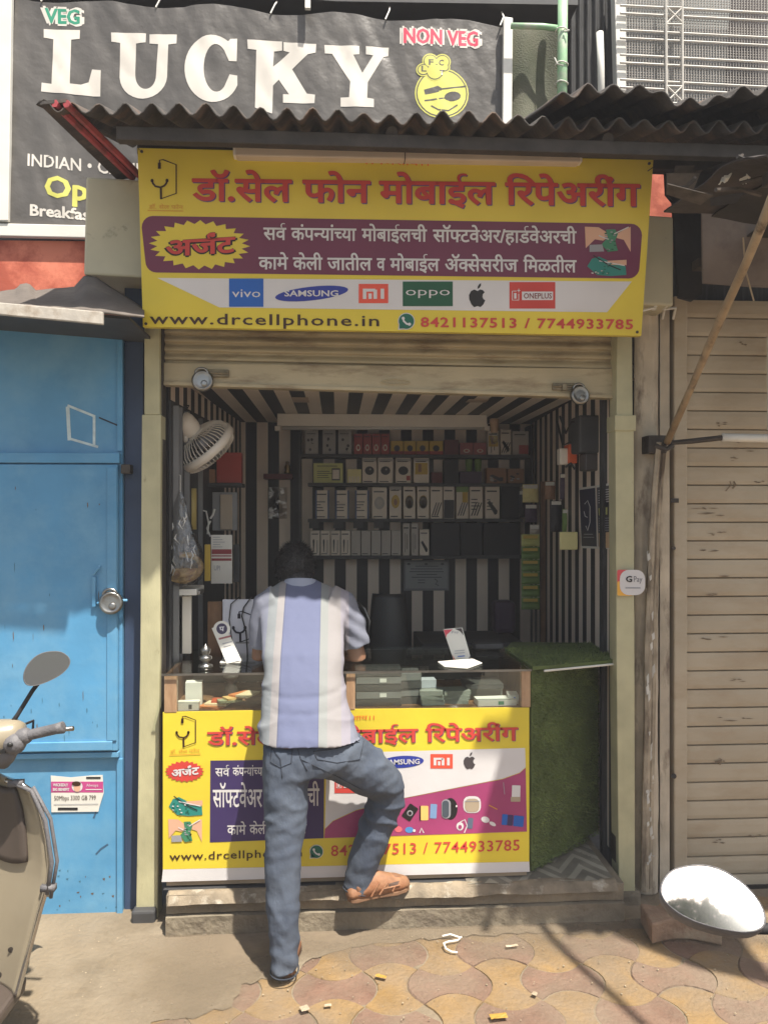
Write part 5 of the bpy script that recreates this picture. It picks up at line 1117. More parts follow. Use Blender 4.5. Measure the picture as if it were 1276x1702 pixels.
# certificate
cf = thing('certificate', 'grey framed certificate on the striped back wall under the shelf', 'certificate', tuple(P(708, 982, YB - .01)))
Yc = YB - .012; b = MB(); a, c = P(671, 982, Yc), P(746, 931, Yc); b.box(a.x, c.x, Yc, YB - .001, a.z, c.z); b.build('frame', flat(120, 122, 124), cf, bevel=.002)
A = Art(lambda x, y: P(x, y, Yc), V(0, -1, 0)); A.rect('sheet', flat(150, 152, 152), 674, 934, 743, 978, 1)
for k, (x0, x1) in enumerate(((690, 728), (682, 735), (680, 737), (692, 726), (684, 734), (694, 706), (694, 706))): A.stroke('sheet', flat(60, 62, 66), [(x0, 941 + k * 4.6), (x1, 941 + k * 4.6)], 1.2, 2)
A.stroke('sheet', flat(60, 62, 66), [(722, 962), (727, 966), (723, 971), (729, 973)], 1.5, 2)
for x in (679, 708, 735): A.ellipse('sheet', flat(80, 82, 86), x, 937.5, 3, 2, 2, n=8)
A.done(cf)
# ceiling tube light and bulb holder
tl = thing('ceiling_tube_light', 'long unlit tube light along the back of the striped ceiling', 'light fitting', tuple(P(634, 710, 1.5)))
p0, p1 = P(461, 706, 1.5), P(808, 706, 1.5); b = MB(); b.box(p0.x, p1.x, 1.48, 1.53, p0.z - .008, ZC - .001); b.build('housing', m_cream, tl, bevel=.003)
b = MB(); b.tube([p0 + V(.03, 0, -.02), p1 + V(-.03, 0, -.02)], .013, 12); b.build('tube', mat('frosted_tube', (.6, .58, .55), .25, var=0), tl, smooth=True)
for p in (p0, p1): b = MB(); b.box(p.x - .015, p.x + .02, 1.485, 1.525, p.z - .038, p.z - .009); b.build('end_cap', m_cream, tl, bevel=.003)
bh = thing('bulb_holder', 'cream bulb holder with a clear bulb hanging in the ceiling corner', 'bulb', tuple(P(821, 722, 1.45)))
c = P(821, 704, 1.45); b = MB(); b.lathe([(.03, .03), (.03, 0), (.026, -.01), (.024, -.055), (.02, -.06)], c, n=18, cap=True); b.build('socket', mat('tan_bakelite', (.5, .33, .2), .4, var=.1), bh, smooth=True)
b = MB(); b.ell(c + V(0, 0, -.09), .03, .03, .04, 14, 10); b.build('bulb', m_glass, bh, smooth=True)
# cream tape patches on the ceiling
for k, (x0, x1, y0, y1) in enumerate(((485, 514, 660, 668), (779, 806, 663, 668))):
    a, c = PZ(x0, y0, ZC), PZ(x1, y1, ZC); b = MB(); b.box(a.x, c.x, min(a.y, c.y), max(a.y, c.y), ZC - .004, ZC - .001); tag(b.build('ceiling_patch', mat('cream_tape', (.5, .39, .3), .5)), ('left' if k == 0 else 'right') + ' cream patch crossing a black ceiling stripe', 'patch', 'cream patches on the ceiling')
# wall fan
fan = thing('wall_fan', 'cream wall fan with ribbed cage turned away under the shutter corner', 'fan', tuple(P(279, 718, .45)))
def build_fan():
    c = P(341, 743, .42); ax = V(.58, .42, -.70).normalized(); q = ax.to_track_quat('Z', 'Y'); Rr = .158
    def pt(r, a, h): return c + q @ V(r * math.cos(a), r * math.sin(a), h)
    prof = [(.05, -.085), (.085, -.08), (.12, -.066), (.145, -.045), (Rr, -.012)]; profF = [(Rr, .014), (.14, .045), (.1, .062), (.05, .07)]
    b = MB()
    for i in range(46):
        a = 2 * math.pi * i / 46; b.tube([pt(r, a, h) for r, h in prof], .0026, 4); b.tube([pt(r, a + .05, h) for r, h in profF], .002, 4)
    b.build('cage', m_cream, fan)
    b = MB(); b.lathe([(Rr - .006, -.02), (Rr + .005, -.018), (Rr + .007, .0), (Rr + .006, .02), (Rr - .006, .021)], c, ax, 48); b.lathe([(.055, .07), (.052, .073), (0, .074)], c, ax, 24); b.lathe([(.0, -.092), (.055, -.09), (.058, -.08), (.05, -.078)], c, ax, 24); b.build('rim', m_cream, fan, smooth=True)
    b = MB()
    for i in range(3):
        a0 = 2 * math.pi * i / 3
        b.grid(lambda u, v: pt(.03 + .105 * u, a0 + 1.3 * (v - .5) * (.6 + .5 * u), -.02 + .035 * (v - .5)), 5, 6)
    b.lathe([(.0, .0), (.03, -.005), (.03, -.05), (0, -.05)], c, ax, 16); b.build('blade', mat('dim_blade', (.3, .3, .32), .3, var=0), fan, smooth=True, fix=False)
    b = MB(); b.lathe([(0, -.2), (.03, -.198), (.05, -.185), (.058, -.16), (.058, -.12), (.05, -.092)], c, ax, 24); b.build('motor_housing', m_cream, fan, smooth=True)
    m = c + ax * -.15; w = P(279, 716, .38); w = V(-.735, .38, w.z)
    b = MB(); b.tube([m, m + V(-.05, 0, -.03), w + V(.05, 0, -.02), w], [.02, .022, .022, .02], 12); b.ell(m + V(-.045, -.01, -.025), .035, .035, .035, 14, 8); b.build('swivel_arm', m_cream, fan, smooth=True)
    b = MB(); b.box(-.752, -.715, .33, .44, w.z - .06, w.z + .055); b.build('wall_plate', m_cream, fan, bevel=.01)
    b = MB(); b.tube([m + V(.0, 0, .05), m + V(.02, 0, .09), m + V(-.05, .02, .1), w + V(.02, .05, .09)], .004, 6); b.build('cord', m_black, fan, smooth=True)
build_fan()
# clear bag with a woven ornament inside
bag = thing('wrapped_ornament', 'clear crinkled plastic bag with a woven ornament hanging by the left post', 'ornament', tuple(P(305, 975, .12)))
def bagf():
    Y = .14; c = P(304, 900, Y); b = MB(); prof = [(815, 2), (838, 10), (862, 15), (880, 20), (897, 26), (912, 33), (930, 37), (950, 37), (963, 30), (972, 16), (975, 2)]; rings = []; k = 28
    for y, w in prof:
        z = ZP(304, y, Y); r = w * 3.5 / F; dx = (y - 815) / 160 * .012; rings.append([V(c.x + dx - .012 + r * math.cos(a) * (1 + .1 * noise.noise(V(math.cos(a) * 2, y * .05, math.sin(a) * 2))), Y + .55 * r * math.sin(a) * (1 + .35 * noise.noise(V(math.cos(a) * 3, y * .08, math.sin(a) * 3 + 5))), z) for a in [2 * math.pi * i / k for i in range(k)]])
    b.loft(rings, cap=False); b.build('plastic_bag', m_wrap, bag, smooth=True)
    b = MB(); M = mat('woven_straw', (.42, .3, .14), .8, var=.4, vs=40, c2=(.16, .06, .08), c2s=14, bump=.6, bs=90); prof = [(905, 22), (925, 31), (945, 31), (962, 22), (970, 6)]
    rings = [[V(c.x + r / F * 3.5 * math.cos(a), Y + .4 * r / F * 3.5 * math.sin(a), ZP(304, y, Y)) for a in [2 * math.pi * i / 24 for i in range(24)]] for y, r in prof]; b.loft(rings[2:], cap=True); b.tube([V(c.x + .082 * math.cos(a), Y + .025 * math.sin(a), ZP(304, 943, Y) + .095 * math.sin(a) * .6) for a in [2 * math.pi * i / 24 for i in range(24)]], .014, 6, closed=True); b.build('ornament', M, bag, smooth=True)
    b = MB(); b.tube([P(300, 818, Y), P(300, 790, Y), V(LXF + .003, .16, ZP(300, 785, Y))], .002, 5); b.build('string', m_whit, bag)
    b = MB(); rnd = random.Random(6)
    for i in range(18):
        a = 3.5 + 2.3 * rnd.random(); y = rnd.uniform(850, 945); w = 15 + (y - 850) * .23; r = w * 3.5 / F; p = V(c.x + r * math.cos(a) * .95, Y + .55 * r * math.sin(a) * 1.03, ZP(304, y, Y)); b.tube([p, p + V(.012 * rnd.uniform(-1, 1), -.002, -.02), p + V(.014 * rnd.uniform(-1, 1), -.002, -.045)], [.001, .0042, .001], 5)
    b.build('painted_glint', mat('bag_glint', (.75, .75, .72), .2, var=0), bag)  # pale slivers painted in as highlights on the plastic
bagf()
# things along the left wall
def bx(name, px0, py0, px1, py1, Y, d, M, label, cat, grp=None, bev=.003, parent=None):
    a, c = P(px0, py1, Y), P(px1, py0, Y); b = MB(); b.box(min(a.x, c.x), max(a.x, c.x), Y, Y + d, a.z, c.z); o = b.build(name, M, parent, bevel=bev)
    if parent is None: tag(o, label, cat, grp)
    return o
bx('wall_ledge', 300, 803, 402, 809, .85, .16, m_dark, 'dark ledge on the left wall below the fan', 'shelf')
bx('red_carton', 360, 752, 401, 802.5, .9, .08, kk['rd'], 'red carton on the dark ledge behind the fan', 'carton'); bx('beige_carton', 312, 780, 357, 802.5, .88, .08, kk['cb'], 'beige carton on the dark ledge under the fan', 'carton')
b = MB(); b.tube([P(320, 812, .5), P(320, 880, .5)], .021, 14); tag(b.build('yellow_tube', mat('dull_yellow', (.5, .38, .12), .5), smooth=True), 'dull yellow upright tube behind the clear bag', 'tube')
rt = thing('router', 'grey wall router with cables behind the clear bag', 'router', tuple(P(372, 880, .75)))
bx('body', 353, 818, 394, 882, .75, .04, flat(130, 130, 130), '', '', parent=rt); bx('face_plate', 366, 822, 386, 880, .735, .0145, flat(166, 150, 130), '', '', parent=rt)
b = MB(); b.tube([P(330, 846, .7), P(343, 850, .7), P(347, 870, .7), P(345, 888, .7)], .005, 6); b.tube([P(357, 846, .72), P(354, 856, .72), P(350, 862, .72)], .006, 6); b.tube([P(350, 866, .72), P(344, 878, .7), P(350, 892, .7)], .005, 6); b.build('cable', m_whit, rt)
qc = thing('payment_card', 'white and maroon payment card hanging right of the clear bag', 'card', tuple(P(368, 970, .5)))
bx('card', 351, 889, 386, 970, .5, .006, m_paper, '', '', parent=qc, bev=0); A = Art(lambda x, y: P(x, y, .5), V(0, -1, 0)); km = flat(140, 50, 56)
for y0, y1 in ((913, 921), (923, 925), (928, 932)): A.rect('lettering', km, 352, y0, 385, y1, 1)
for k in range(5): A.stroke('lettering', k_gry, [(354, 893 + 4 * k), (366 + 4 * (k % 3), 893 + 4 * k)], 1, 1)
A.text('lettering', k_gry, 'UPI', 356, 948, 366, 948, 8, 1, .01, href=.686); A.done(qc)
bx('yellow_strip', 340, 905, 350, 966, .45, .01, kk['yl'], 'yellow and black strip between the bag and payment card', 'strip'); bx('cylinder_box', 388, 905, 398, 968, .6, .06, m_dark, 'dark box behind the payment card', 'box')
wl = thing('white_wall_shelf', 'small white wall shelf on an upright board left of the counter', 'shelf', tuple(P(300, 1090, .2)))
bx('shelf_board', 268, 979, 327, 990, .15, .2, m_whit, '', '', parent=wl); bx('upright_board', 281, 991, 318, 1087, .2, .02, m_cream, '', '', parent=wl); bx('bracket', 327.5, 982, 333, 989, .17, .1, m_steel, '', '', parent=wl)
# small deity picture and hanging packet on the back wall
pk1 = MB(); pk1.grid(lambda u, v: P(447 + 30 * u, 810 + 52 * v, 1.93) + V(0, -.02 * noise.noise(V(u * 3, v * 3, 1)), 0), 8, 10); tag(pk1.build('clear_packet', glassy('smoky_plastic', (.6, .58, .55, 1), .15, .15, 1, 18), smooth=True, fix=False), 'clear crinkled packet pinned on the back wall left of the shelf', 'packet')
b = MB(); c = P(478, 787, 1.9); b.lathe([(0, 0), (.025, 0), (.018, .02), (.022, .045), (.012, .065), (.014, .08), (0, .085)], c, n=14); tag(b.build('brass_idol', mat('old_brass', (.35, .24, .1), .35, 1, var=.2), smooth=True), 'small brass figure on the dark corner ledge', 'figure')
bx('corner_ledge', 438, 787.5, 486, 796, 1.86, .138, kk['dr'], 'dark red ledge at the back wall below the small brass figure', 'shelf')
# on the counter glass
b = MB(); c = P(342, 1112, -.02); c.z = ZT; b.lathe([(0, 0), (.032, 0), (.03, .008), (.012, .014), (.012, .022), (.028, .034), (.028, .044), (.012, .05), (.02, .06), (.022, .075), (.014, .085), (.004, .095), (0, .1)], c, n=20); tag(b.build('incense_stand', m_steel, smooth=True), 'small polished steel incense stand on the counter glass', 'incense stand')
def card(name, label, c4, Y, lean, M):
    t = thing(name, label, 'payment stand', tuple(P((c4[3][0] + c4[2][0]) / 2, c4[2][1], Y))); yl = lambda y: Y + lean * (c4[2][1] - y) / (c4[2][1] - c4[0][1])
    f = lambda x, y: P(x, y, yl(y)); b = MB(); b.prism([f(*p) for p in c4], V(0, .004, 0)); b.build('card', M, t); return t, Art(f, V(0, -1, .1))
t1, A = card('payment_stand', 'slim white payment stand with a dark round badge, left on the counter glass', [(352, 1044), (375, 1040), (401, 1097), (377, 1103)], .05, .05, m_paper)
A.ellipse('lettering', m_paper, 369, 1045, 14, 13, 1); A.ellipse('lettering', flat(60, 50, 80), 369, 1045, 9, 9, 2); A.text('lettering', k_wht, 'प', 365, 1049, 373, 1048.5, 7, 3, .03); A.stroke('lettering', flat(150, 90, 90), [(364, 1062), (384, 1057)], 3, 2); A.stroke('lettering', k_gry, [(370, 1070), (386, 1066)], 1.5, 2); A.stroke('lettering', k_gry, [(372, 1075), (384, 1072)], 1.2, 2); A.done(t1)
b = MB(); c = P(385, 1104, .06); b.box(c.x - .05, c.x + .04, .05, .13, ZT + .001, ZT + .006); b.build('base', m_paper, t1)
t2, A = card('payment_stand', 'white payment stand with red and yellow corners, right on the counter glass', [(736, 1046), (768, 1043), (783, 1097), (755, 1101)], .1, .05, m_paper)
A.poly('lettering', flat(206, 70, 84), [(737, 1047), (752, 1046), (742, 1055), (741, 1060)], 1); A.poly('lettering', flat(60, 50, 50), [(755, 1045), (767, 1044), (770, 1056), (764, 1049)], 1); A.poly('lettering', k_org, [(751, 1088), (756, 1096), (764, 1099.5), (755.5, 1100)], 1); A.poly('lettering', flat(80, 80, 80), [(781, 1090), (782, 1096), (770, 1098), (777, 1096)], 1); A.text('lettering', k_gry, 'Pay', 750, 1053, 762, 1052, 4, 2, .0, href=.686)
for y in (1082, 1086): A.stroke('lettering', k_gry, [(755, y), (772, y - 1.5)], 1, 2)
A.stroke('lettering', k_blu, [(760, 1091), (772, 1090)], 1.6, 2); A.done(t2)
b = MB(); b.prism([PZ(x, y, ZT + .002) for x, y in ((727, 1101), (785, 1096), (801, 1103), (776, 1112), (738, 1109))], V(0, 0, .005)); b.build('base', m_paper, t2, bevel=.002)
wb = thing('logo_board', 'white acrylic board with a stethoscope phone logo standing on the counter behind the man', 'panel', tuple(P(405, 1112, .3)))
bx('panel', 370, 996, 442, 1100, .3, .01, flat(206, 208, 220), '', '', parent=wb); A = Art(lambda x, y: P(x, y, .3), V(0, -1, 0)); steth(A, 'logo', flat(40, 40, 60), lambda x, y: (362 + x * .27, 988 + y * .27), 1.0); A.stroke('logo', k_gry, [(392, 1068), (424, 1068)], 3, 2); A.done(wb)
b = MB(); b.tube([P(418, 992, .29), P(405, 1010, .29), P(402, 1024, .29), P(409, 1050, .29), P(411, 1080, .29), P(412, 1102, .29)], .0035, 6); b.tube([P(398, 992, .29), P(384, 1004, .29), P(381, 1030, .29), P(388, 1080, .2)], .003, 6); tag(b.build('charging_cable', m_black, smooth=True), 'black cables draped over the white logo panel', 'cable')
bx('brown_board', 345, 1000, 369, 1092, .34, .02, m_wood, 'brown board standing behind the slim payment stand', 'board')
bx('card_reader', 790, 1070, 836, 1079, .3, .12, m_dark, 'flat dark device on the counter behind the right payment stand', 'device')
# chair
ch = thing('office_chair', 'black high backed chair behind the counter wrapped in plastic', 'chair', tuple(V(P(646, 1000, 1.0).x, 1.0, .17)))
def chair():
    c = P(646, 1040, 1.0); x = c.x; b = MB()
    b.grid(lambda u, v: P(618 + 56 * u, 1092 - 104 * v, 1.0) + V((-.0 + .02 * (u - .5)) - (.05 * (u - .5) * v * v), -.04 * math.cos((u - .5) * 2.6) + .05 * v, 0), 10, 12); b.build('backrest', m_black, ch, smooth=True, solid=.05, fix=False)
    b = MB(); b.box(x - .22, x + .22, .98, 1.4, .6, .68); b.build('seat', m_black, ch, bevel=.02)
    b = MB(); b.cyl((x, 1.2, .25), (x, 1.2, .6), .03)
    for i in range(5): a = 2 * math.pi * i / 5; b.tube([(x, 1.2, .27), (x + .26 * math.cos(a), 1.2 + .26 * math.sin(a), .22)], .02, 6); b.ell((x + .26 * math.cos(a), 1.2 + .26 * math.sin(a), .2), .028, .028, .028, 8, 6)
    b.build('pedestal', m_dsteel, ch)
    b = MB(); b.tube([P(594, 1002, .95), P(606, 1012, .93), P(614, 1032, .92), P(611, 1060, .92), P(609, 1088, .95)], .009, 8); b.build('arm_tube', m_steel, ch, smooth=True)
chair()
bx('violet_bag', 822, 1000, 858, 1054, 1.6, .15, kk['vi'], 'dull violet bag at the back wall right of the chair', 'bag', bev=.03); bx('back_cabinet', 700, 1068, 870, 1110, 1.4, .5, m_dark, 'low dark cabinet against the back wall', 'cabinet')
# right wall
RN = V(-(YB - .09), RXB - RXF, 0).normalized(); RO = V(RXF - .004, .09, 0); rp = lambda x, y: PPl(x, y, RO, RN)
def poster(name, label, c, mats_):
    t = thing(name, label, 'poster', tuple(rp(c[2][0], c[2][1]))); A = Art(rp, RN); A.poly('sheet', mats_[0], c, 1); ins = lambda k: [(sum(p[0] for p in c) / 4 * k + p[0] * (1 - k), sum(p[1] for p in c) / 4 * k + p[1] * (1 - k)) for p in c]; A.poly('sheet', mats_[1], ins(.07), 2); return t, A
t, A = poster('shop_poster', 'narrow navy poster with white logo on the right striped wall', [(962, 811), (990, 807), (993, 912), (966, 911)], (m_paper, flat(30, 32, 58)))
A.stroke('sheet', k_wht, [(972, 838), (977, 832), (981, 842), (981, 868), (977, 882), (974, 874)], 1.4, 3); A.stroke('sheet', k_wht, [(971, 850), (973, 858), (977, 860)], 1.4, 3); A.stroke('sheet', k_gry, [(971, 888), (986, 888)], 1.2, 3); A.stroke('sheet', k_gry, [(970, 893), (988, 893)], 1, 3); A.done(t)
t, A = poster('shop_poster', 'white poster with black printed blocks beside the navy poster', [(991, 807), (1017, 802), (1017, 913), (994, 912)], (m_paper, flat(60, 60, 66)))
for k in range(6): A.stroke('sheet', k_wht, [(995, 816 + k * 4 - .1), (1013, 813 + k * 4)], 1.3, 3)
A.poly('sheet', kk['yg'], [(995, 845), (1010, 843), (1010, 855), (996, 857)], 3); A.poly('sheet', flat(200, 168, 130), [(995, 886), (1016, 884), (1016, 911), (996, 910)], 3); A.poly('sheet', k_blk, [(999, 832), (1008, 830), (1009, 841), (1000, 842)], 4)
for k in range(6): A.stroke('sheet', k_gry, [(996, 862 + k * 4), (1013, 861 + k * 4)], 1.2, 4)
A.done(t)
def wallbox(name, x0, y0, x1, y1, Y, d, M, label, cat, grp=None): return bx(name, x0, y0, x1, y1, Y, d, M, label, cat, grp, .006)
wallbox('cream_notice', 930, 884, 960, 914, .62, .012, kk['cr'], 'cream notice card on the right wall left of the navy poster', 'card')
pw = thing('power_unit', 'dark grey electric box with cables high on the right striped wall', 'electric box', tuple(P(985, 780, .3))); bx('body', 962, 690, 1004, 752, .3, .14, m_dark, '', '', parent=pw, bev=.01); bx('lower_tray', 972, 753, 1000, 782, .32, .1, flat(70, 64, 62), '', '', parent=pw, bev=.008)
b = MB(); b.tube([P(930, 692, .5), P(940, 720, .45), P(950, 700, .4), P(962, 705, .35)], .006, 6); b.tube([P(925, 700, .5), P(935, 740, .5), P(948, 735, .45), P(960, 740, .35)], .006, 6); b.tube([P(1004, 700, .3), P(1010, 740, .28), P(1006, 780, .26)], .008, 6); b.tube([P(955, 780, .4), P(948, 770, .4), P(940, 776, .45)], .006, 6); b.build('cable', m_black, pw, smooth=True)
wallbox('orange_carton', 945, 738, 959, 770, .5, .09, k_org, 'small orange carton on the right wall under the cables', 'carton'); wallbox('grey_adapter', 930, 745, 944, 772, .52, .06, m_cream, 'pale adapter block left of the small orange carton', 'adapter')
pkt = [(868, 805, 894, 835, 1.55, 'cr', 'cream hanging packet at the upper left of the accessory wall'), (872, 838, 892, 868, 1.5, 'vi', 'violet hanging packet under the cream one'), (930, 787, 952, 830, 1.0, 'vi', 'large violet packet hanging under the pale adapter'), (915, 832, 933, 884, 1.05, 'bk', 'black packet hanging left of the green ones'), (934, 846, 946, 884, .95, 'gn', 'left green striped packet above the cream notice'), (947, 846, 959, 884, .9, 'gn', 'right green striped packet above the cream notice'), (905, 800, 922, 830, 1.2, 'cb', 'brown packet beside the large violet packet'), (880, 872, 896, 890, 1.45, 'lg', 'pale twisted packet above the green blister strips'), (862, 815, 872, 860, 1.6, 'bk', 'slim black packet by the shelf end')]
for x0, y0, x1, y1, Y, k, lab in pkt:
    bb = MB(); bb.use(kk[k]).grid(lambda u, v: P(x0 + (x1 - x0) * u, y1 + (y0 - y1) * v, Y) + V(0, -.02 * math.sin(math.pi * u) * math.sin(math.pi * v) + .006 * noise.noise(V(u * 4, v * 4, x0)), 0), 6, 6); bb.use(m_paper).face([P(x0 + 1, y0 + 1, Y - .024), P(x1 - 1, y0 + 1, Y - .024), P(x1 - 1, y0 + 7, Y - .024), P(x0 + 1, y0 + 7, Y - .024)])
    tag(bb.build('hanging_packet', None, solid=.002, fix=False), lab, 'packet', 'packets hanging on the right wall')
b = MB(); b.box(P(899, 900, 1.5).x, P(910, 900, 1.5).x, 1.5, 1.53, ZP(900, 1085, 1.5), ZP(900, 800, 1.5)); tag(b.build('hanger_rail', m_wood), 'dark brown upright rail beside the green blister strips', 'rail')
for i in range(6):
    y = 888 + i * 21; b = MB(); b.use(kk['gn'] if i else kk['yg']).grid(lambda u, v: P(866 + 30 * u, y + 20 * v, 1.42) + V(0, -.018 * math.sin(math.pi * u) * abs(math.sin(2 * math.pi * v)) - .004 * noise.noise(V(u * 5, v * 5, i)), 0), 8, 8)
    b.use(kk['yl']).face([P(869, y + 2, 1.395), P(893, y + 2, 1.395), P(893, y + 7, 1.395), P(869, y + 7, 1.395)])
    tag(b.build('blister_pack', None, fix=False, solid=.002), '%s green blister pack in the hanging column beside the brown rail' % ['topmost', 'second', 'third', 'fourth', 'fifth', 'lowest'][i], 'blister pack', 'green blister packs')

# ================================================================ THE MAN AT THE COUNTER
from mathutils.bvhtree import BVHTree
man = thing('person', 'man in striped shirt and faded jeans leaning over the counter, one foot on the step', 'person', tuple(P(490, 1625, -.5)))
def ring(y, l, r, Y, hd, n=28, e=2.3):
    c = P((l + r) / 2, y, Y); w = (r - l) / 2 * (c - C0).dot(FW) / F; pts = []
    for i in range(n):
        a = 2 * math.pi * i / n; ca, sa = math.cos(a), math.sin(a)
        pts.append(c + V(w * math.copysign(abs(ca) ** (2 / e), ca), hd * math.copysign(abs(sa) ** (2 / e), sa), 0))
    return pts
def px(x, y, Y): return P(x, y, Y)
torso = [(1228, 429, 600, -.372, .136), (1215, 430, 596, -.362, .13), (1195, 431, 588, -.34, .118), (1165, 432, 580, -.30, .115), (1120, 437, 571, -.235, .112), (1080, 436, 572, -.16, .115), (1045, 434, 573, -.05, .12), (1012, 431, 575, .035, .115), (992, 434, 572, .085, .1), (980, 444, 560, .11, .085), (972, 458, 540, .125, .07), (963, 474, 524, .145, .05)]
HC = px(491, 941, .2)
SHL, SHR = px(446, 996, .06), px(562, 996, .06); ELL, ELR = px(433, 1090, .06), px(594, 1092, .05)
WRL, WRR = V(ELL.x + .12, .24, ZT + .035), V(ELR.x - .14, .25, ZT + .035)
def hand(b, wr, d, side):
    """palm, four unequal bent fingers and a thumb leaving the side of the palm"""
    d = d.normalized(); u = V(0, 0, 1); s = d.cross(u).normalized() * side
    pc = wr + d * .05; b.ell(pc, .0, .0, .0, 3, 3) if 0 else None
    b.loft([[wr + d * t + s * (w * math.cos(a)) + u * (h * math.sin(a)) for a in [2 * math.pi * i / 14 for i in range(14)]] for t, w, h in ((-.01, .024, .019), (.02, .03, .017), (.055, .038, .015), (.085, .037, .013), (.092, .03, .009))])
    for k, (off, L) in enumerate(((.028, .068), (.01, .077), (-.009, .071), (-.027, .056))):
        o = wr + d * .082 + s * off; b.tube([o, o + d * L * .45 + u * .006, o + d * L * .8 - u * .012, o + d * L * .92 - u * .028], [.0098, .0092, .0085, .007], 8)
    o = wr + d * .028 + s * .026; b.tube([o, o + s * .022 + d * .02, o + s * .032 + d * .045 - u * .006, o + s * .03 + d * .064 - u * .012], [.012, .011, .0095, .0075], 8)
m_skin = mat('brown_skin', (.2, .1, .058), .5, var=.1, vs=14, bump=.1, bs=120)
def body():
    b = MB()
    b.loft([ring(y, l + 8, r - 8, Y, hd - .018) for y, l, r, Y, hd in torso])
    b.tube([px(497, 985, .115), px(495, 968, .155), px(492, 948, .18)], [.045, .048, .052], 14)
    q = Matrix.Rotation(-.336, 3, 'X').to_quaternion()
    b.ell(HC, .076, .095, .105, 20, 14, q); b.ell(HC + V(0, .05, -.06), .055, .06, .065, 14, 10)      # skull and jaw
    f = HC + V(0, .098, -.03); b.ell(f + V(0, .012, -.02), .013, .02, .022, 10, 8); b.ell(f + V(0, -.002, -.052), .024, .01, .008, 10, 6)      # nose, lips
    for s in (-1, 1):
        b.ell(f + V(s * .032, -.012, .004), .014, .01, .009, 10, 6); b.ell(f + V(s * .032, -.008, .022), .02, .01, .006, 10, 6); b.ell(HC + V(s * .079, .012, -.025), .009, .02, .032, 10, 8)
    for sh, el, wr, s in ((SHL, ELL, WRL, 1), (SHR, ELR, WRR, -1)):
        b.tube([sh, sh.lerp(el, .5), el, el.lerp(wr, .3) + V(0, 0, .005), wr], [.056, .047, .041, .042, .028], 14); hand(b, wr, (wr - el) + V(0, .08, 0), s)
    b.loft([ring(y, l, r, Y, hd) for y, l, r, Y, hd in ((1215, 442, 590, -.365, .1), (1250, 444, 596, -.375, .105), (1275, 446, 590, -.385, .095))])
    b.loft([ring(y, l + 8, r - 8, Y, hd - .015) for y, l, r, Y, hd in LEG])
    b.tube([p for p, r in THIGH], [r - .016 for p, r in THIGH], 14)
    # feet
    h = PZ(474, 1626, .03); b.tube([h + V(0, .03, .03), h + V(.0, .09, .03), h + V(.004, .17, .012), h + V(.006, .22, .002)], [.034, .036, .036, .02], 12)
    h0, h1 = FT; d = (h1 - h0); b.tube([THIGH[-1][0], h0 + d * .18 + V(0, 0, .055)], [.04, .036], 12); b.tube([h0 + d * .1 + V(0, 0, .05), h0 + d * .4 + V(0, 0, .055), h0 + d * .75 + V(0, 0, .04), h0 + d * .97 + V(0, 0, .03)], [.03, .034, .034, .018], 12)
    return remesh(b, 'body', .0065, man, m_skin, 3)
LEG = [(1235, 438, 526, -.375, .112), (1262, 437, 520, -.385, .11), (1290, 437, 515, -.4, .1), (1338, 439, 511, -.42, .087), (1377, 441, 508, -.44, .078), (1420, 441, 500, -.46, .07), (1462, 440, 499, -.475, .066), (1518, 444, 499, -.495, .063), (1575, 448, 497, -.51, .062), (1610, 451, 495, -.525, .064)]
THIGH = [(px(540, 1246, -.375), .104), (px(573, 1256, -.36), .108), (px(610, 1280, -.33), .096), (px(640, 1305, -.285), .082), (px(643, 1326, -.268), .078), (px(631, 1360, -.258), .074), (px(614, 1405, -.25), .07), (px(600, 1446, -.25), .062), (px(594, 1478, -.255), .06)]
FT = (V(XP(578, -.3), -.30, .172), V(XP(679, -.19), -.195, .172))
bd = body()
# shirt: vertical bands, put together as cut and sewn
def shirt_mat():
    M = bpy.data.materials.new('striped_shirt_cotton'); M.use_nodes = True; n = M.node_tree.nodes; l = M.node_tree.links; bs_ = n['Principled BSDF']
    tc = n.new('ShaderNodeTexCoord'); sp_ = n.new('ShaderNodeSeparateXYZ'); l.new(tc.outputs['Object'], sp_.inputs[0])
    ox = ORG[man.name].x; e = [XP(x, -.18) - ox for x in (422, 441, 456, 468, 470, 530, 532, 545, 566, 580)]
    mr = n.new('ShaderNodeMapRange'); mr.inputs[1].default_value = -.3; mr.inputs[2].default_value = .4; l.new(sp_.outputs[0], mr.inputs[0])
    rp = n.new('ShaderNodeValToRGB'); rp.color_ramp.interpolation = 'CONSTANT'; els = rp.color_ramp.elements
    ls, gs_, wh, dk, bl_ = (.19, .2, .25), (.21, .225, .235), (.265, .25, .25), (.105, .115, .18), (.125, .14, .225)
    seq = [(-.3, ls), (e[1], gs_), (e[2], wh), (e[3], dk), (e[4], bl_), (e[5], dk), (e[6], (.235, .245, .24)), (e[7], wh), (e[8], (.26, .245, .28)), (e[9], ls)]
    while len(els) < len(seq): els.new(1)
    for q, (x, c) in zip(els, seq): q.position = max(0, min(1, (x + .3) / .7)); q.color = (*c, 1)
    l.new(mr.outputs[0], rp.inputs[0]); l.new(rp.outputs[0], bs_.inputs['Base Color']); bs_.inputs['Roughness'].default_value = .85; bs_.inputs['Specular IOR Level'].default_value = .2
    nz = n.new('ShaderNodeTexNoise'); nz.inputs['Scale'].default_value = 16; nz.inputs['Detail'].default_value = 3; l.new(tc.outputs['Object'], nz.inputs['Vector'])
    bp_ = n.new('ShaderNodeBump'); bp_.inputs['Strength'].default_value = .35; bp_.inputs['Distance'].default_value = .01; l.new(nz.outputs[0], bp_.inputs['Height']); l.new(bp_.outputs[0], bs_.inputs['Normal'])
    return M
m_shirt = shirt_mat()
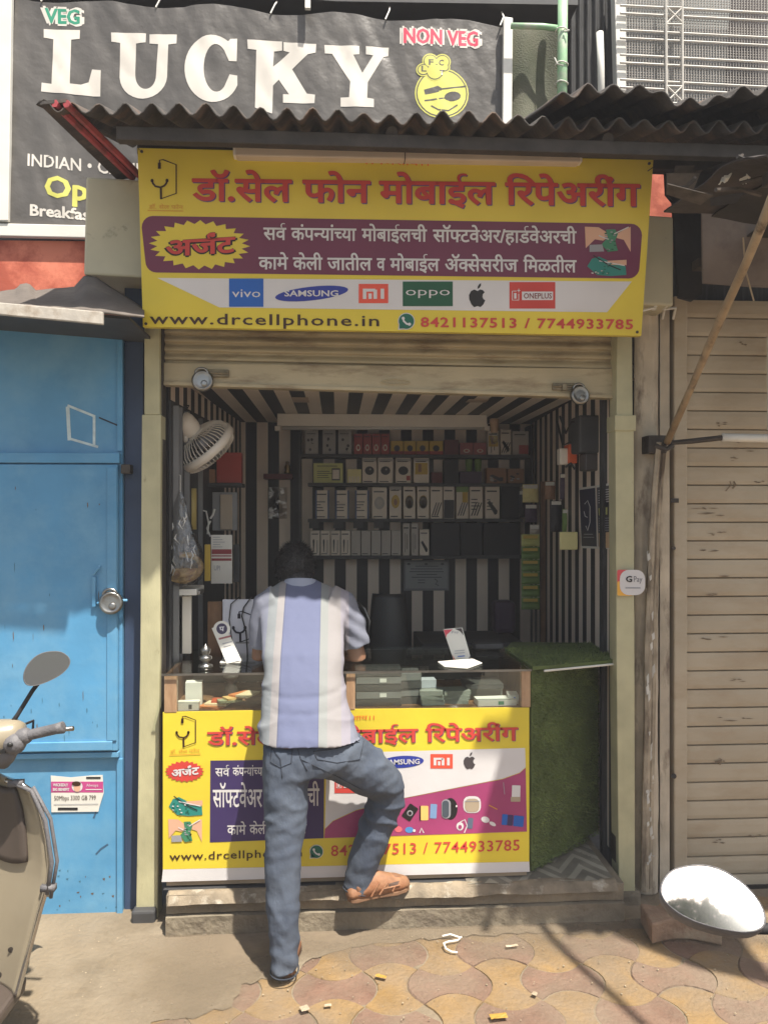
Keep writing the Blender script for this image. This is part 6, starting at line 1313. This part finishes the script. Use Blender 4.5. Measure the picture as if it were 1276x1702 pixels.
def fold(x): return 1 - 2 * abs(math.sin(x / 2)) ** .65
def smooth01(a, b, x): t = max(0, min(1, (x - a) / (b - a))); return t * t * (3 - 2 * t)
def shirt():
    b = MB(); b.loft([ring(*t) for t in torso])
    b.tube([px(545, 1000, .05), px(566, 1008, .05), px(582, 1036, .045), px(593, 1076, .04)], [.082, .08, .07, .06], 18)
    b.tube([px(463, 1000, .05), px(446, 1008, .05), px(438, 1040, .045), px(435, 1078, .045)], [.082, .078, .066, .056], 18)
    xm = px(505, 1100, -.2).x
    def fn(p, n):
        z = p.z; sx = (p.x - xm) / .2; w1 = smooth01(1.22, 1.0, z) * (1 - .55 * smooth01(.92, .84, z))
        wv = fold(z * 62 - sx * 7 * (1 if sx < 0 else -1) + 5 * noise.noise(V(p.x * 4, z * 4, 1)))
        side = smooth01(.25, .95, abs(sx)); d = w1 * (.0015 + .009 * side) * wv * (.35 + 1.3 * abs(noise.noise(V(p.x * 5, z * 5, 9))))
        d += .004 * noise.noise(V(p.x * 9, p.y * 9, z * 6)) + .002 * noise.noise(V(p.x * 30, p.y * 20, z * 22))
        for z0, k in ((.965, 1), (1.02, .7)):            # creases across the small of the back
            d -= .011 * k * math.exp(-((z - z0 - .03 * sx * sx + .01 * noise.noise(V(p.x * 7, 0, k))) / .011) ** 2) * (1 if p.y < -.2 else .2) * (.3 + .7 * abs(noise.noise(V(p.x * 5 + 3, 1, k * 4))) * 2)
        if sx > .9 and z > 1.13: d += .004 * math.sin(z * 90 + p.x * 60)
        return p + n * max(-.009, min(.009, d))
    s = remesh(b, 'shirt', .0072, man, m_shirt, 5, fn)
    b = MB(); c = px(499, 971, .125); b.loft([[c + V(rx * math.cos(a), ry * math.sin(a), z - .012 * math.sin(a)) for a in [2 * math.pi * i / 28 for i in range(28)]] for rx, ry, z in ((.084, .07, -.02), (.078, .064, .0), (.071, .058, .02), (.066, .054, .022), (.066, .054, .0))], cap=False)
    b.build('collar', mat('shirt_collar', (.3, .33, .42), .85, var=.05), s, smooth=True)
    b = MB()
    return s
sh = shirt()
m_den = mat('faded_denim', (.052, .066, .098), .9, var=.22, vs=7, bump=.75, bs=24, c2=(.125, .145, .175), c2s=2.4, c2t=.54, c2w=.22, spec=.2, streak=(1, 1, .6))
def jeans():
    b = MB(); b.loft([ring(*t) for t in ((1203, 452, 576, -.355, .09), (1232, 439, 595, -.372, .112), (1258, 437, 600, -.38, .118), (1284, 446, 560, -.39, .1))])
    b.loft([ring(*t) for t in LEG]); b.tube([p for p, r in THIGH], [r for p, r in THIGH], 20)
    xm = px(520, 1300, -.35).x
    def fn(p, n):
        z = p.z; d = .004 * noise.noise(V(p.x * 12, p.y * 12, z * 14)) + .0035 * noise.noise(V(p.x * 14 + z * 9, p.y * 20, z * 34 - p.x * 12)); nz = noise.noise(V(p.x * 5, p.y * 5, z * 4))
        if p.x < xm:
            m1 = smooth01(.78, .7, z) * smooth01(.42, .56, z); am = abs(noise.noise(V(p.x * 7, p.y * 7, z * 5 + 4))) * 2; d += m1 * .0075 * am * fold(z * 52 + (p.x - xm) * 34 + 9 * nz)
            m2 = smooth01(.55, .3, z); d += m2 * .0042 * am * fold(z * 64 + 14 * nz + p.x * 30); d += smooth01(.16, .06, z) * .005 * math.sin(z * 95 + 9 * nz)
        else:
            m1 = smooth01(.36, .5, z) * smooth01(.74, .6, z); am = abs(noise.noise(V(p.x * 7, p.y * 7, z * 5 + 4))) * 2; d += m1 * .0075 * (.3 + am) * fold((z + (p.x - xm) * .35) * 74 + 8 * nz)
            m2 = smooth01(.68, .78, z); d += m2 * .007 * (.25 + am) * fold((z - (p.x - xm) * .55) * 62 + 8 * nz); d += smooth01(.34, .2, z) * .004 * am * math.sin(z * 80 + 10 * nz)
        return p + n * max(-.011, min(.009, d))
    j = remesh(b, 'jeans', .007, man, m_den, 4, fn); org = ORG[j.name]
    bv = BVHTree.FromPolygons([v.co + org for v in j.data.vertices], [tuple(f.vertices) for f in j.data.polygons])
    def drop(x, y, off=.003):
        d = ray(x, y).normalized(); h = bv.ray_cast(C0, d); return (h[0] + h[1] * off) if h[0] else None
    m_st = mat('denim_seam', (.03, .036, .05), .9, var=.2, vs=20)
    def seam(pts, r, name, M):
        q = []
        for (x0, y0), (x1, y1) in zip(pts, pts[1:]):
            for k in range(6):
                h = drop(x0 + (x1 - x0) * k / 6, y0 + (y1 - y0) * k / 6, .001)
                if h: q.append(h)
        if len(q) > 2: bb.tube(q, r, 5)
    bb = MB()
    for pts in ([(492, 1236), (500, 1262), (513, 1285)], [(446, 1236), (466, 1262), (470, 1300)], [(521, 1249), (560, 1244), (604, 1232)], [(604, 1232), (598, 1262), (560, 1268), (527, 1262), (521, 1249)], [(500, 1262), (560, 1290), (612, 1318)], [(452, 1238), (486, 1243), (484, 1268), (466, 1276), (450, 1266), (452, 1238)]): seam(pts, .0017, 'seam', m_st)
    bb.build('stitched_seam', m_st, j, smooth=True)
    bb = MB(); q = [p for p in ring(1611, 450, 496, -.525, .066)]; bb.tube(q, .0028, 6, closed=True); e = THIGH[-1]; dv = (THIGH[-1][0] - THIGH[-2][0]).normalized(); a = dv.cross(V(0, 1, 0)).normalized(); c_ = a.cross(dv)
    bb.tube([e[0] + (a * math.cos(t) + c_ * math.sin(t)) * .06 for t in [2 * math.pi * i / 20 for i in range(20)]], .0028, 6, closed=True); bb.build('hem', m_st, j, smooth=True)
    return j
jn = jeans()
def sandals():
    m_s = mat('tan_sandal_leather', (.29, .145, .075), .65, var=.3, vs=20, bump=.2, bs=80, c2=(.26, .11, .05), c2s=12); m_so = mat('sandal_sole', (.22, .12, .065), .8, var=.2, vs=20); m_dk = mat('dark_sandal', (.085, .05, .035), .6, var=.2, vs=20)
    def outline(o, d, s, L, w, z):
        d = d.normalized(); s = s.normalized()
        prof = [(0, .0), (.02, .55), (.1, .72), (.3, .66), (.5, .76), (.72, 1.0), (.88, .86), (.97, .5), (1, 0)]
        lft = [o + d * L * t + s * w * k for t, k in prof]; rgt = [o + d * L * t - s * w * k for t, k in prof[-2:0:-1]]
        return [p + V(0, 0, z) for p in lft + rgt]
    # raised foot pointing right along the step
    h0, h1 = FT; d = (h1 - h0).normalized(); s = d.cross(V(0, 0, 1)); L = (h1 - h0).length * 1.0
    so_ = MB(); so_.prism(outline(h0, d, s, L, .047, 0), V(0, 0, .018)); so1 = so_.build('sandal', m_so, man, bevel=.004)
    b = MB(); rings = []
    for t, w, h, lift in ((.0, .02, .026, 0), (.04, .03, .036, 0), (.15, .034, .046, .0), (.32, .036, .08, 0), (.45, .038, .085, 0), (.6, .043, .068, 0), (.78, .045, .05, 0), (.92, .036, .036, 0), (.985, .018, .02, 0)):
        c = h0 + d * L * t + V(0, 0, .018); rings.append([c + s * (w * math.cos(a)) + V(0, 0, max(0, h * math.sin(a) ** .8 if math.sin(a) > 0 else 0)) for a in [math.pi * 2 * i / 20 for i in range(20)]])
    b.loft(rings); up = b.build('upper', m_s, so1, smooth=True); org = ORG[up.name]
    bv = BVHTree.FromPolygons([v.co + org for v in up.data.vertices], [tuple(f.vertices) for f in up.data.polygons])
    def drop(x, y, o): h = bv.ray_cast(C0, ray(x, y).normalized()); return h[0] + h[1] * o if h[0] else None
    b = MB(); b.use(m_dk)
    for c4 in ([(648, 1469), (660, 1466), (658, 1470), (649, 1473)], [(640, 1482), (646, 1470), (649, 1478), (644, 1488)], [(626, 1484), (634, 1474), (635, 1480), (629, 1489)], [(652, 1480), (664, 1476), (660, 1481), (652, 1485)], [(614, 1487), (620, 1478), (622, 1484), (617, 1491)], [(660, 1486), (670, 1481), (668, 1485), (661, 1489)], [(632, 1494), (644, 1492), (642, 1496), (632, 1497)]):
        mx_, my_ = sum(p[0] for p in c4) / 4, sum(p[1] for p in c4) / 4; q = [drop(mx_ + (x - mx_) * 1.5, my_ + (y - my_) * 1.5, .004) for x, y in c4]
        if all(q): b.face(q)
    for ln in ([(612, 1498), (622, 1482), (630, 1466)], [(622, 1499), (636, 1484), (644, 1466)], [(645, 1496), (652, 1482), (656, 1472)], [(636, 1477), (650, 1475), (664, 1471)], [(630, 1490), (648, 1488), (668, 1482)]):
        q = [drop(ln[0][0] + (ln[-1][0] - ln[0][0]) * k / 8, ln[0][1] + (ln[-1][1] - ln[0][1]) * k / 8, .0025) for k in range(9)]; q = [p for p in q if p]
        if len(q) > 2: b.use(m_s).tube(q, .004, 6)
    if b.v: b.build('strap_slot', None, up)
    # standing foot, seen from behind
    o = PZ(474, 1630, .006); d2 = V(.04, 1, 0); s2 = V(1, -.04, 0); b = MB(); b.prism(outline(o, d2, s2, .25, .047, .006), V(0, 0, .02)); so2 = b.build('sandal', m_dk, man, bevel=.004); b = MB(); rings = []
    for t, w, h in ((.0, .02, .04), (.04, .035, .055), (.16, .037, .06), (.35, .037, .08), (.55, .042, .07), (.78, .045, .05), (.92, .036, .036), (.985, .018, .02)):
        c = o + d2.normalized() * .25 * t + V(0, 0, .02); rings.append([c + s2 * (w * math.cos(a)) + V(0, 0, max(0, h * math.sin(a))) for a in [math.pi * 2 * i / 20 for i in range(20)]])
    b.loft(rings); b.build('upper', m_s, so2, smooth=True)
sandals()
def hair():
    b = MB(); q = Matrix.Rotation(-.336, 3, 'X').to_quaternion(); M = mat('black_hair', (.012, .011, .012), .55, var=.3, vs=30, c2=(.08, .075, .075), c2s=70, c2t=.58)
    n, m = 30, 18
    def pt(i, j):
        a = math.pi * (i + .02) / (m + .04) - math.pi / 2; t = 2 * math.pi * j / n
        p = V(.088 * math.cos(a) * math.cos(t), .104 * math.cos(a) * math.sin(t), .112 * math.sin(a)); return p
    b = MB(); bm = []
    for i in range(m):
        for j in range(n):
            pc = (pt(i, j) + pt(i + 1, j + 1)) / 2
            if pc.y > .045 and pc.z < .055: continue
            if pc.z < -.2: continue
            if abs(pc.x) > .06 and pc.y > .0 and pc.z < -.02: continue
            b.face([HC + q @ (pt(*k) * (1 + .03 * noise.noise(pt(*k) * 40))) for k in ((i, j), (i, j + 1), (i + 1, j + 1), (i + 1, j))])
    b.tube([HC + V(0, -.03, -.03), px(494, 960, .15), px(497, 976, .12)], [.07, .062, .056], 14)
    rnd = random.Random(5)
    for _ in range(6500):
        a = math.asin(rnd.uniform(-.97, 1)); t = rnd.uniform(0, 2 * math.pi); p = V(.088 * math.cos(a) * math.cos(t), .104 * math.cos(a) * math.sin(t), .112 * math.sin(a))
        if (p.y > .045 and p.z < .055) or (abs(p.x) > .06 and p.y > 0 and p.z < -.02): continue
        nn = p.normalized(); dr = (nn + V(rnd.uniform(-.7, .7), rnd.uniform(-.7, .7), rnd.uniform(-1.4, -.2))).normalized(); w = nn.cross(dr).normalized() * .0011; L = rnd.uniform(.01, .028)
        b.face([HC + q @ (p - w), HC + q @ (p + w), HC + q @ (p + dr * L + nn * .003)])
    b.build('hair', M, man, smooth=False, fix=False)
hair()

# ================================================================ PARKED SCOOTERS
m_sc = mat('cream_scooter_paint', (.3, .255, .18), .28, var=.04, vs=3, coat=.4, c2=(.25, .21, .145), c2s=3, c2t=.62, c2w=.15)
m_scb = mat('scooter_brown_plastic', (.075, .058, .048), .45, var=.1, vs=8); m_rub = mat('black_rubber', (.02, .02, .022), .75, var=.1); m_chr = mat('chrome_guard', (.55, .55, .54), .18, 1, var=.1, vs=9)
m_grip = mat('grey_grip', (.13, .125, .13), .6, var=.15, vs=20, bump=.3, bs=120)
def mirror_mat(name='mirror_glass', c=.86, r=.03):
    M = bpy.data.materials.new(name); M.use_nodes = True; p = M.node_tree.nodes['Principled BSDF']; p.inputs['Base Color'].default_value = (c, c * 1.01, c * 1.02, 1); p.inputs['Metallic'].default_value = 1; p.inputs['Roughness'].default_value = r; return M
m_mir = mirror_mat(); m_mird = mirror_mat('dimmed_mirror_glass', .24, .12)  # second glass darkened to stand in for a reflection of buildings opposite
EGG = [(-.5, .02), (-.44, .16), (-.31, .27), (-.06, .33), (.15, .3), (.34, .18), (.46, .02), (.5, -.14), (.45, -.27), (.27, -.33), (0, -.31), (-.26, -.24), (-.44, -.12)]
def mirror(root, c, w, nrm, flip, base, body_m, rot=0):
    """egg shaped mirror head on a bent stem; nrm is the way the glass faces"""
    n = Vector(nrm).normalized(); rx = V(0, 0, 1).cross(n).normalized(); ry = n.cross(rx); ang = rot
    def f(x, y, k, dz): x = -x if flip else x; xx = x * math.cos(ang) - y * math.sin(ang); yy = x * math.sin(ang) + y * math.cos(ang); return c + (rx * xx + ry * yy) * w * k + n * dz
    pts = []; N = len(EGG)
    for i in range(N):                                   # smooth the outline
        p0, p1, p2, p3 = EGG[i - 1], EGG[i], EGG[(i + 1) % N], EGG[(i + 2) % N]
        for t in (0, .25, .5, .75):
            pts.append(tuple(.5 * (2 * p1[a] + (p2[a] - p0[a]) * t + (2 * p0[a] - 5 * p1[a] + 4 * p2[a] - p3[a]) * t * t + (3 * p1[a] - p0[a] - 3 * p2[a] + p3[a]) * t ** 3) for a in (0, 1)))
    b = MB(); b.loft([[f(x, y, k, dz) for x, y in pts] for k, dz in ((.965, .0), (.985, .003), (1.005, .001), (1.012, -.006), (.98, -.02), (.8, -.034), (.4, -.042))]); h = b.build('mirror_head', m_grip if body_m is None else body_m, root, smooth=True)
    b = MB(); b.face([f(x, y, .968, .0006) for x, y in pts]); b.build('mirror_glass', m_mir if flip == False else m_mird, h, fix=False)
    b = MB(); e = f(.1, -.2, 1, -.03); b.tube([e, e + (base - e) * .35 + V(0, .01, .01), e + (base - e) * .75, base], [.007, .007, .007, .009], 8); b.build('mirror_stem', m_rub, h, smooth=True); return pts, f
def scooter(loc, label, mir_l, mir_r, mw=.15, col=None, nr=None, nl=None):
    """built round the handlebar, rider's side towards -y; loc is the ground point under the steering head"""
    o = V(*loc); root = thing('scooter', label, 'scooter', loc, 'scooters parked before the stall'); W3 = lambda x, y, z: o + V(x, y, z); paint = col or m_sc
    # leg shield: curved sheet, broad at the top third and tapering to the floor
    prof = [(.9, .15), (.885, .2), (.86, .235), (.8, .262), (.72, .282), (.64, .292), (.58, .288), (.5, .265), (.42, .245), (.34, .225), (.28, .21), (.24, .2)]
    def sh(u, v, off=0):
        i = v * (len(prof) - 1); k = min(int(i), len(prof) - 2); t = i - k; z = prof[k][0] * (1 - t) + prof[k + 1][0] * t; w = prof[k][1] * (1 - t) + prof[k + 1][1] * t
        x = (2 * u - 1) * w; y = .12 - .10 * (abs(2 * u - 1)) ** 2.2 + .1 * (.9 - z) * -.6 + off; return W3(x, y, z)
    b = MB(); b.grid(lambda u, v: sh(u, v), 24, 33); ls = b.build('leg_shield', paint, root, smooth=True, solid=.012, fix=False)
    b = MB()
    for u in (0, 1): b.tube([sh(u, i / 30) + V((1 if u else -1) * .004, -.003, 0) for i in range(31)], .009, 8)
    b.build('edge_trim', m_chr, ls, smooth=True)
    for s in (-1, 1):
        b = MB(); q = [sh(.5 + .5 * s, t) + V(s * .014, -.012, 0) for t in (.03, .15, .3, .45, .58)]; b.tube(q, .007, 8); q = [sh(.5 + .5 * s, t) + V(s * .026, .0, 0) for t in (.12, .3, .45, .6)]; b.tube(q, .006, 8)
        for t in (.05, .56): p = sh(.5 + .5 * s, t); b.obox(p + V(s * .01, -.006, 0), V(.022, 0, 0), V(0, .012, 0), V(0, 0, .009))
        b.build('guard_bar', m_grip, ls, smooth=True)
    b = MB(); b.grid(lambda u, v: sh(.14 + .72 * u, .16 + .3 * v + .03 * math.sin(u * 9), -.012) , 16, 10); b.build('glove_box', m_scb, ls, smooth=True, solid=.014, fix=False)
    b = MB()
    for x, v in ((.86, .8), (.14, .8), (.8, .93), (.2, .93)): p = sh(x, v, -.008); b.lathe([(0, .0), (.008, 0), (.009, -.004), (0, -.005)], p, (0, 1, 0), 10)
    b.build('screw', m_dsteel, ls)
    # floor board, column, front wheel, mudguard
    b = MB(); b.hexa([W3(-.2, .06, .2), W3(.2, .06, .2), W3(.18, -.38, .2), W3(-.18, -.38, .2), W3(-.2, .08, .245), W3(.2, .08, .245), W3(.18, -.38, .235), W3(-.18, -.38, .235)][0:8]); b.build('floor_board', m_scb, root, bevel=.012)
    b = MB(); b.tube([W3(0, .06, .98), W3(0, .16, .6), W3(0, .28, .22)], [.03, .035, .03], 10)
    for s in (-1, 1): b.tube([W3(s * .07, .24, .45), W3(s * .075, .33, .2)], .022, 8)
    b.build('steering_column', m_dsteel, root, smooth=True)
    def wheel(c, r):
        b = MB(); b.lathe([(r - .065, -.035), (r - .03, -.045), (r - .006, -.03), (r, 0), (r - .006, .03), (r - .03, .045), (r - .065, .035)], c, (1, 0, 0), 36); w = b.build('wheel', m_rub, root, smooth=True)
        b = MB(); b.lathe([(.02, -.05), (.05, -.05), (.06, -.02), (r - .066, -.03), (r - .062, .03), (.06, .02), (.05, .05), (.02, .05)], c, (1, 0, 0), 24); b.build('rim', m_steel, w, smooth=True)
    wheel(W3(0, .36, .2), .2); wheel(W3(0, -.9, .2), .2)
    b = MB(); b.grid(lambda u, v: W3((2 * v - 1) * .085, .36 + .245 * math.cos(.25 + 2.5 * u) * (1 - .1 * abs(2 * v - 1) ** 3), .2 + .245 * math.sin(.25 + 2.5 * u) * (1 - .1 * abs(2 * v - 1) ** 3)), 16, 8); b.build('mudguard', paint, root, smooth=True, solid=.006, fix=False)
    b = MB(); b.loft([[W3(x, y, z) for x, z in [(.19 * k * math.cos(a), .5 + h * math.sin(a)) for a in [2 * math.pi * i / 20 for i in range(20)]]] for y, k, h in ((.2, .2, .1), (.18, .7, .24), (.13, .9, .3), (.1, .92, .32))]); b.build('front_apron', paint, root, smooth=True)
    # handlebar cover with switches, bars, grips, levers, headlamp
    b = MB(); b.loft([[W3(x, .0 + d * math.cos(a), 1.02 + h * math.sin(a) + .03 * (abs(x) / .2) ** 2) for a in [2 * math.pi * i / 18 for i in range(18)]] for x, d, h in ((-.215, .03, .03), (-.19, .05, .05), (-.12, .07, .066), (0, .085, .08), (.12, .07, .066), (.19, .05, .05), (.215, .03, .03))]); hc = b.build('handlebar_cover', paint, root, smooth=True)
    b = MB(); b.tube([W3(x, -.072 + .9 * x * x, 1.02 + .02 * math.cos(x * 9)) for x in [(-.19 + .38 * i / 16) for i in range(17)]], .002, 4); b.build('panel_gap', m_scb, hc)
    b = MB(); b.lathe([(0, .05), (.07, .04), (.085, .0), (.085, -.05)], W3(0, .1, 1.0), (0, 1, .0), 24); b.build('headlamp', m_chr, hc, smooth=True)
    b = MB(); b.ell(W3(0, -.06, 1.06), .07, .04, .03, 16, 8); b.build('speedometer', m_black, hc, smooth=True)
    for s in (-1, 1):
        b = MB(); b.tube([W3(s * .17, -.01, 1.035), W3(s * .235, -.025, 1.052), W3(s * .245, -.025, 1.054)], [.028, .026, .02], 10)
        b.ell(W3(s * .2, -.03, 1.03), .036, .034, .034, 14, 10); b.tube([W3(s * .19, -.02, 1.02), W3(s * .165, -.01, .985), W3(s * .15, .0, .955)], [.026, .03, .02], 10); b.build('switch_gear', m_grip, hc, smooth=True)
        b = MB(); b.ell(W3(s * .2, -.064, 1.036), .01, .006, .007, 8, 6); b.obox(W3(s * .175, -.05, 1.012), V(.008, 0, 0), V(0, .006, 0), V(0, 0, .005)); b.build('switch_button', m_black, hc)
        b = MB(); b.tube([W3(s * .235, -.026, 1.052), W3(s * .25, -.028, 1.056), W3(s * .33, -.04, 1.076), W3(s * .352, -.043, 1.081), W3(s * .353, -.043, 1.0815)], [.019, .0165, .0165, .019, .012], 14); b.build('grip', m_grip, root, smooth=True)
        b = MB(); b.tube([W3(s * .22, .06, 1.03), W3(s * .2, .12, 1.06), W3(s * .1, .13, 1.02), W3(s * .04, .12, .9)], .0045, 6); b.build('cable', m_rub, root, smooth=True)
        b = MB(); b.tube([W3(s * .2, .05, 1.03), W3(s * .27, .07, 1.04), W3(s * .35, .055, 1.05)], [.008, .006, .008], 8); b.build('brake_lever', m_steel, root, smooth=True)
    if mir_r: mirror(root, V(*mir_r), mw, nr or (-.1, -1, .05), True, W3(.17, .0, 1.07), None, .2)
    if mir_l: mirror(root, V(*mir_l), mw, nl or (.1, -1, .05), False, W3(-.12, .0, 1.2), None, 0)
    # seat and tail
    b = MB(); b.loft([[W3(w * math.cos(a), y, z + h * math.sin(a)) for a in [2 * math.pi * i / 18 for i in range(18)]] for y, w, h, z in ((-.36, .08, .03, .72), (-.4, .13, .05, .74), (-.65, .15, .055, .74), (-.9, .13, .05, .78), (-1.1, .07, .03, .8))]); b.build('seat', m_rub, root, smooth=True)
    b = MB(); b.loft([[W3(w * math.cos(a), y, z + h * math.sin(a)) for a in [2 * math.pi * i / 18 for i in range(18)]] for y, w, h, z in ((-.37, .1, .2, .48), (-.45, .16, .23, .49), (-.75, .2, .18, .52), (-1.05, .14, .12, .6), (-1.2, .05, .05, .66))]); b.build('rear_body', paint, root, smooth=True)
    b = MB(); b.ell(W3(0, -1.19, .66), .06, .03, .035, 14, 8); b.build('tail_lamp', flat(150, 24, 20), root, smooth=True)
    return root
L1 = (-1.2, -.93, 0)
cR = P(78, 1109, -.93)
scooter(L1, 'cream scooter parked at the left edge before the blue stall', (-1.55, -.95, 1.26), tuple(cR), .142, nr=(.38, -.85, .12))
# second scooter, parked beside the photographer, only its mirror in view
yM = -2.50; cM = P(1180, 1491, yM); tocam = (C0 - cM).normalized(); tosky = V(.16, -.36, .92).normalized()
scooter((cM.x + .33, yM - .03, 0), 'scooter at the bottom right of which only the mirror full of bright sky shows', tuple(cM), None, .118, col=mat('dark_scooter_paint', (.03, .032, .04), .3, var=.05, coat=.4), nl=tuple((tocam + tosky)))

# street tree behind the photographer, caught in the bottom of that mirror
tn = (tocam + tosky).normalized()
def refl(x, y):
    d = ray(x, y).normalized(); return d - 2 * d.dot(tn) * tn
def street_tree():
    rl = refl(1180, 1533); rm = refl(1180, 1518); base = cM; a = base + rl * 5.2; up_ = (base + rm * 5.2 - a); out = -up_.normalized(); c = a + out * .55
    g = V(c.x + out.x * 2.2, min(c.y + out.y * 2.2, c.y - .6), 0); t = thing('street_tree', 'leafy street tree showing only as dark leaves in the bright scooter mirror', 'tree', tuple(g))
    m_bark = mat('tree_bark', (.09, .065, .045), .9, var=.3, vs=9, bump=.6, bs=30); m_leaf = mat('tree_leaf', (.05, .085, .025), .6, var=.4, vs=5)
    b = MB(); b.tube([g, g + V(.05, 0, 1.5), g + V(-.03, .05, 3), g.lerp(c, .35) + V(0, 0, 2.4), c + out * .2], [.16, .13, .1, .06, .02], 10); rnd = random.Random(31)
    for i in range(9): e = c + out * .1 + V(rnd.uniform(-.7, .7), rnd.uniform(-.7, 0), rnd.uniform(-.5, .1)); s0 = g.lerp(c, .45) + V(0, 0, 1.9); b.tube([s0, s0.lerp(e, .5) + V(0, 0, .1), e], [.035, .02, .006], 6)
    b.build('trunk', m_bark, t, smooth=True); b = MB()
    un = up_.normalized()
    for i in range(12000):
        p = c + V(rnd.gauss(0, .45), rnd.gauss(0, .45), rnd.gauss(0, .36))
        if (p - a).dot(un) > .13 + .16 * noise.noise(V(p.x * 4, p.y * 4, p.z * 4)): continue
        n = V(rnd.uniform(-1, 1), rnd.uniform(-1, 1), rnd.uniform(-1, 1)).normalized(); u = n.orthogonal().normalized(); w = n.cross(u); L = rnd.uniform(.012, .024)
        b.face([p - u * L, p - w * L * .4, p + u * L, p + w * L * .4])
    sd = rl.cross(un).normalized()
    for i in range(9500):
        k = rnd.uniform(-.3, .34); s_ = rnd.uniform(-.6, .6); q = a + sd * s_
        if k > .1 + .2 * noise.noise(q * 2.3) + .16 * noise.noise(q * 7): continue
        p = q + un * k + rl * rnd.uniform(-.3, .3); n = V(rnd.uniform(-1, 1), rnd.uniform(-1, 1), rnd.uniform(-1, 1)).normalized(); u = n.orthogonal().normalized(); w = n.cross(u); L = rnd.uniform(.018, .036)
        b.face([p - u * L, p - w * L * .45, p + u * L, p + w * L * .45])
    b.build('crown', m_leaf, t, fix=False)
street_tree()
# thin haze volume, added to imitate a milky veil on the lens
def haze():
    M = bpy.data.materials.new('added_haze'); M.use_nodes = True; n = M.node_tree.nodes; n.remove(n['Principled BSDF']); v = n.new('ShaderNodeVolumePrincipled'); v.inputs['Color'].default_value = (.93, .92, .95, 1); v.inputs['Density'].default_value = .0068; v.inputs['Anisotropy'].default_value = 0
    M.node_tree.links.new(v.outputs[0], n['Material Output'].inputs['Volume'])
    b = MB(); b.box(-450, 450, -450, 450, -1.03, 9.5); o = b.build('haze', M); o['kind'] = 'stuff'; o['label'] = 'thin haze volume added to lift the dark tones'; o['category'] = 'haze'
haze()
